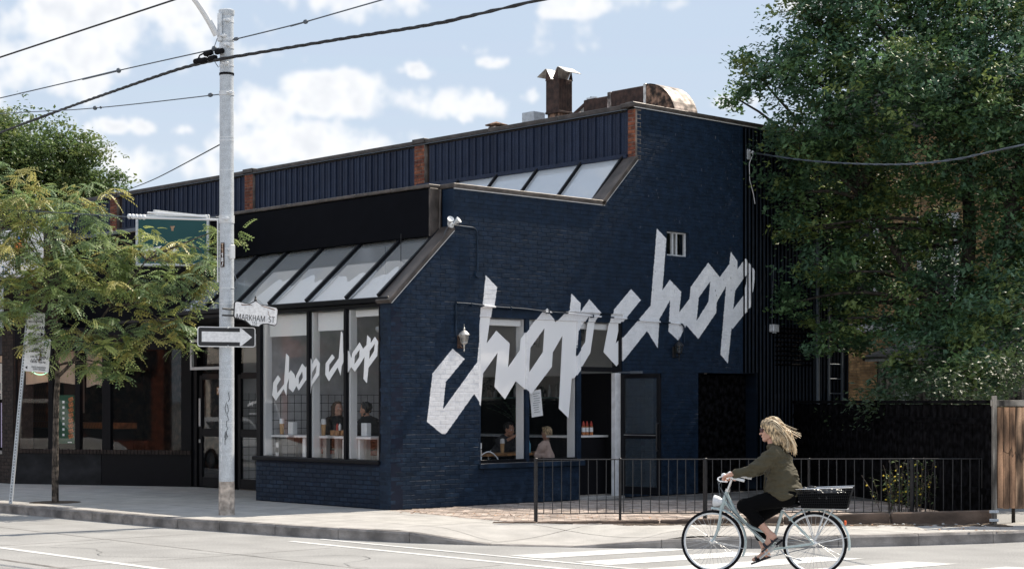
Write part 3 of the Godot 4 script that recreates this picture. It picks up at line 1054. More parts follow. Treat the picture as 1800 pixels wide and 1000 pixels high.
func build_restaurant() -> void:
	var mm := StandardMaterial3D.new()
	mm.resource_name = "mural"
	mm.albedo_texture = mural_texture()
	mm.texture_repeat = false
	mm.roughness = 0.5
	mm.metallic_specular = 0.3
	mm.heightmap_enabled = true
	mm.heightmap_texture = tex["pit"]
	mm.heightmap_enabled = false
	mats["mural"] = mm
	var R := thing("restaurant_building", "navy painted brick corner restaurant with huge white lettering across its side wall", "building")
	# side wall
	var outline := pts([0, 0.15, 12.3, 0.15, 12.3, 7.24, 5.79, 7.24, 5.79, 6.30, 4.89, 5.40, 1.33, 5.40, 1.33, 4.70, 0.0, 3.46])
	var holes := [[1.91, 0.84, 4.3, 3.47], [4.3, 0.16, 5.42, 3.47], [7.5, 0.16, 9.24, 2.43], [6.61, 4.6, 7.24, 5.06]]
	var wall := MB.new()
	for p in pierced(outline, holes):
		wall.prism(p, -0.28, -0.0045, SIDE)
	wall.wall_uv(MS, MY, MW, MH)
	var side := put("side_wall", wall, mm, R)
	var brick_out := pts([0, 0.15, 8.82, 0.15, 8.82, 7.24, 5.79, 7.24, 5.79, 6.30, 4.89, 5.40, 1.33, 5.40, 1.33, 4.70, 0.0, 3.46])
	var big := MB.new()
	var n := 0
	for b in courses(brick_out, holes):
		var pr := 0.0 + rng.randf_range(-0.0015, 0.002)
		if b[2] < 1.95 and b[3] < 1.36 and n < 150:
			var m := MB.new()
			brick_shape(m, SIDE, b[0], b[1], b[2], b[3], pr)
			put("brick", m, M(["navy", "navy_b", "navy_c"][rng.randi() % 3]), side)
			n += 1
		else:
			brick_shape(big, SIDE, b[0], b[1], b[2], b[3], pr)
	big.wall_uv(MS, MY, MW, MH)
	stuff("brickwork", big, mm, side)
	# rear part of the wall: ribbed sheet, the last letter runs on over it
	var rib := MB.new()
	var s := 8.84
	while s < 12.28:
		var y0 := 2.45 if s < 9.26 else 0.16
		rib.prism(pts([s, 0.0, s + 0.05, 0.0, s + 0.065, 0.014, s + 0.10, 0.014, s + 0.115, 0.0]), y0, 7.22, Transform3D(Basis(Vector3(0, 0, -1), Vector3(1, 0, 0), Vector3(0, 1, 0)), Vector3(0.001, 0, 0)))
		s += 0.115
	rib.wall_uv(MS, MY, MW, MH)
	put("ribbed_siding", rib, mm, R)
	var lou := MB.new()
	for k in 9:
		lou.obox(Transform3D(Basis(Vector3(0, 0, 1), 0.5), Vector3(0.04, 2.62 + k * 0.09, -10.4)), Vector3(0.05, 0.012, 1.2))
	put("wall_louvre", lou, M("black_fence"), R)
	# corner pier and bulkhead towards the main street
	var pier := MB.new()
	pier.box(Vector3(-0.28, 0.15, -0.25), Vector3(-0.0, 3.40, -0.006))
	var fw := put("corner_pier", pier, M("navy_joint"), R)
	var pb := MB.new()
	var pr2 := pts([-0.28, 0.15, 0.0, 0.15, 0.0, 3.40, -0.28, 3.40])
	for b in courses(pr2, []):
		brick_shape(pb, Transform3D(), b[0], b[1], b[2], b[3], rng.randf_range(-0.001, 0.002))
	stuff("brickwork", pb, M("navy"), fw)
	var bk := MB.new()
	bk.box(Vector3(-3.75, 0.15, -0.25), Vector3(-0.28, 0.86, -0.006))
	var bulk := put("bulkhead", bk, M("navy_joint"), R)
	var bb := MB.new()
	n = 0
	for b in courses(pts([-3.75, 0.15, -0.28, 0.15, -0.28, 0.86, -3.75, 0.86]), []):
		if n < 150:
			var m := MB.new()
			brick_shape(m, Transform3D(), b[0], b[1], b[2], b[3], rng.randf_range(-0.001, 0.002))
			put("brick", m, M(["navy", "navy_b", "navy_c"][rng.randi() % 3]), bulk)
			n += 1
		else:
			brick_shape(bb, Transform3D(), b[0], b[1], b[2], b[3], rng.randf_range(-0.001, 0.002))
	if bb.V.size():
		stuff("brickwork", bb, M("navy"), bulk)
	var sl := MB.new()
	sl.box(Vector3(-3.80, 0.862, -0.24), Vector3(-0.26, 0.93, 0.055), 0.012)
	put("front_sill", sl, M("black_frame"), R)
	# copings of the stepped side wall
	var caps := [[0.0, 3.46, 1.33, 4.70], [1.33, 5.40, 4.92, 5.40], [4.89, 5.40, 5.79, 6.30], [5.70, 7.26, 12.3, 7.26]]
	for c in caps:
		var a := Vector2(c[0], c[1])
		var b := Vector2(c[2], c[3])
		var t := (b - a).normalized()
		var nn := Vector2(-t.y, t.x)
		var mid := (a + b) / 2 + nn * 0.042
		var m := MB.new()
		var bs := Basis(SIDE.basis * Vector3(t.x, t.y, 0), SIDE.basis * Vector3(nn.x, nn.y, 0), Vector3(1, 0, 0))
		m.obox(Transform3D(bs, SIDE * Vector3(mid.x, mid.y, -0.14)), Vector3(a.distance_to(b) + 0.05, 0.075, 0.36), 0.008)
		var cap := put("coping", m, M("coping"), R)
		var w := MB.new()
		var lm := (a + b) / 2 - nn * 0.004
		w.obox(Transform3D(bs, SIDE * Vector3(lm.x, lm.y, 0.014)), Vector3(a.distance_to(b), 0.018, 0.02))
		put("drip_edge", w, M("flash_white"), cap)
	# shop front: frame, panes, posts, blinds, lettering
	var F := Node3D.new()
	F.name = "shop_front"
	R.add_child(F)
	var top := MB.new()
	top.box(Vector3(-6.3, 3.40, -0.16), Vector3(-0.26, 3.47, -0.0), 0.008)
	top.box(Vector3(-6.3, 3.474, -0.18), Vector3(-0.02, 3.56, 0.05), 0.012)
	put("header", top, M("black_frame"), F)
	var xs := [-3.68, -2.23, -1.205, -0.28]
	for i in 4:
		var m := MB.new()
		var w := 0.12 if i == 0 else 0.062
		m.box(Vector3(xs[i] - w / 2, 0.932, -0.07), Vector3(xs[i] + w / 2, 3.398, 0.0), 0.004)
		put("mullion", m, M("black_frame"), F)
		if i < 3:
			var p := MB.new()
			p.box(Vector3(xs[i] - 0.03 + (0.06 if i == 0 else 0.0), 0.94, -0.22), Vector3(xs[i] + 0.06 + (0.05 if i == 0 else 0.0), 3.39, -0.075), 0.004)
			put("post", p, M("white_post"), F)
	for i in 3:
		var x0: float = xs[i] + (0.06 if i == 0 else 0.031)
		var x1: float = xs[i + 1] - 0.031
		pane_quad("pane", Vector3(x0, 0.932, -0.05), Vector3(x1, 0.932, -0.05), Vector3(x1, 3.398, -0.05), Vector3(x0, 3.398, -0.05), "pane", F)
		var v := MB.new()
		for p in word_pieces(window_word(), x0, 0.94, x1, 3.39):
			v.prism(p, -0.048, -0.045)
		put("lettering", v, M("vinyl"), F, "white angular lettering stuck on the window glass")
		var bl := MB.new()
		var drop: float = [0.36, 0.30, 0.10][i]
		bl.box(Vector3(x0 + 0.10, 3.37 - drop, -0.135), Vector3(x1 - 0.01, 3.36, -0.131))
		bl.box(Vector3(x0 + 0.08, 3.30, -0.17), Vector3(x1 - 0.01, 3.385, -0.14), 0.01)
		put("roller_blind", bl, M("blind"), F)
	# end of the glass box over the recessed entry
	var ret := MB.new()
	ret.box(Vector3(-3.76, 0.15, -1.80), Vector3(-3.70, 0.95, -0.25))
	for z in [-1.78, -1.2, -0.62]:
		ret.box(Vector3(-3.75, 0.95, z - 0.03), Vector3(-3.69, 3.40, z + 0.03))
	put("entry_return", ret, M("black_frame"), F)
	pane_quad("pane", Vector3(-3.72, 0.95, -1.78), Vector3(-3.72, 0.95, -0.06), Vector3(-3.72, 3.4, -0.06), Vector3(-3.72, 3.4, -1.78), "pane", F)
	# sloping glazing above the shop front
	var G := Node3D.new()
	G.name = "sloped_glazing"
	R.add_child(G)
	var sa := Vector3(0, 3.56, 0.0)
	var sb := Vector3(0, 4.72, -1.31)
	var sn := Vector3(0, 1.31, 1.16).normalized()
	var gx := [-6.2, -5.35, -4.42, -3.34, -2.25, -1.15, -0.30]
	for i in gx.size():
		var m := MB.new()
		m.bar(Vector3(gx[i], 0, 0) + sa + sn * 0.02, Vector3(gx[i], 0, 0) + sb + sn * 0.02, 0.06, 0.07, sn, 0.006)
		put("glazing_bar", m, M("black_frame"), G)
		if i < gx.size() - 1:
			var x0: float = gx[i] + 0.025
			var x1: float = gx[i + 1] - 0.025
			pane_quad("pane", Vector3(x0, 0, 0) + sa, Vector3(x1, 0, 0) + sa, Vector3(x1, 0, 0) + sb, Vector3(x0, 0, 0) + sb, "pane_sky_sheen", G)
	# added white sheet, stands in for sky reflected in the lower panes
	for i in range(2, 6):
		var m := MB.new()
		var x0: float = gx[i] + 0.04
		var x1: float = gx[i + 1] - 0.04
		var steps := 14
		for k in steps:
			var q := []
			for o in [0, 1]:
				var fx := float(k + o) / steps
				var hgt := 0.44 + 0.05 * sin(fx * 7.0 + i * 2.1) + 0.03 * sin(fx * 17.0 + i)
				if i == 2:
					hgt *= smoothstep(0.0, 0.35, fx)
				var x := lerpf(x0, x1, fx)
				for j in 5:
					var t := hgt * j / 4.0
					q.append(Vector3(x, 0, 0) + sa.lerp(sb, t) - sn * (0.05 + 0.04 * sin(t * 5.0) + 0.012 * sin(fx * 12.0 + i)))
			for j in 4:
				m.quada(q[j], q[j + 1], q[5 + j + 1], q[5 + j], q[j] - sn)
		put("added_bright_sheet", m, M("bright_sheet_white"), G)
	var rl := MB.new()
	rl.box(Vector3(-6.3, 4.56, -1.36), Vector3(-0.28, 4.70, -1.22))
	put("head_rail", rl, M("black_frame"), G)
	# band, sign and its coping
	var band := MB.new()
	band.box(Vector3(-6.3, 4.70, -1.45), Vector3(-0.28, 5.40, -1.33))
	put("fascia_wall", band, M("black_sign"), R)
	var sg := MB.new()
	sg.box(Vector3(-6.25, 4.62, -1.325), Vector3(-0.34, 5.40, -1.085), 0.006)
	var sign_ := put("sign_box", sg, M("black_sign"), R, "long blank black sign box above the sloping glass")
	var se := MB.new()
	se.box(Vector3(-0.338, 4.61, -1.33), Vector3(-0.30, 5.41, -1.08), 0.005)
	put("end_cap", se, M("coping"), sign_)
	var dp := MB.new()
	dp.tube(PackedVector3Array([Vector3(-0.285, 5.40, -1.29), Vector3(-0.285, 4.74, -1.27)]), 0.022, 8)
	put("downpipe", dp, M("coping"), R)
	var fc := MB.new()
	for k in 6:
		fc.box(Vector3(-6.3 + k * 1.0, 5.415 + rng.randf_range(0, 0.008), -1.47), Vector3(-5.303 + k * 1.0, 5.475, -1.06 - 0.0), 0.008)
	put("coping", fc, M("coping"), R)
	# roofs
	var rf := MB.new()
	rf.box(Vector3(-12.0, 5.22, -4.95), Vector3(-0.28, 5.32, -1.45))
	rf.box(Vector3(-24.0, 7.05, -12.3), Vector3(-0.28, 7.15, -6.02))
	put("roof", rf, M("roofing"), R)
	var rear := MB.new()
	rear.box(Vector3(-24.0, 0.0, -12.5), Vector3(-0.28, 7.2, -12.3))
	rear.box(Vector3(-24.2, 0.0, -12.5), Vector3(-24.0, 7.2, -1.5))
	put("rear_wall", rear, M("brick_dark"), R)
	# upper sloping glazing
	var K := Node3D.new()
	K.name = "upper_skylight"
	R.add_child(K)
	var ua := Vector3(0, 5.40, -4.86)
	var ub := Vector3(0, 6.38, -5.76)
	var un := Vector3(0, 0.90, 0.98).normalized()
	var ux := [-6.1, -4.86, -3.70, -2.55, -1.37, -0.30]
	for i in ux.size():
		var m := MB.new()
		m.bar(Vector3(ux[i], 0, 0) + ua + un * 0.02, Vector3(ux[i], 0, 0) + ub + un * 0.02, 0.05, 0.06, un, 0.006)
		put("glazing_bar", m, M("black_frame"), K)
		if i < ux.size() - 1:
			pane_quad("pane", Vector3(ux[i] + 0.02, 0, 0) + ua, Vector3(ux[i + 1] - 0.02, 0, 0) + ua, Vector3(ux[i + 1] - 0.02, 0, 0) + ub, Vector3(ux[i] + 0.02, 0, 0) + ub, "pane_milky", K)
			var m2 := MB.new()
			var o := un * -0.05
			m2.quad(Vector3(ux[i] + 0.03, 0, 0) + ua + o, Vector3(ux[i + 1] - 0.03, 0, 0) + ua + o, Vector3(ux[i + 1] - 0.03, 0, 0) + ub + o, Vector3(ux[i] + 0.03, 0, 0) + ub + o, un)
			put("added_bright_sheet", m2, M("bright_sheet_white"), K)  # added white sheet, put in to brighten the skylight panes
	var hb := MB.new()
	hb.box(Vector3(-6.2, 6.34, -5.80), Vector3(-0.2, 6.42, -5.70), 0.006)
	put("head_rail", hb, M("metal_navy"), K)
	# ribbed parapet of upright panels between brick pillars
	var P := Node3D.new()
	P.name = "parapet"
	R.add_child(P)
	var back := MB.new()
	back.box(Vector3(-24.0, 5.3, -6.02), Vector3(-0.28, 7.22, -5.83))
	put("parapet_wall", back, M("brick_dark"), P)
	var pan := MB.new()
	pan.box(Vector3(0.0, 6.40, -0.012), Vector3(0.206, 7.20, 0.0))
	pan.box(Vector3(0.16, 6.40, 0.0), Vector3(0.198, 7.20, 0.028), 0.005)
	pan.box(Vector3(0.07, 6.40, 0.0), Vector3(0.076, 7.20, 0.006))
	var pmesh := pan.mesh()
	var gaps := [[-24.0, -18.76], [-18.40, -12.55], [-12.19, -6.30], [-5.95, -0.20]]
	for g in gaps:
		var x: float = g[1] - 0.21
		while x > g[0] - 0.02:
			var o := put("panel", pmesh, M(["metal_navy", "metal_navy_b", "metal_navy"][rng.randi() % 3]), P)
			o.position = Vector3(x, 0, -5.80 + rng.randf_range(-0.004, 0.004))
			x -= 0.21
		var tr := MB.new()
		tr.box(Vector3(g[0], 6.30, -5.82), Vector3(g[1], 6.40, -5.74), 0.006)
		put("base_rail", tr, M("metal_navy_b"), P)
	for px in [[-0.19, 0.0], [-6.29, -5.96], [-12.54, -12.20], [-18.75, -18.41]]:
		var pm := MB.new()
		var pillar := Node3D.new()
		pillar.name = numbered(R, "brick_pillar")
		R.add_child(pillar)
		pm.box(Vector3(px[0] + 0.003, 6.30, -5.90), Vector3(px[1] - 0.003, 7.23, -5.748))
		put("mortar_core", pm, M("mortar"), pillar)
		for b in courses(pts([px[0], 6.32, px[1], 6.32, px[1], 7.23, px[0], 7.23]), []):
			var m := MB.new()
			brick_shape(m, Transform3D(Basis(), Vector3(0, 0, -5.742)), b[0], b[1], b[2], b[3], rng.randf_range(-0.001, 0.004))
			put("brick", m, M(["brick", "brick_b", "brick_c"][rng.randi() % 3]), pillar)
		var cp := MB.new()
		cp.box(Vector3(px[0] - 0.03, 7.262, -6.05), Vector3(px[1] + 0.03 - (0.05 if px[1] == 0.0 else 0.0), 7.36, -5.70), 0.008)
		put("cap", cp, M("coping"), pillar)
	var uc := MB.new()
	for k in 12:
		uc.box(Vector3(-24.0 + k * 2.0, 7.25, -6.06), Vector3(-22.003 + k * 2.0 - (0.17 if k == 11 else 0.0), 7.33, -5.72), 0.008)
	put("coping", uc, M("coping"), P)
	var ul := MB.new()
	ul.box(Vector3(-24.0, 7.232, -5.76), Vector3(-0.2, 7.248, -5.73))
	put("drip_edge", ul, M("cable_grey"), P)
	# side window: sill, frame, panes, posts, lettering
	var S := Node3D.new()
	S.name = "side_window"
	R.add_child(S)
	var m := MB.new()
	m.box(Vector3(-0.1, 0.755, -4.38), Vector3(0.062, 0.842, -1.88), 0.008)
	var sill := put("sill", m, M("navy"), S)
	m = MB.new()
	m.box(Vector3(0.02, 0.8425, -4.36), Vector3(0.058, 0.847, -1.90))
	put("painted_glint", m, M("kerb"), sill)  # pale strip painted in for the sun glint along the sill
	m = MB.new()
	m.box(Vector3(-0.14, 3.30, -5.42), Vector3(-0.045, 3.468, -1.91), 0.004)
	m.wall_uv(MS, MY, MW, MH)
	put("header", m, mm, S)
	for q in [[1.91, 1.97], [3.03, 3.10], [4.28, 4.37]]:
		m = MB.new()
		m.box(Vector3(-0.11, 0.844, -q[1]), Vector3(-0.035, 3.298, -q[0]), 0.004)
		m.wall_uv(MS, MY, MW, MH)
		put("mullion", m, mm, S)
		if q[0] > 2.0:
			m = MB.new()
			m.box(Vector3(-0.30, 0.844 if q[0] < 4 else 0.3, -q[1] - 0.02), Vector3(-0.115, 3.298, -q[0] + 0.005), 0.004)
			put("post", m, M("white_post"), S)
	m = MB.new()
	m.box(Vector3(-0.10, 0.844, -4.28), Vector3(-0.04, 0.90, -1.97), 0.004)
	put("bottom_rail", m, M("black_frame"), S)
	m = MB.new()
	m.box(Vector3(-0.11, 2.42, -5.36), Vector3(-0.036, 2.50, -4.37), 0.004)
	put("transom_bar", m, M("black_frame"), S)
	m = MB.new()
	m.box(Vector3(-0.20, 0.16, -5.42), Vector3(-0.03, 3.298, -5.36), 0.004)
	put("door_jamb", m, M("black_frame"), S)
	m = MB.new()
	m.box(Vector3(-0.11, 0.18, -5.355), Vector3(-0.0, 2.40, -5.22), 0.004)
	put("door_post", m, M("white_paint"), S)
	for q in [[1.97, 0.90, 3.03, 3.30], [3.10, 0.90, 4.28, 3.30], [4.37, 2.50, 5.36, 3.30]]:
		pane_quad("pane", Vector3(-0.07, q[1], -q[0]), Vector3(-0.07, q[1], -q[2]), Vector3(-0.07, q[3], -q[2]), Vector3(-0.07, q[3], -q[0]), "pane", S)
		var v := MB.new()
		for p in word_pieces(mural(), q[0] + 0.002, q[1], q[2] - 0.002, q[3] - 0.002):
			v.prism(p, -0.068, -0.064, SIDE)
		put("lettering", v, M("vinyl"), S, "white mural letters carried on across the window glass")
		m = MB.new()
		m.box(Vector3(-0.17, 3.17, -q[2] + 0.04), Vector3(-0.13, 3.28, -q[0] - 0.04), 0.01)
		put("roller_blind", m, M("blind"), S)
	m = MB.new()
	m.box(Vector3(-0.3, 0.10, -5.42), Vector3(0.05, 0.185, -4.28), 0.008)
	put("threshold", m, M("concrete_b"), S)
	# open door leaf, standing out at right angles
	var D := Node3D.new()
	D.name = "open_door"
	R.add_child(D)
	var dz := -5.36
	for q in [[0.02, 0.22, 0.10, 2.38], [0.88, 0.22, 0.96, 2.38], [0.02, 2.30, 0.96, 2.38], [0.02, 0.22, 0.96, 0.36], [0.02, 1.22, 0.96, 1.31]]:
		m = MB.new()
		m.box(Vector3(q[0], q[1], dz - 0.024 + (0.002 if q[2] - q[0] > 0.5 else 0.0)), Vector3(q[2], q[3], dz + 0.024 - (0.002 if q[2] - q[0] > 0.5 else 0.0)), 0.003)
		put("rail", m, M("black_frame"), D)
	pane_quad("pane", Vector3(0.10, 0.36, dz), Vector3(0.88, 0.36, dz), Vector3(0.88, 2.30, dz), Vector3(0.10, 2.30, dz), "pane_dark", D)
	m = MB.new()
	m.box(Vector3(0.10, 1.275, dz + 0.026), Vector3(0.88, 1.29, dz + 0.034))
	put("push_bar", m, M("steel"), D)
	m = MB.new()
	m.tube(PackedVector3Array([Vector3(0.93, 1.50, dz + 0.03), Vector3(0.93, 1.49, dz + 0.075), Vector3(0.93, 1.02, dz + 0.075), Vector3(0.93, 1.01, dz + 0.03)]), 0.013, 8)
	put("handle", m, M("black_iron"), D)
	m = MB.new()
	m.box(Vector3(-0.03, 2.395, dz + 0.03), Vector3(0.42, 2.42, dz + 0.05))
	m.box(Vector3(0.28, 2.38, dz + 0.02), Vector3(0.56, 2.425, dz + 0.07), 0.006)
	put("door_closer", m, M("cable_grey"), D)
	# dark rear doorway
	var E := Node3D.new()
	E.name = "rear_doorway"
	R.add_child(E)
	m = MB.new()
	m.box(Vector3(-1.6, 0.16, -9.3), Vector3(-1.5, 2.5, -7.4))
	m.box(Vector3(-1.5, 2.43, -9.24), Vector3(-0.28, 2.5, -7.5))
	m.box(Vector3(-1.5, 0.16, -9.34), Vector3(-0.28, 2.43, -9.24))
	m.box(Vector3(-1.5, 0.16, -7.5), Vector3(-0.28, 2.43, -7.4))
	m.box(Vector3(-1.5, 0.08, -9.24), Vector3(-0.0, 0.165, -7.5))
	put("recess", m, M("void"), E)
	m = MB.new()
	m.box(Vector3(-0.30, 0.166, -8.42), Vector3(-0.25, 2.40, -7.53), 0.003)
	m.box(Vector3(-0.30, 0.166, -9.22), Vector3(-0.25, 2.40, -8.43), 0.003)
	put("door", m, M("black_fence"), E)
	# small high window
	var Wn := Node3D.new()
	Wn.name = "high_window"
	R.add_child(Wn)
	m = MB.new()
	m.box(Vector3(-0.28, 4.60, -7.24), Vector3(-0.25, 5.06, -6.61))
	put("back_panel", m, M("void"), Wn)
	for q in [[6.84, 6.885], [6.96, 6.99], [7.19, 7.235]]:
		m = MB.new()
		m.box(Vector3(-0.13, 4.605, -q[1]), Vector3(-0.08, 5.055, -q[0]), 0.004)
		put("frame_bar", m, M("galv_light"), Wn)
	m = MB.new()
	m.box(Vector3(-0.13, 4.60, -7.19), Vector3(-0.085, 4.635, -6.64), 0.004)
	put("frame_rail", m, M("galv_light"), Wn)
	m = MB.new()
	m.box(Vector3(-0.13, 5.03, -7.19), Vector3(-0.085, 5.058, -6.64), 0.004)
	put("frame_rail", m, M("galv_light"), Wn)
	pane_quad("pane", Vector3(-0.11, 4.63, -6.66), Vector3(-0.11, 4.63, -7.19), Vector3(-0.11, 5.04, -7.19), Vector3(-0.11, 5.04, -6.66), "pane", Wn)


func build_roof_plant() -> void:
	# rusty stack with its two flared flaps
	var t := thing("exhaust_stack", "rusty square metal exhaust stack on the roof with a flared tin cap", "chimney", Vector3(-4.46, 7.15, -8.2))
	var m := MB.new()
	m.box(Vector3(-0.18, 0, -0.17), Vector3(0.18, 0.86, 0.17), 0.01)
	put("lower_shaft", m, M("rust_mid"), t)
	m = MB.new()
	m.box(Vector3(-0.20, 0.84, -0.20), Vector3(0.20, 1.52, 0.20), 0.01)
	for k in 5:
		m.box(Vector3(0.20, 0.88, -0.16 + k * 0.075), Vector3(0.206, 1.48, -0.15 + k * 0.075))
	put("upper_shaft", m, M("rust_dark"), t)
	m = MB.new()
	m.box(Vector3(-0.21, 0.80, -0.21), Vector3(0.21, 0.845, 0.21), 0.005)
	put("seam", m, M("rust_dark"), t)
	for s in [-1.0, 1.0]:
		m = MB.new()
		var pr := [Vector2(0.02, 1.53), Vector2(0.15, 1.74), Vector2(0.19, 1.76), Vector2(0.44, 1.62)]
		for i in 3:
			var a: Vector2 = pr[i]
			var b: Vector2 = pr[i + 1]
			var nn := Vector3(-(b.y - a.y) * s, (b.x - a.x), 0).normalized()
			m.bar(Vector3(a.x * s, a.y, 0), Vector3(b.x * s, b.y, 0), 0.44, 0.012, nn)
		put("cap_flap", m, M("tin"), t)
		m = MB.new()
		for z in [-0.212, 0.212]:
			m.flat(Vector3(0.04 * s, 1.50, z), Vector3(0.16 * s, 1.73, z), Vector3(0.20 * s, 1.50, z), Vector3(0, 1.7, 0))
		put("cap_web", m, M("rust_dark"), t)
	# horizontal duct with its elbow
	t = thing("roof_duct", "rusty rectangular duct lying along the roof, ending in a rounded elbow", "duct", Vector3(-3.9, 7.15, -8.45))
	m = MB.new()
	m.box(Vector3(0.2, 0.12, -0.3), Vector3(0.95, 1.0, 0.3), 0.02)
	put("section", m, M("rust_dark"), t)
	m = MB.new()
	m.box(Vector3(1.02, 0.12, -0.33), Vector3(1.95, 1.07, 0.33), 0.02)
	put("section", m, M("rust_dark"), t)
	m = MB.new()
	m.box(Vector3(0.93, 0.10, -0.345), Vector3(1.03, 1.06, 0.345), 0.01)
	put("flange", m, M("rust_pale"), t)
	m = MB.new()
	m.box(Vector3(1.93, 0.10, -0.35), Vector3(2.0, 1.10, 0.35), 0.01)
	put("flange", m, M("tin"), t)
	m = MB.new()
	var prof := PackedVector2Array([Vector2(2.0, 0.1)])
	for k in 11:
		var a := PI / 2 * (1.0 - k / 10.0)
		prof.append(Vector2(2.0 + 0.78 * cos(a), 0.28 + 0.79 * sin(a)))
	prof.append(Vector2(2.78, 0.0))
	prof.append(Vector2(2.0, 0.0))
	m.prism(prof, -0.33, 0.33)
	put("elbow", m, M("rust_mid"), t)
	m = MB.new()
	for k in 10:
		var a0 := PI / 2 * (1.0 - k / 10.0)
		var a1 := PI / 2 * (1.0 - (k + 1) / 10.0)
		var q := []
		for a in [a0, a1]:
			for z in [-0.345, 0.345]:
				q.append(Vector3(2.0 + 0.80 * cos(a), 0.28 + 0.81 * sin(a), z))
		m.quada(q[0], q[1], q[3], q[2], Vector3(2.0, 0.28, 0))
	m.quada(Vector3(2.8, 0.28, -0.345), Vector3(2.8, 0.28, 0.345), Vector3(2.8, 0.0, 0.345), Vector3(2.8, 0, -0.345), Vector3(2, 0, 0))
	put("elbow_back", m, M("rust_pale"), t)
	m = MB.new()
	for k in 3:
		var pp := PackedVector3Array()
		for i in 9:
			var a := PI / 2 * i / 8.0
			pp.append(Vector3(-0.02 + k * 0.07 + 0.16 * cos(a) * 0.4, 0.1 + 0.72 * sin(a) * (0.75 + k * 0.08), 0.31))
		m.tube(pp, 0.018, 6)
	put("flexible_collar", m, M("rust_pale"), t)
	m = MB.new()
	m.box(Vector3(0.3, 1.0, 0.24), Vector3(0.55, 1.03, 0.3))
	m.box(Vector3(0.62, 0.42, 0.30), Vector3(0.70, 0.62, 0.33), 0.006)
	put("bracket", m, M("galv_light"), t)
	# pale vent box and small roof cowl
	m = MB.new()
	m.box(Vector3(-4.98, 7.15, -7.95), Vector3(-4.62, 7.98, -7.6), 0.015)
	solo("vent_box", m, M("galv"), "grey metal vent box standing behind the rusty stack on the roof", "vent")
	t = thing("roof_cowl", "small square metal cowl on the roof left of the rusty stack", "vent", Vector3(-6.2, 7.15, -8.0))
	m = MB.new()
	m.box(Vector3(-0.13, 0, -0.13), Vector3(0.13, 0.72, 0.13), 0.01)
	put("shaft", m, M("rust_pale"), t)
	m = MB.new()
	m.lathe([Vector2(0.24, 0.74), Vector2(0.25, 0.77), Vector2(0.0, 0.84)], 4, Transform3D(Basis(UPV, PI / 4), Vector3.ZERO))
	m.lathe([Vector2(0.0, 0.74), Vector2(0.24, 0.74)], 4, Transform3D(Basis(UPV, PI / 4), Vector3.ZERO))
	put("lid", m, M("rust_mid"), t)
	# gable of a house far behind the roof
	t = thing("distant_gable", "brown gable roof of a house just showing behind the roof duct", "house", Vector3(-12.32, 0, -17.27))
	m = MB.new()
	m.prism(pts([-1.6, 0, 1.6, 0, 1.6, 8.9, 0, 10.38, -1.6, 8.9]), -4, 0, Transform3D(Basis(UPV, deg_to_rad(50)), Vector3.ZERO))
	put("wall", m, M("tin"), t)
	m = MB.new()
	for s in [-1.0, 1.0]:
		m.bar(Vector3(s * 1.75, 8.80, -2), Vector3(0, 10.42, -2), 4.3, 0.08, Vector3(s * 0.5, 1, 0))
	var mi := put("roof", m, M("rust_dark"), t)
	mi.rotation.y = deg_to_rad(50)


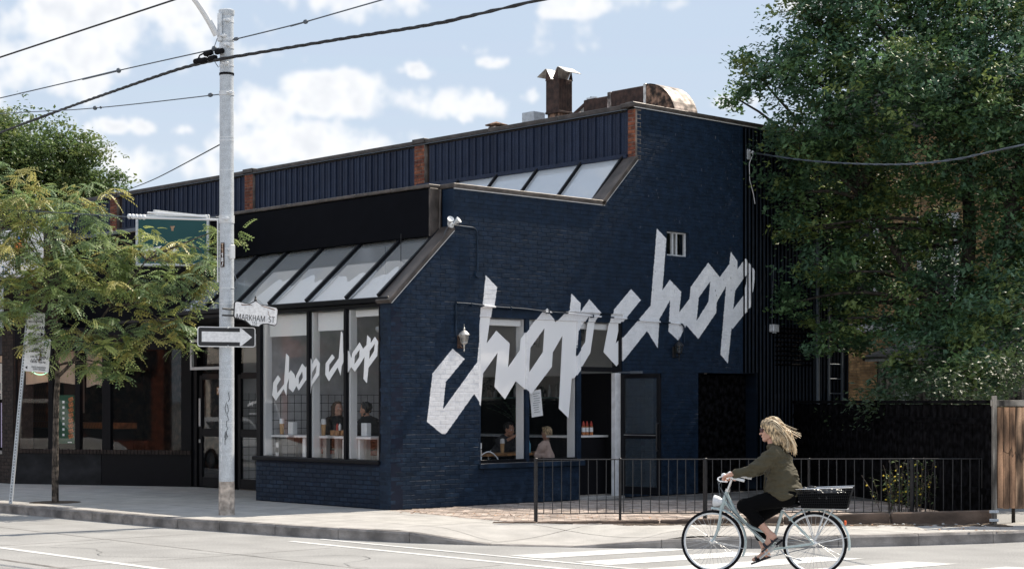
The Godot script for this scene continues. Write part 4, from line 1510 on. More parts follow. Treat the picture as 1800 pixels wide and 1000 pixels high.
func build_wall_fittings() -> void:
	var t := thing("wall_conduit", "long painted conduit running under the white letters over the side window", "conduit")
	var m := MB.new()
	var pp := PackedVector3Array()
	for k in 33:
		var s := lerpf(1.37, 6.96, k / 32.0)
		pp.append(Vector3(0.03, lerpf(3.505, 3.335, k / 32.0) + 0.006 * sin(k * 0.9), -s))
	m.tube(pp, 0.014, 8)
	m.wall_uv(MS, MY, MW, MH)
	put("run", m, M("mural"), t)
	m = MB.new()
	m.tube(PackedVector3Array([Vector3(0.03, 3.505, -1.36), Vector3(0.03, 2.98, -1.36)]), 0.016, 8)
	m.tube(PackedVector3Array([Vector3(0.03, 3.335, -6.95), Vector3(0.03, 3.33, -7.0), Vector3(0.03, 3.29, -7.05), Vector3(0.03, 3.22, -7.06), Vector3(0.03, 2.98, -7.06)]), 0.016, 8)
	put("drop", m, M("navy"), t)
	m = MB.new()
	for s in [1.7, 2.6, 3.5, 4.6, 5.6, 6.4]:
		var y := lerpf(3.505, 3.335, (s - 1.37) / 5.59)
		m.box(Vector3(-0.03, y - 0.035, -s - 0.012), Vector3(0.052, y + 0.022, -s + 0.012), 0.004)
	put("clip", m, M("navy"), t)
	wall_lamp(Vector3(0.0, 2.92, -1.45), "small bronze coach lantern on the wall left of the side window", true)
	wall_lamp(Vector3(0.0, 2.86, -6.80), "small dark coach lantern on the wall right of the open door", false)
	# flood light with its conduit
	t = thing("flood_light", "twin white flood light at the end of a bent conduit by the sloping coping", "light", Vector3(0.0, 4.78, -1.22))
	m = MB.new()
	m.tube(PackedVector3Array([Vector3(0.03, 0, -0.05), Vector3(0.03, -0.01, -0.50), Vector3(0.03, -0.03, -0.57), Vector3(0.03, -0.09, -0.61), Vector3(0.03, -0.72, -0.62)]), 0.015, 8)
	put("conduit", m, M("navy"), t)
	m = MB.new()
	m.lathe([Vector2(0, 0.05), Vector2(0.055, 0.05), Vector2(0.06, 0.0), Vector2(0, 0.0)], 14, Transform3D(Basis(Vector3(0, 0, 1), -PI / 2), Vector3(0.0, -0.78, -0.62)))
	put("junction_box", m, M("navy"), t)
	m = MB.new()
	m.lathe([Vector2(0, 0), Vector2(0.045, 0.0), Vector2(0.05, 0.05), Vector2(0, 0.06)], 12, Transform3D(Basis(Vector3(0, 0, 1), -PI / 2), Vector3(0.0, 0, -0.03)))
	put("mount", m, M("galv_light"), t)
	for s in [-1.0, 1.0]:
		m = MB.new()
		m.lathe([Vector2(0, -0.02), Vector2(0.022, -0.02), Vector2(0.03, 0.03), Vector2(0.055, 0.10), Vector2(0.057, 0.115), Vector2(0, 0.105)], 14, Transform3D(Basis.looking_at(Vector3(0.75, 0.55, s * 0.3).normalized(), UPV) * Basis(Vector3(1, 0, 0), -PI / 2), Vector3(0.075, 0.02, s * 0.055)))
		put("lamp_head", m, M("galv"), t)
	m = MB.new()
	m.tube(PackedVector3Array([Vector3(0.02, -0.02, 0.02), Vector3(0.03, -0.12, 0.10), Vector3(-0.02, -0.20, 0.09)]), 0.005, 5)
	put("lead", m, M("cable_grey"), t)
	# sensor box
	t = thing("wall_sensor", "small grey box light on the dark rear wall under the tree", "light", Vector3(0.02, 3.33, -9.70))
	m = MB.new()
	m.box(Vector3(0, -0.07, -0.09), Vector3(0.12, 0.08, 0.09), 0.012)
	put("housing", m, M("galv_light"), t)
	m = MB.new()
	m.ball(Vector3(0.07, -0.08, -0.03), Vector3(0.025, 0.02, 0.025), 8)
	m.ball(Vector3(0.07, -0.08, 0.04), Vector3(0.025, 0.02, 0.025), 8)
	put("lens", m, M("galv"), t)
	# bracket of the service wire with hanging loop
	t = thing("wire_bracket", "small service bracket high on the dark wall where the cable lands", "bracket", Vector3(0.0, 6.71, -8.98))
	m = MB.new()
	m.box(Vector3(0.0, -0.10, -0.05), Vector3(0.03, 0.10, 0.05), 0.004)
	m.tube(PackedVector3Array([Vector3(0.0, 0.03, 0.0), Vector3(0.14, 0.03, 0.0)]), 0.012, 6)
	put("plate", m, M("galv"), t)
	m = MB.new()
	m.ball(Vector3(0.12, 0.03, 0), Vector3(0.03, 0.035, 0.03), 8)
	m.ball(Vector3(0.08, 0.06, 0.05), Vector3(0.025, 0.03, 0.025), 8)
	put("insulator", m, M("galv_light"), t)
	m = MB.new()
	m.tube(PackedVector3Array([Vector3(0.13, 0.0, 0.0), Vector3(0.05, -0.18, 0.02), Vector3(0.03, -0.5, -0.02), Vector3(0.03, -0.78, -0.14), Vector3(0.03, -0.95, -0.18)]), 0.008, 6)
	put("hanging_lead", m, M("white_paint"), t)
	m = MB.new()
	m.tube(PackedVector3Array([Vector3(0.03, 4.6, -9.75), Vector3(0.035, 4.2, -9.72), Vector3(0.03, 3.42, -9.70)]), 0.006, 6)
	solo("sensor_lead", m, M("cable_grey"), "thin grey lead hanging down the dark wall above the box light", "cable")


func wall_lamp(at: Vector3, label: String, lit: bool) -> void:
	var t := thing("wall_lantern", label, "lantern", at)
	var f := "rust_dark" if lit else "black_iron"
	var m := MB.new()
	m.box(Vector3(0, -0.16, -0.045), Vector3(0.02, 0.05, 0.045), 0.006)
	m.tube(PackedVector3Array([Vector3(0.02, -0.12, 0), Vector3(0.09, -0.16, 0), Vector3(0.13, -0.13, 0), Vector3(0.13, -0.07, 0)]), 0.011, 8)
	put("bracket", m, M(f), t)
	m = MB.new()
	var xf := Transform3D(Basis(), Vector3(0.13, 0, 0))
	m.lathe([Vector2(0.005, -0.22), Vector2(0.012, -0.19), Vector2(0.006, -0.17), Vector2(0.02, -0.10), Vector2(0.055, -0.075), Vector2(0.05, -0.06), Vector2(0, -0.06)], 12, xf)
	m.lathe([Vector2(0.0, 0.06), Vector2(0.095, 0.055), Vector2(0.09, 0.07), Vector2(0.05, 0.115), Vector2(0.018, 0.135), Vector2(0.012, 0.15), Vector2(0.02, 0.165), Vector2(0.006, 0.185), Vector2(0.004, 0.23), Vector2(0, 0.235)], 12, xf)
	for k in 6:
		var a := TAU * k / 6
		m.tube(PackedVector3Array([xf * Vector3(cos(a) * 0.05, -0.065, sin(a) * 0.05), xf * Vector3(cos(a) * 0.078, 0.06, sin(a) * 0.078)]), 0.006, 5)
	put("cage", m, M("tin" if lit else "black_iron"), t)
	m = MB.new()
	m.lathe([Vector2(0.043, -0.06), Vector2(0.068, 0.055)], 12, xf)
	put("glass_shade", m, M("tin" if lit else "pane_dark"), t)


# ---------------------------------------------------------------- lettering
var fonts := {}


func text_mesh(t: String, h: float, depth := 0.002, bold := true, face := "Droid Sans") -> TextMesh:
	var key := face + str(bold)
	if not fonts.has(key):
		var f := SystemFont.new()
		f.font_names = PackedStringArray([face])
		f.font_weight = 700 if bold else 400
		fonts[key] = f
	var m := TextMesh.new()
	m.text = t
	m.font = fonts[key]
	m.font_size = 32
	m.pixel_size = h / 23.0
	m.depth = depth
	m.curve_step = 4.0
	return m


func text(nm: String, t: String, h: float, xf: Transform3D, mt: Material, parent: Node3D, squeeze := 1.0, bold := true) -> MeshInstance3D:
	var o := put(nm, text_mesh(t, h, 0.002, bold), mt, parent)
	o.transform = xf * Transform3D(Basis().scaled(Vector3(squeeze, 1, 1)), Vector3.ZERO)
	return o


func glow_mat(nm: String, c: Color, e: float) -> StandardMaterial3D:
	var m := mat(nm, c, 0.5)
	m.emission_enabled = true
	m.emission = c.linear_to_srgb()
	m.emission_energy_multiplier = e
	return m


func round_rect(w: float, h: float, r: float) -> PackedVector2Array:
	var p := PackedVector2Array()
	for q in [[1, 1, 0.0], [-1, 1, 0.5], [-1, -1, 1.0], [1, -1, 1.5]]:
		for k in 5:
			var a: float = PI * (q[2] + 0.5 * k / 4.0)
			p.append(Vector2(q[0] * (w / 2 - r) + cos(a) * r, q[1] * (h / 2 - r) + sin(a) * r))
	return p


# ---------------------------------------------------------------- the neighbouring shops
func build_neighbours() -> void:
	mat("cream", Color(0.62, 0.58, 0.53), 0.8)
	var xf := Transform3D(Basis(Vector3(0.8808, 0, -0.4735), UPV, Vector3(0.4735, 0, 0.8808)), Vector3(-12.3, 0, 0.25))
	var T := thing("neighbour_shop", "dark brick shop with an angled glass front left of the pole", "shop")
	var sub := func(nm: String, m: MB, mt: String, par: Node3D) -> MeshInstance3D:
		var o := put(nm, m, M(mt), par)
		o.transform = xf
		return o
	var m := MB.new()
	m.box(Vector3(0, 0.12, -0.2), Vector3(2.12, 0.80, -0.01))
	sub.call("bulkhead_panel", m, "coal", T)
	m = MB.new()
	m.box(Vector3(2.13, 0.12, -0.2), Vector3(4.22, 0.80, -0.014))
	sub.call("bulkhead_panel", m, "black_frame", T)
	m = MB.new()
	m.box(Vector3(0, 0.80, -0.2), Vector3(4.22, 0.875, 0.0))
	var bs: MeshInstance3D = sub.call("brick_sill", m, "mortar_dark", T)
	for k in 52:
		m = MB.new()
		m.box(Vector3(k * 0.081 + 0.004, 0.802, -0.15), Vector3(k * 0.081 + 0.075, 0.884 + rng.randf_range(0, 0.003), 0.02 + rng.randf_range(0, 0.004)), 0.004)
		put("brick", m, M("brick_dark"), bs)
	for q in [[0.0, 0.06], [0.83, 0.94], [1.48, 1.60], [2.13, 2.33], [3.98, 4.22]]:
		m = MB.new()
		m.box(Vector3(q[0], 0.886, -0.14), Vector3(q[1], 2.95, -0.02), 0.005)
		sub.call("mullion", m, "black_frame", T)
	m = MB.new()
	m.box(Vector3(0, 2.95, -0.2), Vector3(4.22, 3.42, 0.0))
	sub.call("header", m, "black_frame", T)
	for q in [[0.06, 0.83], [0.94, 1.48], [1.60, 2.13], [2.33, 3.98]]:
		var o := pane_quad("pane", Vector3(q[0], 0.886, -0.08), Vector3(q[1], 0.886, -0.08), Vector3(q[1], 2.95, -0.08), Vector3(q[0], 2.95, -0.08), "pane", T)
		o.transform = xf
	# room behind the angled glass
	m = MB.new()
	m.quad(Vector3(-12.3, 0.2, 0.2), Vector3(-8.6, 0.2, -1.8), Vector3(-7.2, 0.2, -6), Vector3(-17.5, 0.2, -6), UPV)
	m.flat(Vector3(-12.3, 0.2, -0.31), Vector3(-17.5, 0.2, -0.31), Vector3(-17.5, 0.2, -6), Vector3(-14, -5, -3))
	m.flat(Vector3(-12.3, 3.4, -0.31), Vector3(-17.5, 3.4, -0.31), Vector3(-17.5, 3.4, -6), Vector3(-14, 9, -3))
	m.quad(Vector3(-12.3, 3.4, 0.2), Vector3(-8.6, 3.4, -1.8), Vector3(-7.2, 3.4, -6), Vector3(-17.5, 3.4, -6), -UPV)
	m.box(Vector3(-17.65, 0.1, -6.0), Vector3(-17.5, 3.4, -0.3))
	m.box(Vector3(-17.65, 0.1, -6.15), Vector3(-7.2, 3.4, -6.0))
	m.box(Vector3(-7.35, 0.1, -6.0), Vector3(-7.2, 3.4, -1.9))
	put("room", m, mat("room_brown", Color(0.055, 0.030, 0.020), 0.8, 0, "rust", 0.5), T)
	m = MB.new()
	m.box(Vector3(-15.6, 1.62, -2.75), Vector3(-14.7, 2.5, -2.70))
	put("notice_board", m, M("cream"), T)
	m = MB.new()
	m.box(Vector3(-16.9, 0.2, -2.8), Vector3(-16.3, 3.2, -2.6))
	put("wood_panel", m, M("wood_top"), T)
	m = MB.new()
	m.box(Vector3(-16.4, 0.2, -2.4), Vector3(-11.9, 1.28, -1.9), 0.01)
	put("counter", m, M("interior_dark"), T)
	m = MB.new()
	m.box(Vector3(-16.45, 1.285, -2.45), Vector3(-11.85, 1.42, -1.82), 0.01)
	put("counter_top", m, M("wood_top"), T)
	# pale valance
	mat("valance", Color(0.60, 0.44, 0.32), 0.9)
	for q in [[0.08, 1.46, 2.24], [1.62, 2.12, 2.18]]:
		m = MB.new()
		var n := 24
		for k in n:
			var x0: float = lerpf(q[0], q[1], float(k) / n)
			var x1: float = lerpf(q[0], q[1], float(k + 1) / n)
			var b0: float = q[2] + 0.06 * pow(sin(float(k) / n * PI), 2.0)
			var b1: float = q[2] + 0.06 * pow(sin(float(k + 1) / n * PI), 2.0)
			var z0 := -0.24 + 0.012 * sin(k * 1.3)
			var z1 := -0.24 + 0.012 * sin((k + 1) * 1.3)
			m.quada(Vector3(x0, b0, z0), Vector3(x1, b1, z1), Vector3(x1, 2.94, z1), Vector3(x0, 2.94, z0), Vector3(0, 2.5, -3))
		sub.call("valance", m, "valance", T)
	# green menu banner hanging in the window
	mat("banner_green", Color(0.03, 0.10, 0.055), 0.8)
	mat("food_orange", Color(0.55, 0.20, 0.07), 0.7, 0, "rust", 6.0)
	var B := thing("menu_banner", "tall green food banner hanging inside the neighbouring shop window behind the young tree", "banner")
	m = MB.new()
	m.box(Vector3(0.98, 1.0, -0.20), Vector3(1.36, 2.02, -0.19))
	sub.call("cloth", m, "banner_green", B)
	m = MB.new()
	for k in 8:
		m.obox(Transform3D(Basis(Vector3(0, 0, 1), 0.35), Vector3(1.28, 1.16 + k * 0.11, -0.186)), Vector3(0.12, 0.085, 0.006))
	sub.call("food_picture", m, "food_orange", B)
	m = MB.new()
	for k in 7:
		m.box(Vector3(1.07, 1.16 + k * 0.115, -0.189), Vector3(1.12, 1.21 + k * 0.115, -0.186))
	m.box(Vector3(1.20, 1.02, -0.189), Vector3(1.30, 1.04, -0.186))
	sub.call("print", m, "vinyl", B)
	# lit things
	var la := thing("paper_lantern", "glowing orange lantern hanging inside the neighbouring shop window", "lantern", xf * Vector3(1.83, 2.50, -0.55))
	m = MB.new()
	m.lathe([Vector2(0.0, -0.14), Vector2(0.08, -0.13), Vector2(0.12, -0.05), Vector2(0.115, 0.05), Vector2(0.07, 0.13), Vector2(0.0, 0.14)], 16)
	put("shade", m, glow_mat("lantern_glow", Color(0.95, 0.30, 0.02), 0.75), la)
	m = MB.new()
	m.tube(PackedVector3Array([Vector3(0, 0.13, 0), Vector3(0, 0.9, 0)]), 0.006, 5)
	put("cord", m, M("cable"), la)
	var ol := OmniLight3D.new()
	ol.name = "bulb"
	ol.light_color = Color(1, 0.55, 0.2)
	ol.light_energy = 0.12
	ol.light_size = 0.05
	ol.omni_range = 12.0
	ol.omni_attenuation = 2.0
	ol.shadow_enabled = true
	la.add_child(ol)
	var ne := thing("neon_sign", "lit oval neon OPEN sign in the neighbouring shop window beside the parking signs", "neon sign", xf * Vector3(0.55, 2.66, -0.16))
	ne.basis = xf.basis
	m = MB.new()
	var ring := PackedVector3Array()
	for k in 28:
		ring.append(Vector3(0.27 * cos(TAU * k / 28), 0.21 * sin(TAU * k / 28), 0))
	m.tube(ring, 0.011, 6, true)
	put("oval_tube", m, glow_mat("neon_green", Color(0.45, 0.9, 0.6), 1.0), ne)
	text("word", "OPEN", 0.15, Transform3D(Basis(), Vector3.ZERO), glow_mat("neon_red", Color(1.0, 0.16, 0.04), 1.1), ne, 0.8)
	var nl := OmniLight3D.new()
	nl.name = "neon_light"
	nl.light_color = Color(1, 0.45, 0.25)
	nl.light_energy = 0.02
	nl.light_size = 0.2
	nl.position = Vector3(0, 0, 0.06)
	nl.omni_range = 8.0
	nl.omni_attenuation = 2.0
	nl.shadow_enabled = true
	ne.add_child(nl)
	# recessed entry with two doors
	var wz := -1.80
	m = MB.new()
	m.box(Vector3(-8.8, 0.15, -2.0), Vector3(-8.45, 3.42, wz))
	m.box(Vector3(-7.32, 0.15, -2.0), Vector3(-7.08, 3.42, wz))
	m.box(Vector3(-5.95, 0.15, -2.0), Vector3(-3.76, 3.42, wz))
	m.box(Vector3(-8.45, 3.2, -2.0), Vector3(-5.95, 3.42, wz))
	put("entry_wall", m, M("black_frame"), T)
	m = MB.new()
	m.box(Vector3(-9.0, 3.421, -2.0), Vector3(-3.76, 3.47, -0.17))
	put("entry_soffit", m, M("black_frame"), T)
	m = MB.new()
	m.box(Vector3(-12.4, 3.43, -1.30), Vector3(-6.32, 5.32, -0.9))
	put("fascia", m, M("black_sign"), T)
	m = MB.new()
	for k in 5:
		m.box(Vector3(-12.4 + k * 1.215, 5.325, -1.45), Vector3(-11.19 + k * 1.215, 5.40, -0.86), 0.008)
	put("coping", m, M("cable_grey"), T)
	m = MB.new()
	m.box(Vector3(-12.4, 5.2, -5.8), Vector3(-12.0, 5.3, -1.3))
	m.box(Vector3(-12.6, 3.4, -6.0), Vector3(-12.4, 5.3, 0.0))
	put("party_wall", m, M("brick_dark"), T)
	for d in [[-8.42, -7.34, "pane_dark"], [-7.04, -5.98, "pane"]]:
		var dn := Node3D.new()
		dn.name = numbered(T, "door")
		T.add_child(dn)
		var z := wz - 0.06
		for q in [[d[0], 0.17, d[0] + 0.11, 2.42], [d[1] - 0.11, 0.17, d[1], 2.42]]:
			m = MB.new()
			m.box(Vector3(q[0], q[1], z - 0.025), Vector3(q[2], q[3], z + 0.025), 0.004)
			put("stile", m, M("black_frame"), dn)
		for q in [[0.17, 0.36], [1.18, 1.34], [2.33, 2.45]]:
			m = MB.new()
			m.box(Vector3(d[0] + 0.112, q[0], z - 0.022), Vector3(d[1] - 0.112, q[1], z + 0.022), 0.004)
			put("rail", m, M("black_frame"), dn)
		for q in [[0.36, 1.18], [1.34, 2.33], [2.46, 3.2]]:
			pane_quad("pane", Vector3(d[0] + 0.11, q[0], z), Vector3(d[1] - 0.11, q[0], z), Vector3(d[1] - 0.11, q[1], z), Vector3(d[0] + 0.11, q[1], z), "pane", dn)
		m = MB.new()
		if d[2] == "pane_dark":
			m.box(Vector3(d[0] + 0.03, 1.38, z + 0.03), Vector3(d[0] + 0.085, 1.95, z + 0.055), 0.006)
			m.box(Vector3(d[0] + 0.035, 1.05, z + 0.03), Vector3(d[0] + 0.08, 1.12, z + 0.055), 0.006)
			put("pull_plate", m, M("steel"), dn)
		else:
			m.tube(PackedVector3Array([Vector3(d[1] - 0.06, 1.60, z + 0.03), Vector3(d[1] - 0.06, 1.58, z + 0.09), Vector3(d[1] - 0.06, 1.02, z + 0.09), Vector3(d[1] - 0.06, 1.0, z + 0.03)]), 0.018, 8)
			put("pull_handle", m, M("black_iron"), dn)
			m = MB.new()
			for p in word_pieces(window_word(), -4, 1, 0, 4):
				m.prism(p, 0.0, 0.002, Transform3D(Basis().scaled(Vector3(0.15, 0.15, 1)), Vector3(-6.22, 1.50, z + 0.003)))
			for k in 3:
				m.box(Vector3(-6.66 + k * 0.11, 1.64, z + 0.003), Vector3(-6.57 + k * 0.11, 1.655, z + 0.005))
			put("lettering", m, M("vinyl"), dn)
	# house number and white framed transom
	m = MB.new()
	m.box(Vector3(-7.68, 2.02, wz + 0.02), Vector3(-7.42, 2.17, wz + 0.03), 0.003)
	put("number_plate", m, M("wood_top"), T)
	text("house_number", "769", 0.10, Transform3D(Basis(), Vector3(-7.55, 2.095, wz + 0.032)), M("vinyl"), T, 0.9)
	m = MB.new()
	m.box(Vector3(-8.5, 2.52, wz + 0.07), Vector3(-7.25, 2.58, wz + 0.13), 0.004)
	m.box(Vector3(-8.5, 2.58, wz + 0.07), Vector3(-8.44, 3.08, wz + 0.13), 0.004)
	m.box(Vector3(-7.31, 2.58, wz + 0.07), Vector3(-7.25, 3.08, wz + 0.13), 0.004)
	m.box(Vector3(-8.5, 3.08, wz + 0.07), Vector3(-7.25, 3.14, wz + 0.13), 0.004)
	put("transom_frame", m, M("white_post"), T)
	# brick pier at the left end
	m = MB.new()
	m.box(Vector3(-12.80, 0.1, -0.2), Vector3(-12.30, 3.42, 0.26))
	var pier := put("brick_pier", m, M("mortar_dark"), T)
	for b in courses(pts([-12.80, 0.15, -12.30, 0.15, -12.30, 3.42, -12.80, 3.42]), []):
		m = MB.new()
		brick_shape(m, Transform3D(Basis(), Vector3(0, 0, 0.266)), b[0], b[1], b[2], b[3], rng.randf_range(0, 0.004))
		put("brick", m, M("brick_dark"), pier)
	m = MB.new()
	m.box(Vector3(-12.29, 0.1, -0.19), Vector3(-12.28, 3.4, 0.25))
	put("pier_return", m, M("brick_dark"), pier)
	# shop further left
	var L := thing("white_shop", "pale shop front with a dark blue band at the left edge", "shop")
	m = MB.new()
	m.box(Vector3(-26, 0.1, -0.28), Vector3(-12.82, 0.75, 0.22))
	var lb := put("base", m, M("mortar_dark"), L)
	for b in courses(pts([-14.6, 0.15, -12.82, 0.15, -12.82, 0.75, -14.6, 0.75]), []):
		m = MB.new()
		brick_shape(m, Transform3D(Basis(), Vector3(0, 0, 0.228)), b[0], b[1], b[2], b[3], 0.002)
		put("brick", m, M("brick_dark"), lb)
	m = MB.new()
	m.box(Vector3(-26, 0.76, -0.3), Vector3(-12.82, 0.83, 0.26), 0.006)
	put("sill", m, M("concrete_b"), L)
	m = MB.new()
	m.box(Vector3(-26, 1.93, -0.1), Vector3(-12.82, 2.70, 0.24))
	put("beige_panel", m, M("cream"), L)
	text("lettering", "03  11", 0.15, Transform3D(Basis(), Vector3(-13.15, 2.20, 0.243)), M("ink"), L, 1.0, false)
	text("lettering", "UPLOADS", 0.12, Transform3D(Basis(), Vector3(-13.22, 1.99, 0.243)), M("ink"), L, 0.9)
	m = MB.new()
	m.box(Vector3(-26, 2.72, -0.1), Vector3(-12.82, 2.86, 0.22))
	put("wood_band", m, M("valance"), L)
	m = MB.new()
	m.box(Vector3(-26, 2.88, -0.1), Vector3(-12.82, 3.38, 0.25), 0.006)
	put("blue_band", m, mat("deep_blue", Color(0.006, 0.009, 0.022), 0.5), L)
	text("lettering", "NTA", 0.22, Transform3D(Basis(), Vector3(-13.35, 3.13, 0.253)), M("vinyl"), L, 0.8)
	m = MB.new()
	m.box(Vector3(-26, 0.84, -0.1), Vector3(-12.82, 1.93, 0.12))
	put("dark_window", m, M("void"), L)
	mat("lilac", Color(0.52, 0.46, 0.62), 0.7)
	m = MB.new()
	m.box(Vector3(-13.10, 0.9, 0.122), Vector3(-12.99, 1.86, 0.14))
	put("poster_strip", m, M("lilac"), L)
	m = MB.new()
	m.box(Vector3(-13.6, 1.25, 0.122), Vector3(-13.2, 1.36, 0.14))
	m.box(Vector3(-13.6, 0.95, 0.122), Vector3(-13.2, 1.04, 0.14))
	m.box(Vector3(-12.98, 1.30, 0.122), Vector3(-12.90, 1.85, 0.14))
	put("poster", m, M("vinyl"), L)
	m = MB.new()
	m.box(Vector3(-12.98, 0.92, 0.122), Vector3(-12.88, 1.28, 0.14))
	put("red_poster", m, M("red_seat"), L)
	m = MB.new()
	m.quada(Vector3(-26, 4.35, 0.28), Vector3(-12.7, 4.35, 0.28), Vector3(-12.7, 3.44, 1.25), Vector3(-26, 3.44, 1.25), Vector3(-18, 3, 0))
	m.quada(Vector3(-26, 3.44, 1.25), Vector3(-12.7, 3.44, 1.25), Vector3(-12.7, 3.36, 1.25), Vector3(-26, 3.36, 1.25), Vector3(-18, 3, 0))
	m.flat(Vector3(-12.7, 4.35, 0.28), Vector3(-12.7, 3.44, 1.25), Vector3(-12.7, 3.44, 0.28), Vector3(-18, 3, 0))
	put("awning", m, M("white_paint"), L)
	m = MB.new()
	m.tube(PackedVector3Array([Vector3(-13.2, 4.2, 0.30), Vector3(-13.2, 3.46, 1.24)]), 0.02, 6)
	m.tube(PackedVector3Array([Vector3(-14.4, 4.2, 0.30), Vector3(-14.4, 3.46, 1.24)]), 0.02, 6)
	put("awning_arm", m, M("black_iron"), L)
	m = MB.new()
	m.box(Vector3(-26, 4.36, -1.4), Vector3(-12.62, 5.6, 0.1))
	put("upper_wall", m, M("coal"), L)
	m = MB.new()
	m.box(Vector3(-18, 4.50, 0.11), Vector3(-11.25, 5.50, 0.30), 0.015)
	var ws := put("white_sign", m, M("sign_white"), L)
	text("lettering", "Tel", 0.20, Transform3D(Basis(), Vector3(-12.55, 4.66, 0.302)), mat("teal_ink", Color(0.005, 0.06, 0.11), 0.6), ws)
	m = MB.new()
	m.lathe([Vector2(0, 0), Vector2(0.24, 0.0)], 24, Transform3D(Basis(Vector3(1, 0, 0), PI / 2), Vector3(-11.95, 5.15, 0.303)))
	put("emblem", m, mat("sun_orange", Color(0.75, 0.22, 0.03), 0.6), ws)
	m = MB.new()
	m.prism(pts([-0.25, 0.02, 0.0, 0.26, 0.27, 0.10, 0.1, 0.12]), 0.0, 0.003, Transform3D(Basis(), Vector3(-11.95, 5.18, 0.304)))
	put("emblem", m, mat("sky_blue", Color(0.01, 0.17, 0.6), 0.6), ws)
	# teal sign on its bracket
	var right := Vector3(0.6839, 0, -0.7296)
	var S := thing("teal_sign", "teal hanging sign in a white tube frame behind the young tree", "sign", Vector3(-6.97, 4.95, -0.32))
	S.basis = Basis(right, UPV, Vector3(0.7296, 0, 0.6839))
	m = MB.new()
	m.box(Vector3(-0.66, -0.45, -0.04), Vector3(0.66, 0.45, 0.04))
	put("face", m, M("teal"), S)
	for q in [[-0.70, -0.49, -0.65, 0.49], [0.65, -0.49, 0.70, 0.49], [-0.65, 0.44, 0.65, 0.49], [-0.65, -0.49, 0.65, -0.44]]:
		m = MB.new()
		m.box(Vector3(q[0], q[1], -0.055), Vector3(q[2], q[3], 0.055), 0.008)
		put("frame_bar", m, M("galv_light"), S)
	m = MB.new()
	m.prism(pts([-0.62, -0.20, -0.50, -0.16, -0.36, -0.14, -0.20, -0.10, -0.28, -0.20, -0.44, -0.24, -0.55, -0.33]), 0.041, 0.044)
	m.prism(pts([-0.14, -0.20, 0.0, -0.12, 0.10, -0.18, 0.0, -0.26]), 0.041, 0.044)
	put("emblem", m, M("vinyl"), S)
	m = MB.new()
	m.prism(pts([-0.05, 0.27, 0.05, 0.27, 0.02, 0.22, 0.02, 0.18, -0.02, 0.18, -0.02, 0.22]), 0.041, 0.044)
	put("emblem", m, M("cedar_c"), S)
	m = MB.new()
	m.bar(Vector3(-0.3, 0.49, 0), Vector3(-0.3, 0.55, 0), 0.03, 0.03)
	m.bar(Vector3(-0.35, 0.56, 0.05), Vector3(0.3, 0.56, -0.75), 0.04, 0.04)
	put("bracket", m, M("white_post"), S)


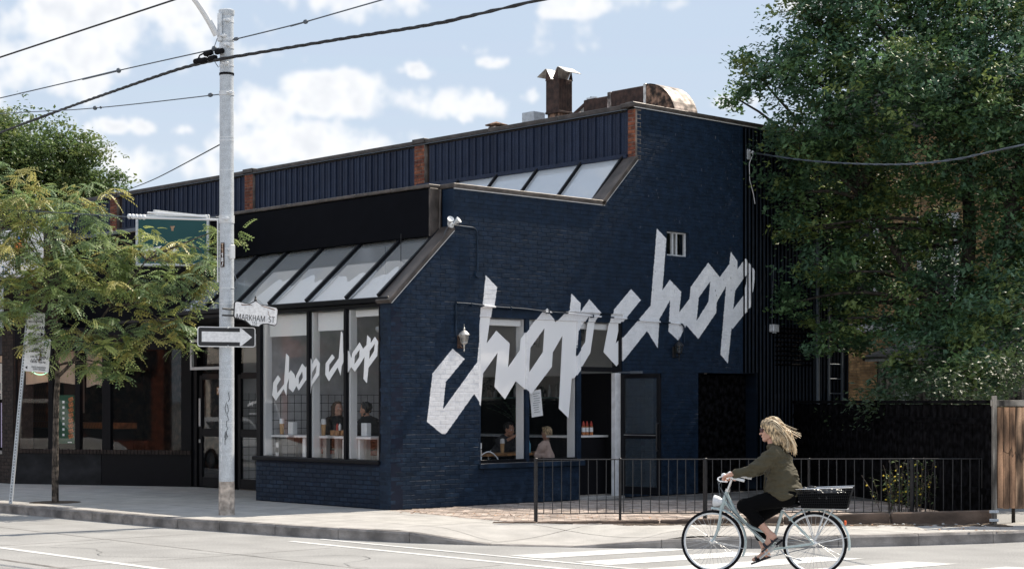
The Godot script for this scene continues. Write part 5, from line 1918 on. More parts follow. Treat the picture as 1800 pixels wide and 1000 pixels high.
# ---------------------------------------------------------------- rooms behind the glass
func build_interior() -> void:
	var T := thing("dining_room", "grey walled dining room seen through the restaurant windows", "room")
	var m := MB.new()
	m.box(Vector3(-7.1, 0.05, -8.0), Vector3(-0.29, 0.2, -1.9))
	m.box(Vector3(-3.7, 0.05, -1.9), Vector3(-0.29, 0.2, -0.26))
	put("floor", m, M("interior_floor"), T)
	m = MB.new()
	m.box(Vector3(-7.2, 2.42, -8.1), Vector3(-0.29, 5.22, -8.0))
	put("back_wall", m, M("interior_wall"), T)
	m = MB.new()
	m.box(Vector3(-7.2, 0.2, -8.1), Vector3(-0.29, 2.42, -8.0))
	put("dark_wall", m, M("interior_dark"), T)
	m = MB.new()
	m.box(Vector3(-7.2, 2.05, -8.0), Vector3(-7.1, 5.22, -2.0))
	m.box(Vector3(-7.1, 3.5, -2.05), Vector3(-6.3, 5.22, -1.5))
	put("end_wall", m, M("interior_wall"), T)
	m = MB.new()
	m.prism(pts([0.20, 3.57, 1.26, 4.54, 1.26, 3.57]), -6.30, -6.24, SIDE)
	put("glazing_cheek", m, M("black_frame"), T)
	m = MB.new()
	m.box(Vector3(-7.2, 0.2, -8.0), Vector3(-7.1, 2.05, -2.0))
	var tw := put("tiled_wall", m, M("interior_tile"), T)
	m = MB.new()
	for k in 40:
		m.box(Vector3(-7.1, 0.2, -8.0 + k * 0.15), Vector3(-7.097, 2.05, -7.992 + k * 0.15))
	for k in 12:
		m.box(Vector3(-7.1, 0.2 + k * 0.155, -8.0), Vector3(-7.0965, 0.208 + k * 0.155, -2.0))
	stuff("tile_joint", m, M("interior_dark"), tw)
	m = MB.new()
	m.box(Vector3(-7.2, 5.30, -12.3), Vector3(-0.29, 5.36, -5.84))
	m.box(Vector3(-7.2, 5.15, -8.1), Vector3(-0.29, 5.21, -5.2))
	put("ceiling", m, M("interior_wall"), T)
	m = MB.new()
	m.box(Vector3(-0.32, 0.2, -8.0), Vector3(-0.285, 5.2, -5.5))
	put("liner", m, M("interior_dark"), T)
	m = MB.new()
	m.box(Vector3(-3.69, 0.2, -3.3), Vector3(-3.62, 3.45, -0.24))
	put("side_partition", m, M("grey_wall"), T)
	m = MB.new()
	for k in 21:
		m.box(Vector3(-3.62, 0.2, -3.29 + k * 0.15), Vector3(-3.6175, 2.0, -3.282 + k * 0.15))
	for k in 13:
		m.box(Vector3(-3.62, 0.2 + k * 0.15, -3.3), Vector3(-3.617, 0.208 + k * 0.15, -0.26))
	stuff("tile_joint", m, M("interior_dark"), T)
	# service counter and shelf at the back
	var c := thing("service_counter", "dark service counter with a pale top behind the side window", "counter", Vector3(-3.6, 0.2, -5.6))
	m = MB.new()
	m.box(Vector3(-2.4, 0, -0.3), Vector3(2.6, 1.0, 0.3), 0.01)
	put("body", m, M("interior_dark"), c)
	m = MB.new()
	m.box(Vector3(-2.45, 1.003, -0.35), Vector3(2.65, 1.04, 0.35), 0.006)
	put("top", m, M("galv"), c)
	c = thing("takeout_counter", "black takeout counter with a pale top just inside the open door", "counter", Vector3(-0.62, 0.2, -5.0))
	m = MB.new()
	m.box(Vector3(-0.25, 0, -0.40), Vector3(0.22, 1.03, 0.62), 0.01)
	put("body", m, M("interior_dark"), c)
	m = MB.new()
	m.box(Vector3(-0.30, 1.033, -0.42), Vector3(0.26, 1.07, 0.64), 0.006)
	put("top", m, M("table_white"), c)
	m = MB.new()
	m.box(Vector3(-1.2, 0.2, -5.44), Vector3(-0.3, 2.4, -5.40))
	put("partition", m, M("interior_dark"), T)
	c = thing("wall_shelf", "long glass shelf with rows of bottles on the dark back wall", "shelf", Vector3(-4.2, 1.95, -7.9))
	mat("shelf_teal", Color(0.06, 0.16, 0.15), 0.3)
	m = MB.new()
	m.box(Vector3(-2.2, 0, -0.1), Vector3(2.6, 0.03, 0.16))
	put("board", m, M("shelf_teal"), c)
	mat("bottle_glass", Color(0.03, 0.05, 0.045), 0.1)
	for k in 22:
		var bm := MB.new()
		var h := rng.randf_range(0.22, 0.33)
		bm.lathe([Vector2(0, 0.03), Vector2(0.038, 0.03), Vector2(0.038, h * 0.6), Vector2(0.014, h * 0.78), Vector2(0.014, h), Vector2(0, h)], 8, Transform3D(Basis(), Vector3(-4.2 - 2.1 + k * 0.21, 1.95, -7.87)))
		solo("bottle", bm, M(["bottle_glass", "rust_dark", "galv"][rng.randi() % 3]), "glass bottle standing in the row on the back wall shelf", "bottle", "bottles on the back wall shelf")
	# pendant lamps
	pendant(Vector3(-0.62, 0, -0.72), 3.15, "white schoolhouse pendant lamp in the right window pane")
	pendant(Vector3(-2.0, 0, -1.5), 3.18, "white schoolhouse pendant lamp in the middle window pane")
	# paper menu on the side window, round wall clock, wall boxes
	m = MB.new()
	m.obox(Transform3D(Basis(Vector3(1, 0, 0), 0.12), Vector3(-0.2, 1.85, -3.42)), Vector3(0.004, 0.46, 0.27))
	var pp := solo("paper_menu", m, M("blind"), "sheet of paper with printed lines taped inside the side window", "paper")
	m = MB.new()
	for k in 9:
		m.obox(Transform3D(Basis(Vector3(1, 0, 0), 0.12), Vector3(-0.197, 1.70 + k * 0.04, -3.42 + rng.randf_range(-0.02, 0.02))), Vector3(0.003, 0.008, rng.randf_range(0.1, 0.2)))
	put("print", m, M("cable_grey"), pp)
	m = MB.new()
	m.lathe([Vector2(0, 0.0), Vector2(0.13, 0.0), Vector2(0.13, 0.04), Vector2(0, 0.05)], 20, Transform3D(Basis(Vector3(1, 0, 0), PI / 2), Vector3(-5.9, 3.1, -7.99)))
	solo("wall_clock", m, M("white_paint"), "round pale clock on the upper back wall behind the side window", "clock")
	for q in [[-5.0, 3.25, "small white wall box left of centre behind the letters"], [-3.55, 3.3, "small white wall box behind the last pane of the side window"]]:
		m = MB.new()
		m.box(Vector3(q[0] - 0.16, q[1] - 0.22, -7.99), Vector3(q[0] + 0.16, q[1] + 0.22, -7.93), 0.01)
		var o := solo("wall_box", m, M("white_paint"), q[2], "box")
		m = MB.new()
		m.box(Vector3(q[0] - 0.10, q[1] - 0.16, -7.929), Vector3(q[0] + 0.10, q[1] + 0.10, -7.92), 0.004)
		put("recess", m, M("cable_grey"), o)
	# leafy house plant
	var t := thing("house_plant", "feathery house plant on the counter behind the side window", "plant", Vector3(-2.75, 1.25, -5.35))
	m = MB.new()
	m.lathe([Vector2(0, 0), Vector2(0.09, 0), Vector2(0.12, 0.2), Vector2(0.1, 0.2), Vector2(0, 0.18)], 12)
	put("pot", m, M("interior_dark"), t)
	m = MB.new()
	for k in 26:
		var a := rng.randf() * TAU
		var d := Vector3(cos(a), rng.randf_range(0.9, 2.2), sin(a)).normalized()
		var L2 := rng.randf_range(0.35, 0.65)
		var prev := Vector3(0, 0.2, 0)
		for s in 7:
			var q := Vector3(0, 0.2, 0) + d * L2 * (s + 1) / 7.0 + Vector3(cos(a), -0.5, sin(a)) * pow((s + 1) / 7.0, 2) * 0.18
			var sd := (q - prev).cross(UPV).normalized() * 0.05
			m.flat(prev, q, prev + sd + Vector3(0, 0.02, 0), prev - UPV)
			m.flat(prev, q, prev - sd + Vector3(0, 0.02, 0), prev - UPV)
			prev = q
	put("foliage", m, mat("plant_green", Color(0.06, 0.10, 0.06), 0.7), t)


func pendant(at: Vector3, y: float, label: String) -> void:
	var t := thing("pendant_lamp", label, "lamp", Vector3(at.x, y, at.z))
	var m := MB.new()
	m.lathe([Vector2(0, -0.10), Vector2(0.14, -0.09), Vector2(0.17, -0.05), Vector2(0.165, 0.0), Vector2(0.10, 0.015), Vector2(0.06, 0.03)], 20)
	put("glass_shade", m, M("white_paint"), t)
	m = MB.new()
	m.lathe([Vector2(0.062, 0.02), Vector2(0.062, 0.05), Vector2(0.035, 0.10), Vector2(0.02, 0.14), Vector2(0, 0.14)], 14)
	m.tube(PackedVector3Array([Vector3(0, 0.14, 0), Vector3(0, 1.5, 0)]), 0.007, 5)
	put("fitting", m, M("black_iron"), t)


# ---------------------------------------------------------------- railing, timbers, yard
func build_patio() -> void:
	var o := Vector3(3.56, 0, 0.215)
	var d := Vector3(0.684, 0, -0.7296).normalized()
	var T := thing("patio_railing", "black iron railing along the patio edge", "railing")
	var m := MB.new()
	m.bar(o + Vector3(0, 1.05, 0), o + d * 6.46 + Vector3(0, 1.06, 0), 0.030, 0.014, UPV, 0.003)
	put("top_rail", m, M("black_iron"), T)
	m = MB.new()
	m.bar(o + Vector3(0, 0.272, 0), o + d * 6.46 + Vector3(0, 0.30, 0), 0.03, 0.014, UPV, 0.003)
	put("bottom_rail", m, M("black_iron"), T)
	for q in [[0.0, 0.042], [1.21, 0.030], [2.43, 0.048], [3.92, 0.030], [5.40, 0.045], [6.42, 0.036]]:
		m = MB.new()
		m.bar(o + d * q[0] + Vector3(0, 0.13, 0), o + d * q[0] + Vector3(0, 1.07, 0), q[1], q[1], UPV, 0.004)
		put("post", m, M("black_iron"), T)
	var b := MB.new()
	b.bar(Vector3(0, 0.279, 0), Vector3(0, 1.041, 0), 0.0115, 0.0115)
	var bm := b.mesh()
	for k in 50:
		var s := 0.115 + k * 0.1275
		var ok := true
		for q in [1.21, 2.43, 3.92, 5.40, 6.42]:
			ok = ok and absf(s - q) > 0.05
		if ok:
			var e := put("baluster", bm, M("black_iron"), T)
			e.position = o + d * s + Vector3(0, 0.004 * s, 0)
			e.rotation = Vector3(0, atan2(-d.z, d.x), rng.randf_range(-0.006, 0.006))
	# weathered edging timbers
	var nrm := Vector3(0.7296, 0, 0.684)
	var spans := [[-0.62, 0.0, 0.165, 0.175], [0.02, 1.75, 0.17, 0.20], [1.77, 3.5, 0.20, 0.25], [3.52, 5.0, 0.25, 0.31], [5.02, 6.5, 0.31, 0.35]]
	var labels := ["short low weathered timber edging running left from the railing's first post", "weathered edging timber under the first bay of the railing", "weathered edging timber behind the bicycle's front wheel", "weathered edging timber behind the bicycle's rear basket", "tallest weathered edging timber beside the wooden gate"]
	for i in spans.size():
		var s = spans[i]
		var a: Vector3 = o + d * s[0] + nrm * (0.14 + 0.05 * i)
		var c: Vector3 = o + d * s[1] + nrm * (0.14 + 0.05 * i + 0.03)
		m = MB.new()
		m.bar(Vector3(a.x, s[2] - 0.1, a.z), Vector3(c.x, s[3] - 0.1, c.z), 0.13, 0.2, UPV, 0.015)
		solo("edging_timber", m, M("timber_old"), labels[i], "timber", "timbers along the patio edge")
	m = MB.new()
	for k in 60:
		var t := rng.randf_range(3.3, 6.4)
		var p := o + d * t - nrm * rng.randf_range(0.0, 0.5) + nrm * 0.2
		var r := rng.randf_range(0.05, 0.16)
		m.ball(Vector3(p.x, 0.14 + (t - 3.3) * 0.045, p.z), Vector3(r, r * 0.3, r), 8)
	var so := stuff("planting_soil", m, M("soil"))
	tag(so, "low bank of dry soil behind the edging timbers under the railing", "soil")
	for q in [[Vector3(8.45, 0.165, -3.45), 0.05], [Vector3(8.05, 0.17, -3.55), 0.04], [Vector3(8.75, 0.16, -4.2), 0.045]]:
		m = MB.new()
		m.ball(q[0], Vector3(q[1], q[1] * 0.6, q[1] * 0.8), 7)
	var st := MB.new()
	for k in 14:
		var t := rng.randf_range(4.5, 6.6)
		var p := o + d * t + nrm * rng.randf_range(0.42, 0.65)
		var r := rng.randf_range(0.012, 0.04)
		st.ball(Vector3(p.x, 0.155, p.z), Vector3(r, r * 0.7, r), 6)
	tag(stuff("pebble", st, M("concrete_c")), "few pale pebbles in the dirt by the wooden gate", "stones")


func board(nm: String, a: Vector3, b: Vector3, y0: float, y1: float, th: float, mt: String, par: Node3D) -> void:
	var m := MB.new()
	var d := (b - a).normalized()
	m.obox(Transform3D(Basis(d, UPV, d.cross(UPV)), (a + b) / 2 + Vector3(0, (y0 + y1) / 2, 0)), Vector3(a.distance_to(b), y1 - y0, th), 0.004)
	put(nm, m, M(mt), par)


func build_backyard() -> void:
	# natural cedar gate
	var right := Vector3(0.684, 0, -0.7296)
	var o := Vector3(8.34, 0, -4.07)
	var T := thing("cedar_gate", "light brown wooden board gate at the right edge", "gate")
	var s := 0.07
	for k in 16:
		var w := rng.randf_range(0.082, 0.096)
		if k == 6:
			s += 0.05
		board("plank", o + right * s, o + right * (s + w - 0.005), 0.38 + rng.randf_range(-0.004, 0.006), 1.80 + rng.randf_range(-0.005, 0.005), 0.022, ["cedar", "cedar_b", "cedar_c", "cedar"][rng.randi() % 4], T)
		s += w
	board("back_board", o + right * 0.06 - Vector3(0.73, 0, 0.684) * 0.03, o + right * 1.6 - Vector3(0.73, 0, 0.684) * 0.03, 0.42, 1.78, 0.02, "cedar_grey", T)
	board("top_rail", o + right * -0.02 + Vector3(0.73, 0, 0.684) * 0.0, o + right * 1.7, 1.815, 1.90, 0.06, "cedar_grey", T)
	board("post", o + right * 0.0, o + right * 0.055, 0.05, 1.96, 0.09, "cedar_grey", T)
	var m := MB.new()
	for y in [0.22, 0.34]:
		m.obox(Transform3D(Basis(right, UPV, right.cross(UPV)), o + right * 0.01 + Vector3(0, y, 0) + Vector3(0.73, 0, 0.684) * 0.05), Vector3(0.13, 0.04, 0.02), 0.005)
	put("hinge_strap", m, M("galv"), T)
	m = MB.new()
	var tag_pts := [[0.15, 1.32, 0.16, 1.18, 0.22, 1.15, 0.26, 1.22, 0.24, 1.12], [0.27, 1.24, 0.28, 1.10, 0.32, 1.18, 0.34, 1.08, 0.37, 1.16], [0.38, 1.15, 0.40, 1.02, 0.44, 1.10, 0.45, 0.98], [0.47, 1.10, 0.46, 0.94, 0.50, 1.00]]
	for l in tag_pts:
		var pp := PackedVector3Array()
		for i in range(0, l.size(), 2):
			pp.append(o + right * l[i] + Vector3(0, l[i + 1], 0) + Vector3(0.7296, 0, 0.684) * 0.0125)
		m.tube(pp, 0.0045, 4)
	put("scratched_tag", m, M("bark_dark"), T)
	# black board fence between the gate and the building
	T = thing("black_fence", "tall black board fence from the building to the cedar gate", "fence")
	var a := Vector3(8.24, 0, -4.25)
	var b := Vector3(0.06, 0, -10.35)
	var d := (b - a).normalized()
	var L := a.distance_to(b)
	var n := int(L / 0.147)
	for k in n:
		board("board", a + d * (k * 0.147), a + d * (k * 0.147 + 0.14), 0.2, 1.84 + rng.randf_range(-0.012, 0.008), 0.022 + rng.randf_range(0, 0.008), ["black_fence", "black_fence_b"][rng.randi() % 2], T)
	board("cap_rail", a, b, 1.85, 1.90, 0.10, "black_fence_b", T)
	for y in [0.55, 1.55]:
		board("rail", a + Vector3(0.02, 0, 0.03), b + Vector3(0.02, 0, 0.03), y, y + 0.09, 0.03, "black_fence", T)
	# ladder, pipes on the dark wall
	T = thing("wall_ladder", "dark steel ladder fixed upright on the shaded rear wall", "ladder")
	for z in [-11.45, -11.90]:
		m = MB.new()
		m.bar(Vector3(0.12, 0.3, z), Vector3(0.12, 4.6, z), 0.05, 0.03)
		put("rail", m, M("cable_grey"), T)
	for k in 14:
		m = MB.new()
		m.tube(PackedVector3Array([Vector3(0.12, 0.55 + k * 0.30, -11.45), Vector3(0.12, 0.55 + k * 0.30, -11.90)]), 0.012, 6)
		put("rung", m, M("cable_grey"), T)
	m = MB.new()
	m.tube(PackedVector3Array([Vector3(0.08, 0.2, -11.12), Vector3(0.08, 5.2, -11.12)]), 0.04, 10)
	solo("downpipe", m, M("cable_grey"), "grey downpipe on the shaded rear wall left of the ladder", "pipe")
	# tan brick house behind the tree
	T = thing("tan_brick_house", "tan brick house with white trimmed windows behind the big tree", "house")
	m = MB.new()
	m.box(Vector3(-4.6, 0, -24), Vector3(0.9, 8.2, -17.0))
	var hw := put("wall", m, mat("mortar_tan", Color(0.34, 0.27, 0.19), 0.9), T)
	mat("brick_tan", Color(0.52, 0.33, 0.16), 0.9, 0, "blotch", 1.0, "grain", 3.0)
	mat("brick_orange", Color(0.45, 0.13, 0.045), 0.9, 0, "blotch", 1.0, "grain", 3.0)
	m = MB.new()
	for q in courses(pts([-4.6, 1.5, 0.9, 1.5, 0.9, 8.1, -4.6, 8.1]), [[-3.6, 4.2, -2.5, 6.2], [-1.4, 4.2, -0.3, 6.2]]):
		brick_shape(m, Transform3D(Basis(), Vector3(0, 0, -16.992)), q[0], q[1], q[2], q[3], 0.002)
	stuff("brickwork", m, M("brick_tan"), hw)
	for x in [-3.6, -1.4]:
		house_window(T, x, 4.2, 1.1, 2.0, -17.0)
	m = MB.new()
	m.box(Vector3(-4.7, 3.55, -17.0), Vector3(0.9, 3.75, -16.9), 0.01)
	put("white_band", m, M("white_post"), T)
	m = MB.new()
	m.prism(pts([-4.9, 8.2, 1.2, 8.2, -1.85, 10.2]), -24.3, -16.7)
	put("roof", m, M("roofing"), T)
	T = thing("orange_brick_house", "orange brick house glimpsed between the branches of the big tree", "house")
	m = MB.new()
	m.box(Vector3(1.0, 0, -24), Vector3(8.5, 8.8, -17.4))
	hw = put("wall", m, M("mortar_tan"), T)
	m = MB.new()
	for q in courses(pts([1.0, 2.5, 8.0, 2.5, 8.0, 8.7, 1.0, 8.7]), [[2.0, 4.2, 3.1, 6.2], [4.6, 4.2, 5.7, 6.2]]):
		brick_shape(m, Transform3D(Basis(), Vector3(0, 0, -17.392)), q[0], q[1], q[2], q[3], 0.002)
	stuff("brickwork", m, M("brick_orange"), hw)
	for x in [2.0, 4.6]:
		house_window(T, x, 4.2, 1.1, 2.0, -17.4)
	m = MB.new()
	m.box(Vector3(1.0, 3.5, -17.4), Vector3(8.5, 3.72, -17.28), 0.01)
	put("white_band", m, M("white_post"), T)
	m = MB.new()
	m.prism(pts([0.7, 8.8, 8.8, 8.8, 4.75, 11.2]), -24.3, -17.1)
	put("roof", m, M("roofing"), T)
	# lean-to with its vent pipe
	T = thing("lean_to", "low lean-to with a bent vent pipe behind the black fence", "shed")
	m = MB.new()
	m.box(Vector3(-0.2, 0, -16.3), Vector3(3.4, 2.75, -13.6))
	put("wall", m, M("cedar_grey"), T)
	m = MB.new()
	m.bar(Vector3(1.6, 2.80, -13.35), Vector3(1.6, 3.55, -16.5), 4.0, 0.09, UPV)
	put("roof", m, M("roofing"), T)
	m = MB.new()
	m.tube(PackedVector3Array([Vector3(-0.1, 3.42, -13.7), Vector3(0.45, 3.32, -13.6), Vector3(0.72, 3.22, -13.5), Vector3(0.78, 3.05, -13.5), Vector3(0.78, 2.75, -13.5)]), 0.07, 10)
	put("vent_pipe", m, M("galv_light"), T)
	m = MB.new()
	m.box(Vector3(-0.3, 2.74, -13.45), Vector3(3.5, 2.79, -13.3))
	put("gutter", m, M("galv_light"), T)
	m = MB.new()
	m.box(Vector3(0.35, 1.0, -13.6), Vector3(0.62, 2.2, -13.55), 0.005)
	put("door_frame", m, M("white_post"), T)
	# small flowering shrub in front of the fence
	T = thing("flowering_shrub", "leafy shrub with yellow flowers growing behind the railing", "shrub", Vector3(6.55, 0.2, -4.68))
	m = MB.new()
	var lf := MB.new()
	var fl := MB.new()
	for k in 46:
		var p0 := Vector3(rng.randf_range(-0.45, 0.35), 0, rng.randf_range(-0.22, 0.30))
		var top := p0 + Vector3(rng.randfn(0, 0.12), rng.randf_range(0.3, 0.85), rng.randfn(0, 0.12))
		m.tube(PackedVector3Array([p0, (p0 + top) / 2 + Vector3(0.02, 0.03, 0), top]), 0.005, 4)
		for j in 16:
			var q := p0.lerp(top, rng.randf_range(0.25, 1.0))
			var dd := Vector3(rng.randfn(0, 1), rng.randf_range(-0.6, 0.5), rng.randfn(0, 1)).normalized()
			var sd := dd.cross(UPV).normalized()
			var ln := rng.randf_range(0.05, 0.10)
			lf.flat(q, q + dd * ln * 0.5 + sd * ln * 0.22, q + dd * ln, q - UPV)
			lf.flat(q, q + dd * ln * 0.5 - sd * ln * 0.22, q + dd * ln, q - UPV)
			if rng.randf() < 0.07:
				fl.ball(q + dd * 0.05, Vector3(0.018, 0.014, 0.018), 5)
	put("stem", m, M("bark"), T)
	stuff("leaves", lf, mat("shrub_leaf", Color(0.10, 0.15, 0.045), 0.6), T)
	stuff("flowers", fl, mat("flower_yellow", Color(0.75, 0.55, 0.06), 0.7), T)


func house_window(T: Node3D, x: float, y: float, w: float, h: float, z: float) -> void:
	var wn := Node3D.new()
	wn.name = numbered(T, "window")
	T.add_child(wn)
	for q in [[x, y, x + 0.12, y + h], [x + w - 0.12, y, x + w, y + h], [x + 0.12, y, x + w - 0.12, y + 0.1], [x + 0.12, y + h - 0.14, x + w - 0.12, y + h], [x + 0.12, y + h / 2 - 0.04, x + w - 0.12, y + h / 2 + 0.04]]:
		var m := MB.new()
		m.box(Vector3(q[0], q[1], z), Vector3(q[2], q[3], z + 0.07), 0.006)
		put("frame", m, M("white_post"), wn)
	var g := MB.new()
	g.box(Vector3(x + 0.12, y + 0.1, z), Vector3(x + w - 0.12, y + h - 0.14, z + 0.02))
	put("pane", g, mat("dark_pane", Color(0.03, 0.035, 0.04), 0.05), wn)


# ---------------------------------------------------------------- utility pole and what hangs on it
const PX := -0.83
const PZ := 2.55


func band(m: MB, y: float, h: float, r: float) -> void:
	m.lathe([Vector2(r - 0.01, y), Vector2(r, y + 0.002), Vector2(r, y + h), Vector2(r - 0.01, y + h + 0.002)], 24, Transform3D(Basis(), Vector3(PX, 0, PZ)))


func build_pole() -> void:
	var T := thing("utility_pole", "tall galvanised steel utility pole on the kerb with bands and clamps", "pole")
	var xf := Transform3D(Basis(), Vector3(PX, 0, PZ))
	var prof := []
	for k in 13:
		var y := lerpf(0.66, 7.78, k / 12.0)
		prof.append(Vector2(lerpf(0.117, 0.104, k / 12.0), y))
	var m := MB.new()
	m.lathe(prof, 28, xf)
	put("shaft", m, M("galv"), T)
	m = MB.new()
	m.lathe([Vector2(0.122, 0.10), Vector2(0.121, 0.5), Vector2(0.1185, 0.64), Vector2(0.1165, 0.668)], 28, xf)
	put("rusty_foot", m, M("galv_rust"), T)
	m = MB.new()
	m.lathe([Vector2(0.104, 7.76), Vector2(0.116, 7.785), Vector2(0.122, 7.83), Vector2(0.122, 7.85), Vector2(0.10, 7.865), Vector2(0.0, 7.87)], 24, xf)
	put("top_cap", m, M("galv"), T)
	m = MB.new()
	band(m, 7.66, 0.05, 0.110)
	band(m, 7.38, 0.05, 0.113)
	band(m, 7.26, 0.09, 0.113)
	band(m, 6.99, 0.03, 0.112)
	band(m, 6.55, 0.07, 0.115)
	band(m, 5.85, 0.02, 0.1105)
	band(m, 5.90, 0.015, 0.1105)
	band(m, 5.40, 0.012, 0.1115)
	band(m, 4.60, 0.12, 0.119)
	band(m, 4.20, 0.02, 0.1145)
	band(m, 4.10, 0.02, 0.1145)
	band(m, 3.60, 0.02, 0.1155)
	band(m, 3.41, 0.012, 0.1155)
	band(m, 3.36, 0.012, 0.1155)
	band(m, 2.22, 0.012, 0.1165)
	band(m, 1.55, 0.010, 0.1172)
	put("band", m, M("galv_light"), T)
	m = MB.new()
	band(m, 6.86, 0.035, 0.114)
	put("black_strap", m, M("rubber"), T)
	m = MB.new()
	for q in [[7.44, 0.9], [7.30, 0.4], [7.02, 0.6], [6.58, 0.2], [4.66, 0.6], [4.66, 3.6], [7.68, 0.5]]:
		var a: float = q[1]
		var d := Vector3(cos(a), 0, sin(a))
		m.bar(Vector3(PX, q[0], PZ) + d * 0.10, Vector3(PX, q[0], PZ) + d * 0.17, 0.05, 0.045, UPV, 0.006)
		m.tube(PackedVector3Array([Vector3(PX, q[0], PZ) + d * 0.15 - Vector3(-d.z, 0, d.x) * 0.05, Vector3(PX, q[0], PZ) + d * 0.15 + Vector3(-d.z, 0, d.x) * 0.07]), 0.011, 6)
	for q in [[7.60, 1.1], [7.18, 1.0], [6.96, 1.0]]:
		var a: float = q[1]
		var d := Vector3(cos(a), 0, sin(a))
		m.tube(PackedVector3Array([Vector3(PX, q[0], PZ) + d * 0.1, Vector3(PX, q[0] - 0.01, PZ) + d * 0.17, Vector3(PX, q[0] + 0.02, PZ) + d * 0.2]), 0.007, 5)
	put("clamp", m, M("galv_light"), T)
	m = MB.new()
	m.tube(PackedVector3Array([Vector3(PX - 0.075, 4.66, PZ + 0.11), Vector3(PX - 0.075, 3.70, PZ + 0.11)]), 0.012, 8)
	put("conduit", m, M("white_post"), T)
	# street light arm
	var A := thing("street_light_arm", "pale tapered street light arm rising from the pole top", "lamp arm")
	m = MB.new()
	m.box(Vector3(PX - 0.04, 7.36, PZ + 0.105), Vector3(PX + 0.05, 7.80, PZ + 0.15), 0.012)
	put("mounting_plate", m, M("galv_light"), A)
	m = MB.new()
	var base := Vector3(PX - 0.05, 7.46, PZ + 0.15)
	var dir := Vector3(-0.05, 0.86, 0.50).normalized()
	var pp := PackedVector3Array()
	var rr := []
	for k in 15:
		var t := k / 14.0
		pp.append(base + dir * 2.6 * t + Vector3(0, -1.0, 0.9) * pow(t, 2.0) * 0.9)
		rr.append(lerpf(0.048, 0.032, t))
	m.tube(pp, rr, 12)
	put("arm", m, M("white_post"), A)
	m = MB.new()
	m.ball(pp[14] + Vector3(0, 0, 0.3), Vector3(0.13, 0.09, 0.36), 12)
	put("lamp_head", m, M("galv_light"), A)
	m = MB.new()
	m.tube(PackedVector3Array([Vector3(PX - 0.06, 7.42, PZ + 0.13), Vector3(PX - 0.16, 7.25, PZ + 0.14), Vector3(PX - 0.15, 7.08, PZ + 0.12), Vector3(PX - 0.06, 6.98, PZ + 0.11)]), 0.006, 5)
	put("lead", m, M("cable_grey"), A)
	# number plate, small box, loose cable
	var N := thing("pole_number_plate", "narrow black number plate reading T118 upright on the pole", "plate", Vector3(PX + 0.02, 4.11, PZ + 0.118))
	N.rotation.y = 0.55
	N.position = Vector3(PX + 0.055, 4.11, PZ + 0.112)
	m = MB.new()
	m.box(Vector3(-0.031, -0.185, -0.006), Vector3(0.031, 0.185, 0.004), 0.002)
	put("plate", m, M("rust_dark"), N)
	var dg := ["T", "1", "1", "8", "/"]
	for k in 5:
		text("character", dg[k], 0.062, Transform3D(Basis(), Vector3(0, 0.142 - k * 0.072, 0.006)), M("valance") if k < 2 else M("vinyl"), N, 0.8)
	m = MB.new()
	m.box(Vector3(PX + 0.155, 4.05, PZ - 0.02), Vector3(PX + 0.205, 4.26, PZ + 0.06), 0.008)
	m.box(Vector3(PX + 0.10, 4.18, PZ - 0.01), Vector3(PX + 0.16, 4.20, PZ + 0.05))
	m.box(Vector3(PX + 0.10, 4.09, PZ - 0.01), Vector3(PX + 0.16, 4.11, PZ + 0.05))
	solo("pole_box", m, M("white_post"), "small white box strapped to the right side of the utility pole", "box")
	m = MB.new()
	m.tube(PackedVector3Array([Vector3(PX + 0.14, 4.3, PZ), Vector3(PX + 0.19, 4.0, PZ - 0.02), Vector3(PX + 0.17, 3.85, PZ - 0.02), Vector3(PX + 0.26, 3.68, PZ - 0.02), Vector3(PX + 0.22, 3.58, PZ - 0.02), Vector3(PX + 0.12, 3.60, PZ)]), 0.006, 6)
	m.tube(PackedVector3Array([Vector3(PX - 0.12, 4.0, PZ), Vector3(PX - 0.17, 3.7, PZ + 0.02), Vector3(PX - 0.12, 3.5, PZ + 0.02), Vector3(PX - 0.15, 3.3, PZ + 0.02)]), 0.006, 6)
	solo("loose_cable", m, M("cable_grey"), "thin loose cable looping off the pole beside the white box", "cable")
	# sprayed tags on the shaft
	var g := MB.new()
	var tg := [[0.5, 1.72, 0.35, 1.62, 0.55, 1.56, 0.3, 1.48, 0.6, 1.46, 0.62, 1.38, 0.4, 1.36, 0.66, 1.30, 0.45, 1.22], [0.75, 1.30, 0.85, 1.22, 0.7, 1.18, 0.55, 1.22, 0.62, 1.30, 0.8, 1.18, 0.8, 1.1], [0.6, 1.75, 0.8, 1.66, 0.65, 1.58], [0.35, 1.9, 0.2, 1.8, 0.4, 1.76]]
	for l in tg:
		var q := PackedVector3Array()
		for i in range(0, l.size(), 2):
			q.append(Vector3(PX + cos(l[i]) * 0.1155, l[i + 1] + 0.12, PZ + sin(l[i]) * 0.1155))
		g.tube(q, 0.0052, 4)
	put("dark_tag", g, M("coal"), T)
	g = MB.new()
	var tw := [[1.45, 1.52, 1.32, 1.47], [1.38, 1.50, 1.38, 1.38], [1.30, 1.40, 1.42, 1.34, 1.30, 1.30], [1.42, 1.24, 1.30, 1.22, 1.34, 1.16, 1.44, 1.18, 1.42, 1.24], [1.30, 1.12, 1.44, 1.09, 1.40, 1.02, 1.30, 1.04], [1.42, 0.98, 1.30, 0.94, 1.40, 0.88]]
	for l in tw:
		var q := PackedVector3Array()
		for i in range(0, l.size(), 2):
			q.append(Vector3(PX + cos(l[i]) * 0.117, l[i + 1] + 0.1, PZ + sin(l[i]) * 0.117))
		g.tube(q, 0.0042, 4)
	put("white_tag", g, M("vinyl"), T)


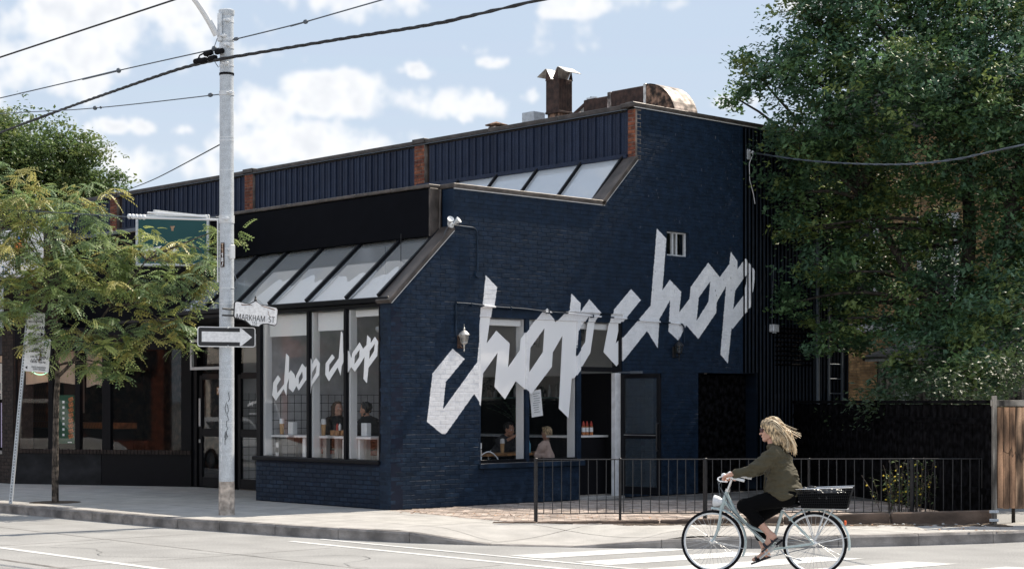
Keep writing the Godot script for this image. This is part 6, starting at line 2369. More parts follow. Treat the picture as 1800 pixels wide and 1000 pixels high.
func build_signs() -> void:
	# one way sign
	var r := Vector3(0.328, 0, -0.945).normalized()
	var nn := Vector3(0.945, 0, 0.328).normalized()
	var T := thing("one_way_sign", "black sign with a white right-pointing arrow strapped to the pole", "sign", Vector3(PX + 0.11, 2.862, PZ + 0.075))
	T.basis = Basis(r, UPV, nn)
	var m := MB.new()
	m.prism(round_rect(0.90, 0.305, 0.04), 0.0, 0.006)
	put("plate", m, M("sign_white"), T)
	m = MB.new()
	m.prism(round_rect(0.872, 0.277, 0.03), 0.006, 0.0085)
	put("black_field", m, M("ink"), T)
	m = MB.new()
	m.prism(pts([-0.385, -0.078, 0.205, -0.078, 0.205, -0.135, 0.235, -0.128, 0.395, 0.0, 0.235, 0.128, 0.205, 0.135, 0.205, 0.078, -0.385, 0.078]), 0.0085, 0.011)
	put("arrow", m, M("sign_white"), T)
	for y in [-0.14, 0.14]:
		m = MB.new()
		m.ball(Vector3(0.02, y, 0.01), Vector3(0.014, 0.014, 0.01), 8)
		put("bolt", m, M("galv_light"), T)
	# street name sign
	r = Vector3(0.04, -0.045, -1.0).normalized()
	nn = r.cross(UPV).normalized()
	T = thing("street_name_sign", "ornate white street name sign reading MARKHAM ST beside the pole", "sign", Vector3(-0.53, 3.39, 2.60))
	T.basis = Basis(r, nn.cross(r).normalized(), nn)
	var sc := Vector2(0.00141, -0.00106)
	var poly := PackedVector2Array()
	for q in [[118, 160], [135, 138], [300, 160], [372, 105], [440, 150], [640, 175], [655, 200], [648, 400], [625, 425], [540, 408], [480, 415], [445, 430], [425, 460], [330, 455], [295, 425], [262, 395], [200, 380], [125, 362], [115, 340]]:
		poly.append(Vector2((q[0] - 115) * sc.x, (q[1] - 140) * sc.y))
	m = MB.new()
	for big in Geometry2D.offset_polygon(poly, 0.012):
		m.prism(big, -0.02, -0.002)
	put("rim", m, M("black_iron"), T)
	m = MB.new()
	m.prism(poly, -0.004, 0.004)
	put("plate", m, M("sign_white"), T)
	text("street_name", "MARKHAM  ST", 0.085, Transform3D(Basis(), Vector3(0.37, -0.225, 0.0055)), M("ink"), T, 0.92, false)
	text("block_number", "151", 0.05, Transform3D(Basis(), Vector3(0.36, -0.305, 0.0055)), M("cable_grey"), T, 0.9, false)
	m = MB.new()
	m.tube(PackedVector3Array([Vector3(0.585, -0.10, 0.005), Vector3(0.605, -0.115, 0.005), Vector3(0.59, -0.14, 0.005), Vector3(0.63, -0.17, 0.005)]), 0.004, 4)
	m.prism(pts([0.10, -0.03, 0.30, -0.02, 0.30, -0.028, 0.12, -0.045]), 0.004, 0.0055)
	m.prism(pts([0.45, -0.015, 0.70, -0.055, 0.72, -0.075, 0.48, -0.03]), 0.004, 0.0055)
	put("rust_stain", m, M("rust_mid"), T)
	m = MB.new()
	m.lathe([Vector2(0, 0.015), Vector2(0.018, 0.02), Vector2(0.024, 0.045), Vector2(0.012, 0.06), Vector2(0.016, 0.075), Vector2(0.0, 0.11)], 10, Transform3D(Basis(), Vector3(0.365, 0.02, -0.008)))
	put("finial", m, M("black_iron"), T)
	m = MB.new()
	m.tube(PackedVector3Array([Vector3(-0.20, -0.12, -0.02), Vector3(0.02, -0.12, -0.012)]), 0.014, 8)
	m.tube(PackedVector3Array([Vector3(-0.20, -0.22, -0.02), Vector3(0.02, -0.21, -0.012)]), 0.014, 8)
	put("arm", m, M("black_iron"), T)
	# parking signs on a leaning perforated post
	T = thing("sign_post", "leaning perforated steel sign post at the left edge", "post", Vector3(-5.76, 0.1, 3.62))
	T.basis = Basis(Vector3(0.6839, 0, -0.7296), UPV, Vector3(0.7296, 0, 0.6839)) * Basis(Vector3(0, 0, 1), -0.093)
	m = MB.new()
	m.box(Vector3(-0.028, 0.0, -0.024), Vector3(0.028, 3.48, 0.024), 0.004)
	put("tube", m, M("galv"), T)
	m = MB.new()
	for k in 66:
		m.lathe([Vector2(0.0, 0), Vector2(0.010, 0.0)], 8, Transform3D(Basis(Vector3(1, 0, 0), PI / 2), Vector3(0, 0.10 + k * 0.051, 0.0246)))
	stuff("holes", m, M("void"), T)
	var fx := T.transform
	var S := thing("parking_sign", "upper white parking sign with 7 AM to 9 AM and two arrows", "sign", fx * Vector3(0.155, 3.10, 0.03))
	S.basis = fx.basis * Basis(Vector3(0, 0, 1), 0.06)
	m = MB.new()
	m.prism(round_rect(0.30, 0.42, 0.03), 0.0, 0.004)
	put("plate", m, M("sign_white"), S)
	text("hours", "7AM-9AM", 0.055, Transform3D(Basis(), Vector3(0, -0.045, 0.006)), M("ink"), S, 0.95)
	text("days", "MON - FRI", 0.032, Transform3D(Basis(), Vector3(0, -0.15, 0.006)), M("ink"), S, 0.7)
	text("no_stopping", "NO STOPPING", 0.036, Transform3D(Basis(), Vector3(0, 0.06, 0.006)), M("ink"), S, 0.75)
	for sx in [-1.0, 1.0]:
		m = MB.new()
		m.prism(pts([sx * 0.14, -0.15, sx * 0.085, -0.112, sx * 0.085, -0.188]), 0.004, 0.006)
		put("arrow", m, M("ink"), S)
	S = thing("parking_sign", "lower white pay parking sign with a green P disc", "sign", fx * Vector3(0.225, 2.60, 0.03))
	S.basis = fx.basis * Basis(Vector3(0, 0, 1), 0.015)
	m = MB.new()
	m.prism(round_rect(0.43, 0.57, 0.03), 0.0, 0.004)
	put("plate", m, M("sign_white"), S)
	var lines := [["PAY PARKING", 0.036, 0.235, -0.06], ["ENFORCED", 0.036, 0.19, -0.085], ["MON - FRI", 0.038, 0.10, 0.02], ["8:00 AM - 9:00 PM", 0.032, 0.057, 0.02], ["SAT", 0.034, 0.014, 0.04], ["8:00 AM - 9:00 PM", 0.032, -0.03, 0.02], ["SUN", 0.034, -0.075, 0.04], ["1:00 PM - 9:00 PM", 0.032, -0.118, 0.02], ["PLACE PURCHASED", 0.027, -0.205, 0.04], ["TICKET ON DASH", 0.027, -0.240, 0.05]]
	for l in lines:
		text("lettering", l[0], l[1], Transform3D(Basis(), Vector3(l[3], l[2], 0.006)), M("ink"), S, 0.72)
	m = MB.new()
	m.lathe([Vector2(0, 0.0), Vector2(0.048, 0.0)], 20, Transform3D(Basis(Vector3(1, 0, 0), PI / 2), Vector3(0.145, 0.205, 0.0055)))
	put("disc", m, mat("p_green", Color(0.01, 0.13, 0.11), 0.5), S)
	text("letter", "P", 0.06, Transform3D(Basis(), Vector3(0.145, 0.205, 0.007)), M("vinyl"), S)
	m = MB.new()
	m.prism(pts([-0.19, -0.222, -0.15, -0.192, -0.15, -0.252]), 0.004, 0.006)
	put("arrow", m, M("ink"), S)
	m = MB.new()
	var scr := PackedVector3Array()
	for k in 24:
		scr.append(Vector3(-0.10 + k * 0.0125, -0.10 + 0.03 * sin(k * 1.7) + k * 0.003, 0.007))
	m.tube(scr, 0.004, 4)
	put("scribble", m, M("ink"), S)


# ---------------------------------------------------------------- wires
func smooth_path(p: Array, per := 10) -> PackedVector3Array:
	var out := PackedVector3Array()
	for i in p.size() - 1:
		var a: Vector3 = p[maxi(i - 1, 0)]
		var b: Vector3 = p[i]
		var c: Vector3 = p[i + 1]
		var d: Vector3 = p[mini(i + 2, p.size() - 1)]
		for k in per:
			out.append(b.cubic_interpolate(c, a, d, float(k) / per))
	out.append(p[p.size() - 1])
	return out


func run_on(p: Array, front: float, back: float) -> Array:
	var q := p.duplicate()
	if front > 0.0:
		q.push_front(p[0] + (p[0] - p[1]).normalized() * front)
	if back > 0.0:
		q.append(p[p.size() - 1] + (p[p.size() - 1] - p[p.size() - 2]).normalized() * back)
	return q


func twisted(p: PackedVector3Array, r: float, pitch: float, strands := 2) -> MB:
	var m := MB.new()
	for s in strands:
		var q := PackedVector3Array()
		var l := 0.0
		for i in p.size():
			if i:
				l += p[i].distance_to(p[i - 1])
			var t := (p[mini(i + 1, p.size() - 1)] - p[maxi(i - 1, 0)]).normalized()
			var x := UPV.cross(t).normalized()
			var a := TAU * (l / pitch + float(s) / strands)
			q.append(p[i] + (x * cos(a) + t.cross(x) * sin(a)) * r)
		m.tube(q, r, 6)
	return m


func build_wires() -> void:
	var m := MB.new()
	m.tube(PackedVector3Array([Vector3(-16.4, 4.96, 9.77), Vector3(0.6, 6.32, 6.96), Vector3(3.86, 6.58, 6.42), Vector3(14, 7.39, 4.74)]), 0.011, 6)
	solo("overhead_wire", m, M("cable"), "dark straight wire crossing the top left corner of the sky", "wire", "overhead wires")
	var T := thing("overhead_wire", "grey span wire with a spliced eye left of the pole top", "wire", Vector3.ZERO, "overhead wires")
	m = MB.new()
	m.tube(smooth_path(run_on([Vector3(-7.81, 7.4, 2.77), Vector3(-4.12, 7.41, 2.5), Vector3(PX - 0.13, 7.29, PZ + 0.05)], 20, 0), 8), 0.010, 6)
	put("wire", m, M("cable_grey"), T)
	m = MB.new()
	m.tube(smooth_path([Vector3(-5.2, 7.405, 2.57), Vector3(-4.2, 7.41, 2.505)], 6), 0.017, 6)
	m.ball(Vector3(-4.12, 7.41, 2.5), Vector3(0.05, 0.045, 0.045), 8)
	m.ball(Vector3(-1.08, 7.30, 2.61), Vector3(0.05, 0.045, 0.04), 8)
	put("fitting", m, M("cable_grey"), T)
	T = thing("overhead_cable", "thick twisted black cable sagging across the pole", "cable", Vector3.ZERO, "overhead wires")
	var path := smooth_path(run_on([Vector3(-10.61, 7.25, 1.38), Vector3(-8.01, 7.33, 1.53), Vector3(-5.06, 7.25, 2.04), Vector3(-2.74, 7.22, 2.34), Vector3(-1.66, 7.17, 2.5), Vector3(-0.85, 7.09, 2.68), Vector3(-0.25, 7.08, 2.61), Vector3(2.02, 6.98, 2.53), Vector3(4.09, 6.87, 2.51), Vector3(6.14, 6.84, 2.52)], 14, 16), 14)
	put("cable", twisted(path, 0.014, 0.9, 3), M("cable"), T)
	m = MB.new()
	for q in [Vector3(-1.55, 7.18, 2.60), Vector3(-1.38, 7.16, 2.62), Vector3(-1.2, 7.24, 2.64), Vector3(-1.05, 7.14, 2.66), Vector3(-0.8, 7.2, 2.70)]:
		m.box(q - Vector3(0.10, 0.035, 0.04), q + Vector3(0.10, 0.04, 0.04), 0.02)
	m.tube(PackedVector3Array([Vector3(-1.6, 7.16, 2.6), Vector3(-1.5, 7.26, 2.6), Vector3(-1.35, 7.28, 2.6), Vector3(-1.25, 7.2, 2.62)]), 0.012, 6)
	put("connector", m, M("rubber"), T)
	T = thing("overhead_wire", "pale span wire with two small insulators lowest left of the pole", "wire", Vector3.ZERO, "overhead wires")
	m = MB.new()
	m.tube(smooth_path(run_on([Vector3(-10.61, 7.62, 1.38), Vector3(-5.74, 7.04, 2.04), Vector3(PX - 0.13, 6.58, PZ + 0.06)], 20, 0), 8), 0.009, 6)
	put("wire", m, M("cable_grey"), T)
	m = MB.new()
	m.ball(Vector3(-5.7, 7.036, 2.05), Vector3(0.05, 0.04, 0.04), 8)
	m.ball(Vector3(-5.45, 7.01, 2.08), Vector3(0.03, 0.025, 0.025), 8)
	m.ball(Vector3(-1.2, 6.605, 2.60), Vector3(0.06, 0.035, 0.035), 8)
	put("insulator", m, M("cable_grey"), T)
	m = MB.new()
	m.tube(smooth_path([Vector3(-17.73, 7.36, -5.70), Vector3(-9.6, 6.52, -1.6), Vector3(PX - 0.11, 5.84, PZ)], 8), 0.010, 6)
	solo("overhead_wire", m, M("cable"), "thin dark wire from the pole down to the left end of the parapet", "wire", "overhead wires")
	T = thing("overhead_wire", "grey span wire rising to the right from the pole top", "wire", Vector3.ZERO, "overhead wires")
	m = MB.new()
	m.tube(smooth_path(run_on([Vector3(PX + 0.12, 7.39, PZ - 0.03), Vector3(1.02, 7.40, 2.42), Vector3(2.79, 7.41, 2.43)], 0, 22), 8), 0.010, 6)
	put("wire", m, M("cable_grey"), T)
	m = MB.new()
	m.ball(Vector3(1.02, 7.40, 2.42), Vector3(0.05, 0.035, 0.035), 8)
	m.ball(Vector3(-0.62, 7.39, 2.52), Vector3(0.07, 0.03, 0.03), 8)
	put("insulator", m, M("cable_grey"), T)
	path = smooth_path(run_on([Vector3(0.13, 6.73, -8.98), Vector3(2.3, 6.25, -8.01), Vector3(5.02, 5.77, -6.52), Vector3(6.82, 5.57, -5.52), Vector3(8.58, 5.49, -4.48)], 0, 14), 14)
	solo("service_cable", twisted(path, 0.010, 0.8, 2), M("cable_grey"), "twisted grey service cable running in front of the big tree", "cable", "overhead wires")
	T = thing("span_arm", "pale twin rod bracket reaching left from the pole above the teal sign", "bracket")
	m = MB.new()
	m.tube(PackedVector3Array([Vector3(PX - 0.11, 4.66, PZ + 0.06), Vector3(-2.7, 4.80, 3.08)]), 0.018, 8)
	m.tube(PackedVector3Array([Vector3(-1.2, 4.72, 2.66), Vector3(-2.4, 4.86, 2.98)]), 0.016, 8)
	put("rod", m, M("white_post"), T)
	m = MB.new()
	m.tube(smooth_path([Vector3(-2.7, 4.80, 3.08), Vector3(-5.0, 5.05, 3.5), Vector3(-20, 6.6, 6.4)], 6), 0.009, 6)
	put("wire", m, M("cable_grey"), T)
	m = MB.new()
	for k in 5:
		m.ball(Vector3(-2.45 - k * 0.08, 4.79 + k * 0.008, 3.02 + k * 0.018), Vector3(0.025, 0.045, 0.045), 8)
	put("insulator", m, M("galv_light"), T)


# ---------------------------------------------------------------- trees
func leaf(m: MB, o: Vector3, d: Vector3, n: Vector3, l: float, w: float) -> void:
	var s := d.cross(n).normalized()
	var tip := o + d * l - n * l * 0.12
	var mid := o + d * l * 0.45 + n * l * 0.03
	var a := o + d * l * 0.4 + s * w - n * w * 0.25
	var b := o + d * l * 0.4 - s * w - n * w * 0.25
	var up := o - n * 10.0
	m.flat(o, a, mid, up)
	m.flat(a, tip, mid, up)
	m.flat(o, mid, b, up)
	m.flat(b, mid, tip, up)


func broad_spray(r: RandomNumberGenerator, size: float, count: int) -> ArrayMesh:
	var m := MB.new()
	for k in count:
		var o := Vector3(r.randfn(0, 0.10), r.randfn(0, 0.07), r.randfn(0, 0.10))
		var a := r.randf() * TAU
		var d := Vector3(cos(a), r.randf_range(-0.7, 0.25), sin(a)).normalized()
		var n := (Vector3(r.randfn(0, 0.4), 1, r.randfn(0, 0.4))).normalized()
		n = (n - d * n.dot(d)).normalized()
		var l := size * r.randf_range(0.7, 1.25)
		leaf(m, o, d, n, l, l * 0.27)
	return m.mesh()


func frond_spray(r: RandomNumberGenerator) -> ArrayMesh:
	var m := MB.new()
	for f in 4:
		var a := r.randf_range(-1.4, 1.4)
		var d := Vector3(cos(a), r.randf_range(-0.1, 0.35), sin(a)).normalized()
		var L := r.randf_range(0.17, 0.27)
		var p := Vector3(r.randfn(0, 0.02), 0, r.randfn(0, 0.02))
		for k in 6:
			var t := (k + 1) / 6.0
			var q := p + d * L * t + Vector3(0, -0.07 * t * t, 0) * (L / 0.2)
			var dd := (d + Vector3(0, -0.6 * t, 0)).normalized()
			var s := dd.cross(UPV).normalized()
			for sd in [-1.0, 1.0]:
				var e: Vector3 = (s * sd + dd * 0.55 + Vector3(0, -0.35, 0)).normalized()
				var ln := 0.060 * (1.0 - 0.35 * absf(t - 0.5))
				var w := dd * 0.0185
				m.flat(q, q + e * ln * 0.55 - w, q + e * ln, q - UPV * 5)
				m.flat(q, q + e * ln, q + e * ln * 0.55 + w, q - UPV * 5)
	return m.mesh()


# leaves: one MultiMesh per crown; blobs are [x, y, z, radius]
func crown(T: Node3D, mesh: Mesh, mt: Material, blobs: Array, per_m2: float, clumps: float, r: RandomNumberGenerator, flat: float, tones: Array, droop: float, spread := 0.2) -> Array:
	var buf := PackedFloat32Array()
	var ends := []
	for b in blobs:
		var c := Vector3(b[0], b[1], b[2])
		var R: float = b[3]
		var nc := maxi(3, int(clumps * R * R))
		var each := maxi(2, int(per_m2 * R * R / nc))
		for i in nc:
			var d := Vector3(r.randfn(0, 1), r.randfn(0, 1), r.randfn(0, 1)).normalized()
			var cc := c + d * Vector3(1, flat, 1) * R * pow(r.randf(), 0.4)
			ends.append([cc, c])
			var cr := spread * r.randf_range(0.7, 1.35) * (0.6 + 0.4 * R)
			var tone: Color = tones[r.randi() % tones.size()]
			var lean := Basis(Vector3(r.randfn(0, 1), 0, r.randfn(0, 1)).normalized(), r.randfn(0, 0.35))
			for k in each:
				var o := cc + lean * (Vector3(r.randfn(0, 1), r.randfn(0, 0.45), r.randfn(0, 1)) * cr)
				var out := Vector3(o.x - c.x, 0, o.z - c.z)
				var yaw := atan2(-out.z, out.x) + r.randfn(0, 0.9)
				var bs := Basis(UPV, yaw) * Basis(Vector3(0, 0, 1), -droop + r.randfn(0, 0.3)) * Basis(Vector3(1, 0, 0), r.randfn(0, 0.35))
				bs = bs.scaled(Vector3.ONE * r.randf_range(0.75, 1.25))
				var j := r.randf_range(0.75, 1.25)
				buf.append_array([bs.x.x, bs.y.x, bs.z.x, o.x, bs.x.y, bs.y.y, bs.z.y, o.y, bs.x.z, bs.y.z, bs.z.z, o.z, tone.r * j, tone.g * j, tone.b * j, 1.0])
	var mmsh := MultiMesh.new()
	mmsh.transform_format = MultiMesh.TRANSFORM_3D
	mmsh.use_colors = true
	mmsh.mesh = mesh
	mmsh.instance_count = buf.size() / 16
	mmsh.buffer = buf
	var o := MultiMeshInstance3D.new()
	o.name = numbered(T, "crown")
	o.multimesh = mmsh
	o.material_override = mt
	T.add_child(o, true)
	o.set_meta("kind", "stuff")
	return ends


func limb(m: MB, a: Vector3, b: Vector3, r0: float, r1: float, r: RandomNumberGenerator, sag := 0.0) -> void:
	var p := PackedVector3Array()
	var rr := []
	var n := 7
	var w := a.distance_to(b)
	var k1 := Vector3(r.randfn(0, 0.06), r.randfn(0, 0.05) + sag, r.randfn(0, 0.06)) * w
	for k in n + 1:
		var t := float(k) / n
		p.append(a.lerp(b, t) + k1 * sin(t * PI) + Vector3(r.randfn(0, 0.008), 0, r.randfn(0, 0.008)) * w)
		rr.append(lerpf(r0, r1, t))
	m.tube(p, rr, 7)


func build_trees() -> void:
	var r := RandomNumberGenerator.new()
	r.seed = 4
	# big tree at the right
	var T := thing("maple_tree", "big dense green tree behind the black fence at the right", "tree")
	var blobs := [[0.18, 8.22, -9.11, 0.72], [1.01, 8.39, -9.18, 1.11], [1.28, 9.05, -10.28, 1.33], [1.56, 9.52, -12.2, 1.67], [3.1, 9.05, -12.23, 1.78], [2.53, 7.63, -9.99, 1.55], [1.39, 7.19, -9.58, 1.22], [0.9950000000000001, 6.72, -9.39, 0.89], [3.41, 7.31, -10.93, 1.78], [4.14, 7.52, -11.71, 1.67], [1.1600000000000001, 6.35, -10.9, 1.22], [2.34, 6.05, -11.41, 1.44], [3.7, 5.99, -12.05, 1.44], [0.9950000000000001, 5.57, -11.06, 0.89], [0.9950000000000001, 4.51, -11.45, 0.89], [0.885, 4.01, -11.33, 0.67], [0.8, 3.11, -11.31, 0.5], [1.4, 4.59, -12.04, 0.78], [2.88, 3.69, -11.18, 1.11], [3.13, 2.58, -9.83, 0.83], [4.09, 2.77, -10.04, 1.11], [4.65, 3.29, -10.64, 1.33], [4.29, 4.73, -11.87, 1.11], [1.98, 3.15, -10.22, 0.39], [1.56, 11.02, -12.2, 1.78], [2.73, 11.02, -13.46, 2.0], [4.31, 8.83, -13.52, 1.89], [4.66, 6.53, -13.09, 1.78], [4.88, 4.3, -12.49, 1.55], [-0.3, 7.83, -9.08, 0.33], [1.42, 10.05, -10.45, 1.33], [0.82, 9.5, -9.79, 0.67], [1.05, 4.88, -11.44, 0.56], [2.09, 3.49, -11.24, 0.56], [2.42, 4.96, -12.01, 0.78], [0.77, 3.77, -11.35, 0.44], [0.77, 5.39, -11.44, 0.44], [3.4, 4.35, -11.99, 0.89], [0.74, 5.85, -9.27, 0.50], [0.88, 5.27, -9.71, 0.60], [0.09, 5.22, -9.75, 0.25], [1.27, 4.37, -9.83, 0.70], [0.58, 3.85, -9.84, 0.50], [1.03, 3.17, -9.88, 0.45], [1.83, 3.46, -9.70, 0.45]]
	var lm := leaf_mat("leaf_maple", Color(1, 1, 1), 0.9)
	var tones := [Color(0.085, 0.165, 0.072), Color(0.12, 0.21, 0.078), Color(0.065, 0.135, 0.07), Color(0.19, 0.25, 0.075), Color(0.095, 0.18, 0.10)]
	var ends := crown(T, broad_spray(r, 0.115, 8), lm, blobs, 290.0, 28.0, r, 0.85, tones, 0.2, 0.17)
	var m := MB.new()
	var tk := [Vector3(2.64, 0.00, -11.74), Vector3(2.67, 0.90, -11.77), Vector3(2.72, 1.95, -11.78), Vector3(2.87, 3.50, -11.98), Vector3(2.99, 5.06, -12.10), Vector3(2.89, 7.01, -12.10), Vector3(2.78, 8.90, -12.21)]
	m.tube(smooth_path(tk, 5), _taper(31, 0.24, 0.07), 12)
	m.tube(smooth_path([Vector3(2.78, 2.24, -11.83), Vector3(3.33, 3.57, -11.88), Vector3(3.89, 5.34, -11.99), Vector3(4.22, 7.56, -12.21)], 5), _taper(16, 0.16, 0.05), 10)
	m.tube(smooth_path([Vector3(2.80, 3.01, -11.88), Vector3(2.11, 4.23, -11.55), Vector3(1.45, 5.79, -10.99), Vector3(1.11, 7.79, -10.10)], 5), _taper(16, 0.13, 0.04), 10)
	put("trunk", m, M("bark_dark"), T)
	m = MB.new()
	for b in blobs:
		var c := Vector3(b[0], b[1], b[2])
		var near: Vector3 = tk[3]
		for q in [tk[2], tk[3], tk[4], tk[5], Vector3(3.89, 5.34, -11.99), Vector3(1.45, 5.79, -10.99)]:
			if q.y < c.y + 0.3 and q.distance_to(c) < near.distance_to(c):
				near = q
		limb(m, near, c, 0.055, 0.018, r, 0.06)
	put("limbs", m, M("bark_dark"), T)
	m = MB.new()
	for i in range(0, ends.size(), 3):
		m.tube(PackedVector3Array([ends[i][1], ends[i][1].lerp(ends[i][0], 0.5) + Vector3(0, 0.05, 0), ends[i][0]]), [0.012, 0.008, 0.004], 4)
	stuff("twigs", m, M("bark_dark"), T)
	# young honey locust by the kerb
	T = thing("honey_locust_tree", "young feathery yellow-green street tree at the kerb on the left", "tree")
	blobs = [[-5.61, 5.22, 3.35, 0.70], [-5.19, 5.25, 2.62, 0.60], [-5.37, 4.32, 3.68, 0.70], [-4.96, 4.53, 2.96, 0.70], [-4.88, 4.68, 2.14, 0.55], [-4.38, 4.48, 1.60, 0.42], [-4.12, 4.55, 1.03, 0.36], [-3.94, 4.90, 0.40, 0.28], [-4.91, 3.65, 3.19, 0.70], [-4.75, 3.87, 2.44, 0.70], [-4.22, 3.87, 1.87, 0.60], [-4.01, 3.89, 1.21, 0.50], [-5.26, 2.99, 3.27, 0.40], [-4.59, 2.98, 2.85, 0.55], [-4.45, 3.00, 2.12, 0.60], [-4.02, 3.19, 1.66, 0.50], [-4.00, 3.01, 1.34, 0.30], [-5.75, 3.47, 3.80, 0.50], [-6.20, 4.64, 3.99, 0.80], [-4.62, 2.42, 2.29, 0.28], [-4.70, 2.51, 2.68, 0.32], [-5.99, 5.54, 3.47, 0.50], [-3.76, 4.18, 1.09, 0.35]]
	var lo := leaf_mat("leaf_locust", Color(1, 1, 1), 0.95)
	tones = [Color(0.29, 0.37, 0.14), Color(0.23, 0.32, 0.14), Color(0.36, 0.40, 0.13), Color(0.18, 0.26, 0.13), Color(0.42, 0.39, 0.13)]
	ends = crown(T, frond_spray(r), lo, blobs, 175.0, 40.0, r, 0.75, tones, 0.12, 0.11)
	m = MB.new()
	m.tube(smooth_path([Vector3(-5.60, 0.08, 2.87), Vector3(-5.58, 0.9, 2.88), Vector3(-5.56, 1.94, 2.87), Vector3(-5.55, 2.38, 2.85), Vector3(-5.52, 3.1, 2.9), Vector3(-5.45, 4.0, 3.0), Vector3(-5.4, 4.9, 3.0)], 5), _taper(31, 0.062, 0.02), 10)
	m.tube(smooth_path([Vector3(-5.55, 2.3, 2.86), Vector3(-5.3, 2.55, 2.72), Vector3(-5.04, 2.91, 2.60), Vector3(-4.75, 3.5, 2.3), Vector3(-4.4, 4.3, 1.8)], 5), _taper(21, 0.036, 0.012), 8)
	put("trunk", m, M("bark"), T)
	m = MB.new()
	for b in blobs:
		var c := Vector3(b[0], b[1], b[2])
		var near := Vector3(-5.55, 2.5, 2.86)
		for q in [Vector3(-5.52, 3.1, 2.9), Vector3(-5.45, 4.0, 3.0), Vector3(-4.75, 3.5, 2.3), Vector3(-4.4, 4.3, 1.8), Vector3(-5.04, 2.91, 2.6)]:
			if q.y < c.y + 0.4 and q.distance_to(c) < near.distance_to(c):
				near = q
		limb(m, near, c, 0.016, 0.006, r, 0.08)
	put("limbs", m, M("bark"), T)
	m = MB.new()
	for i in range(0, ends.size(), 2):
		m.tube(PackedVector3Array([ends[i][1], ends[i][1].lerp(ends[i][0], 0.5) + Vector3(0, 0.03, 0), ends[i][0]]), [0.006, 0.004, 0.0025], 4)
	for k in 50:
		var e = ends[r.randi() % ends.size()][0]
		if e.y > 3.4:
			continue
		var q := PackedVector3Array()
		var a := r.randf() * TAU
		for j in 6:
			q.append(e + Vector3(cos(a + j * 0.5) * 0.02, -0.035 * j, sin(a + j * 0.5) * 0.02))
		m.tube(q, 0.008, 4)
	stuff("twigs_and_pods", m, mat("pod", Color(0.16, 0.11, 0.045), 0.8), T)
	m = MB.new()
	m.lathe([Vector2(0, 0.153), Vector2(0.42, 0.155), Vector2(0.44, 0.151)], 14, Transform3D(Basis(), Vector3(-5.60, 0, 2.87)))
	tag(stuff("tree_pit", m, M("soil")), "round dark soil pit at the foot of the young street tree", "tree pit")
	# broad trees far behind the roofs
	T = thing("distant_tree", "dense tree rising behind the roofs at the far left", "tree")
	blobs = [[-36.36, 10.90, -12.09, 2.20], [-35.23, 10.28, -13.30, 1.90], [-34.52, 9.66, -14.05, 1.30], [-37.35, 10.28, -11.04, 2.40], [-35.94, 9.04, -12.55, 2.00], [-38.01, 11.89, -11.80, 1.60], [-35.5, 8.0, -13.5, 2.0], [-37, 8, -11.5, 2.2]]
	tones = [Color(0.10, 0.16, 0.055), Color(0.13, 0.19, 0.06), Color(0.16, 0.20, 0.06)]
	crown(T, broad_spray(r, 0.17, 7), lm, blobs, 260.0, 16.0, r, 0.8, tones, 0.2, 0.26)
	m = MB.new()
	m.tube(smooth_path([Vector3(-36, 0, -12.6), Vector3(-36.1, 5, -12.5), Vector3(-36.2, 10, -12.3)], 5), _taper(11, 0.3, 0.1), 8)
	put("trunk", m, M("bark_dark"), T)
	# dark understorey behind the fence
	T = thing("hedge_shrub", "dark leafy undergrowth rising behind the black fence", "shrub")
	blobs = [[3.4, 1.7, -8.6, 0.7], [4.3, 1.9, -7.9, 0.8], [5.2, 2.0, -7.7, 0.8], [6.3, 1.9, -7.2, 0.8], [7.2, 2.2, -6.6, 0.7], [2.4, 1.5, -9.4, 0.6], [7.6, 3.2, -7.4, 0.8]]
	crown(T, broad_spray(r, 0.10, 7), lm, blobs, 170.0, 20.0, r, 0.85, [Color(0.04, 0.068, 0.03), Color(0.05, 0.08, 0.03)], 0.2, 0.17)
	m = MB.new()
	for b in blobs:
		limb(m, Vector3(b[0], 0, b[2]), Vector3(b[0], b[1], b[2]), 0.03, 0.01, r)
	put("stem", m, M("bark_dark"), T)


func _taper(n: int, a: float, b: float) -> Array:
	var o := []
	for i in n:
		o.append(lerpf(a, b, float(i) / (n - 1)))
	return o


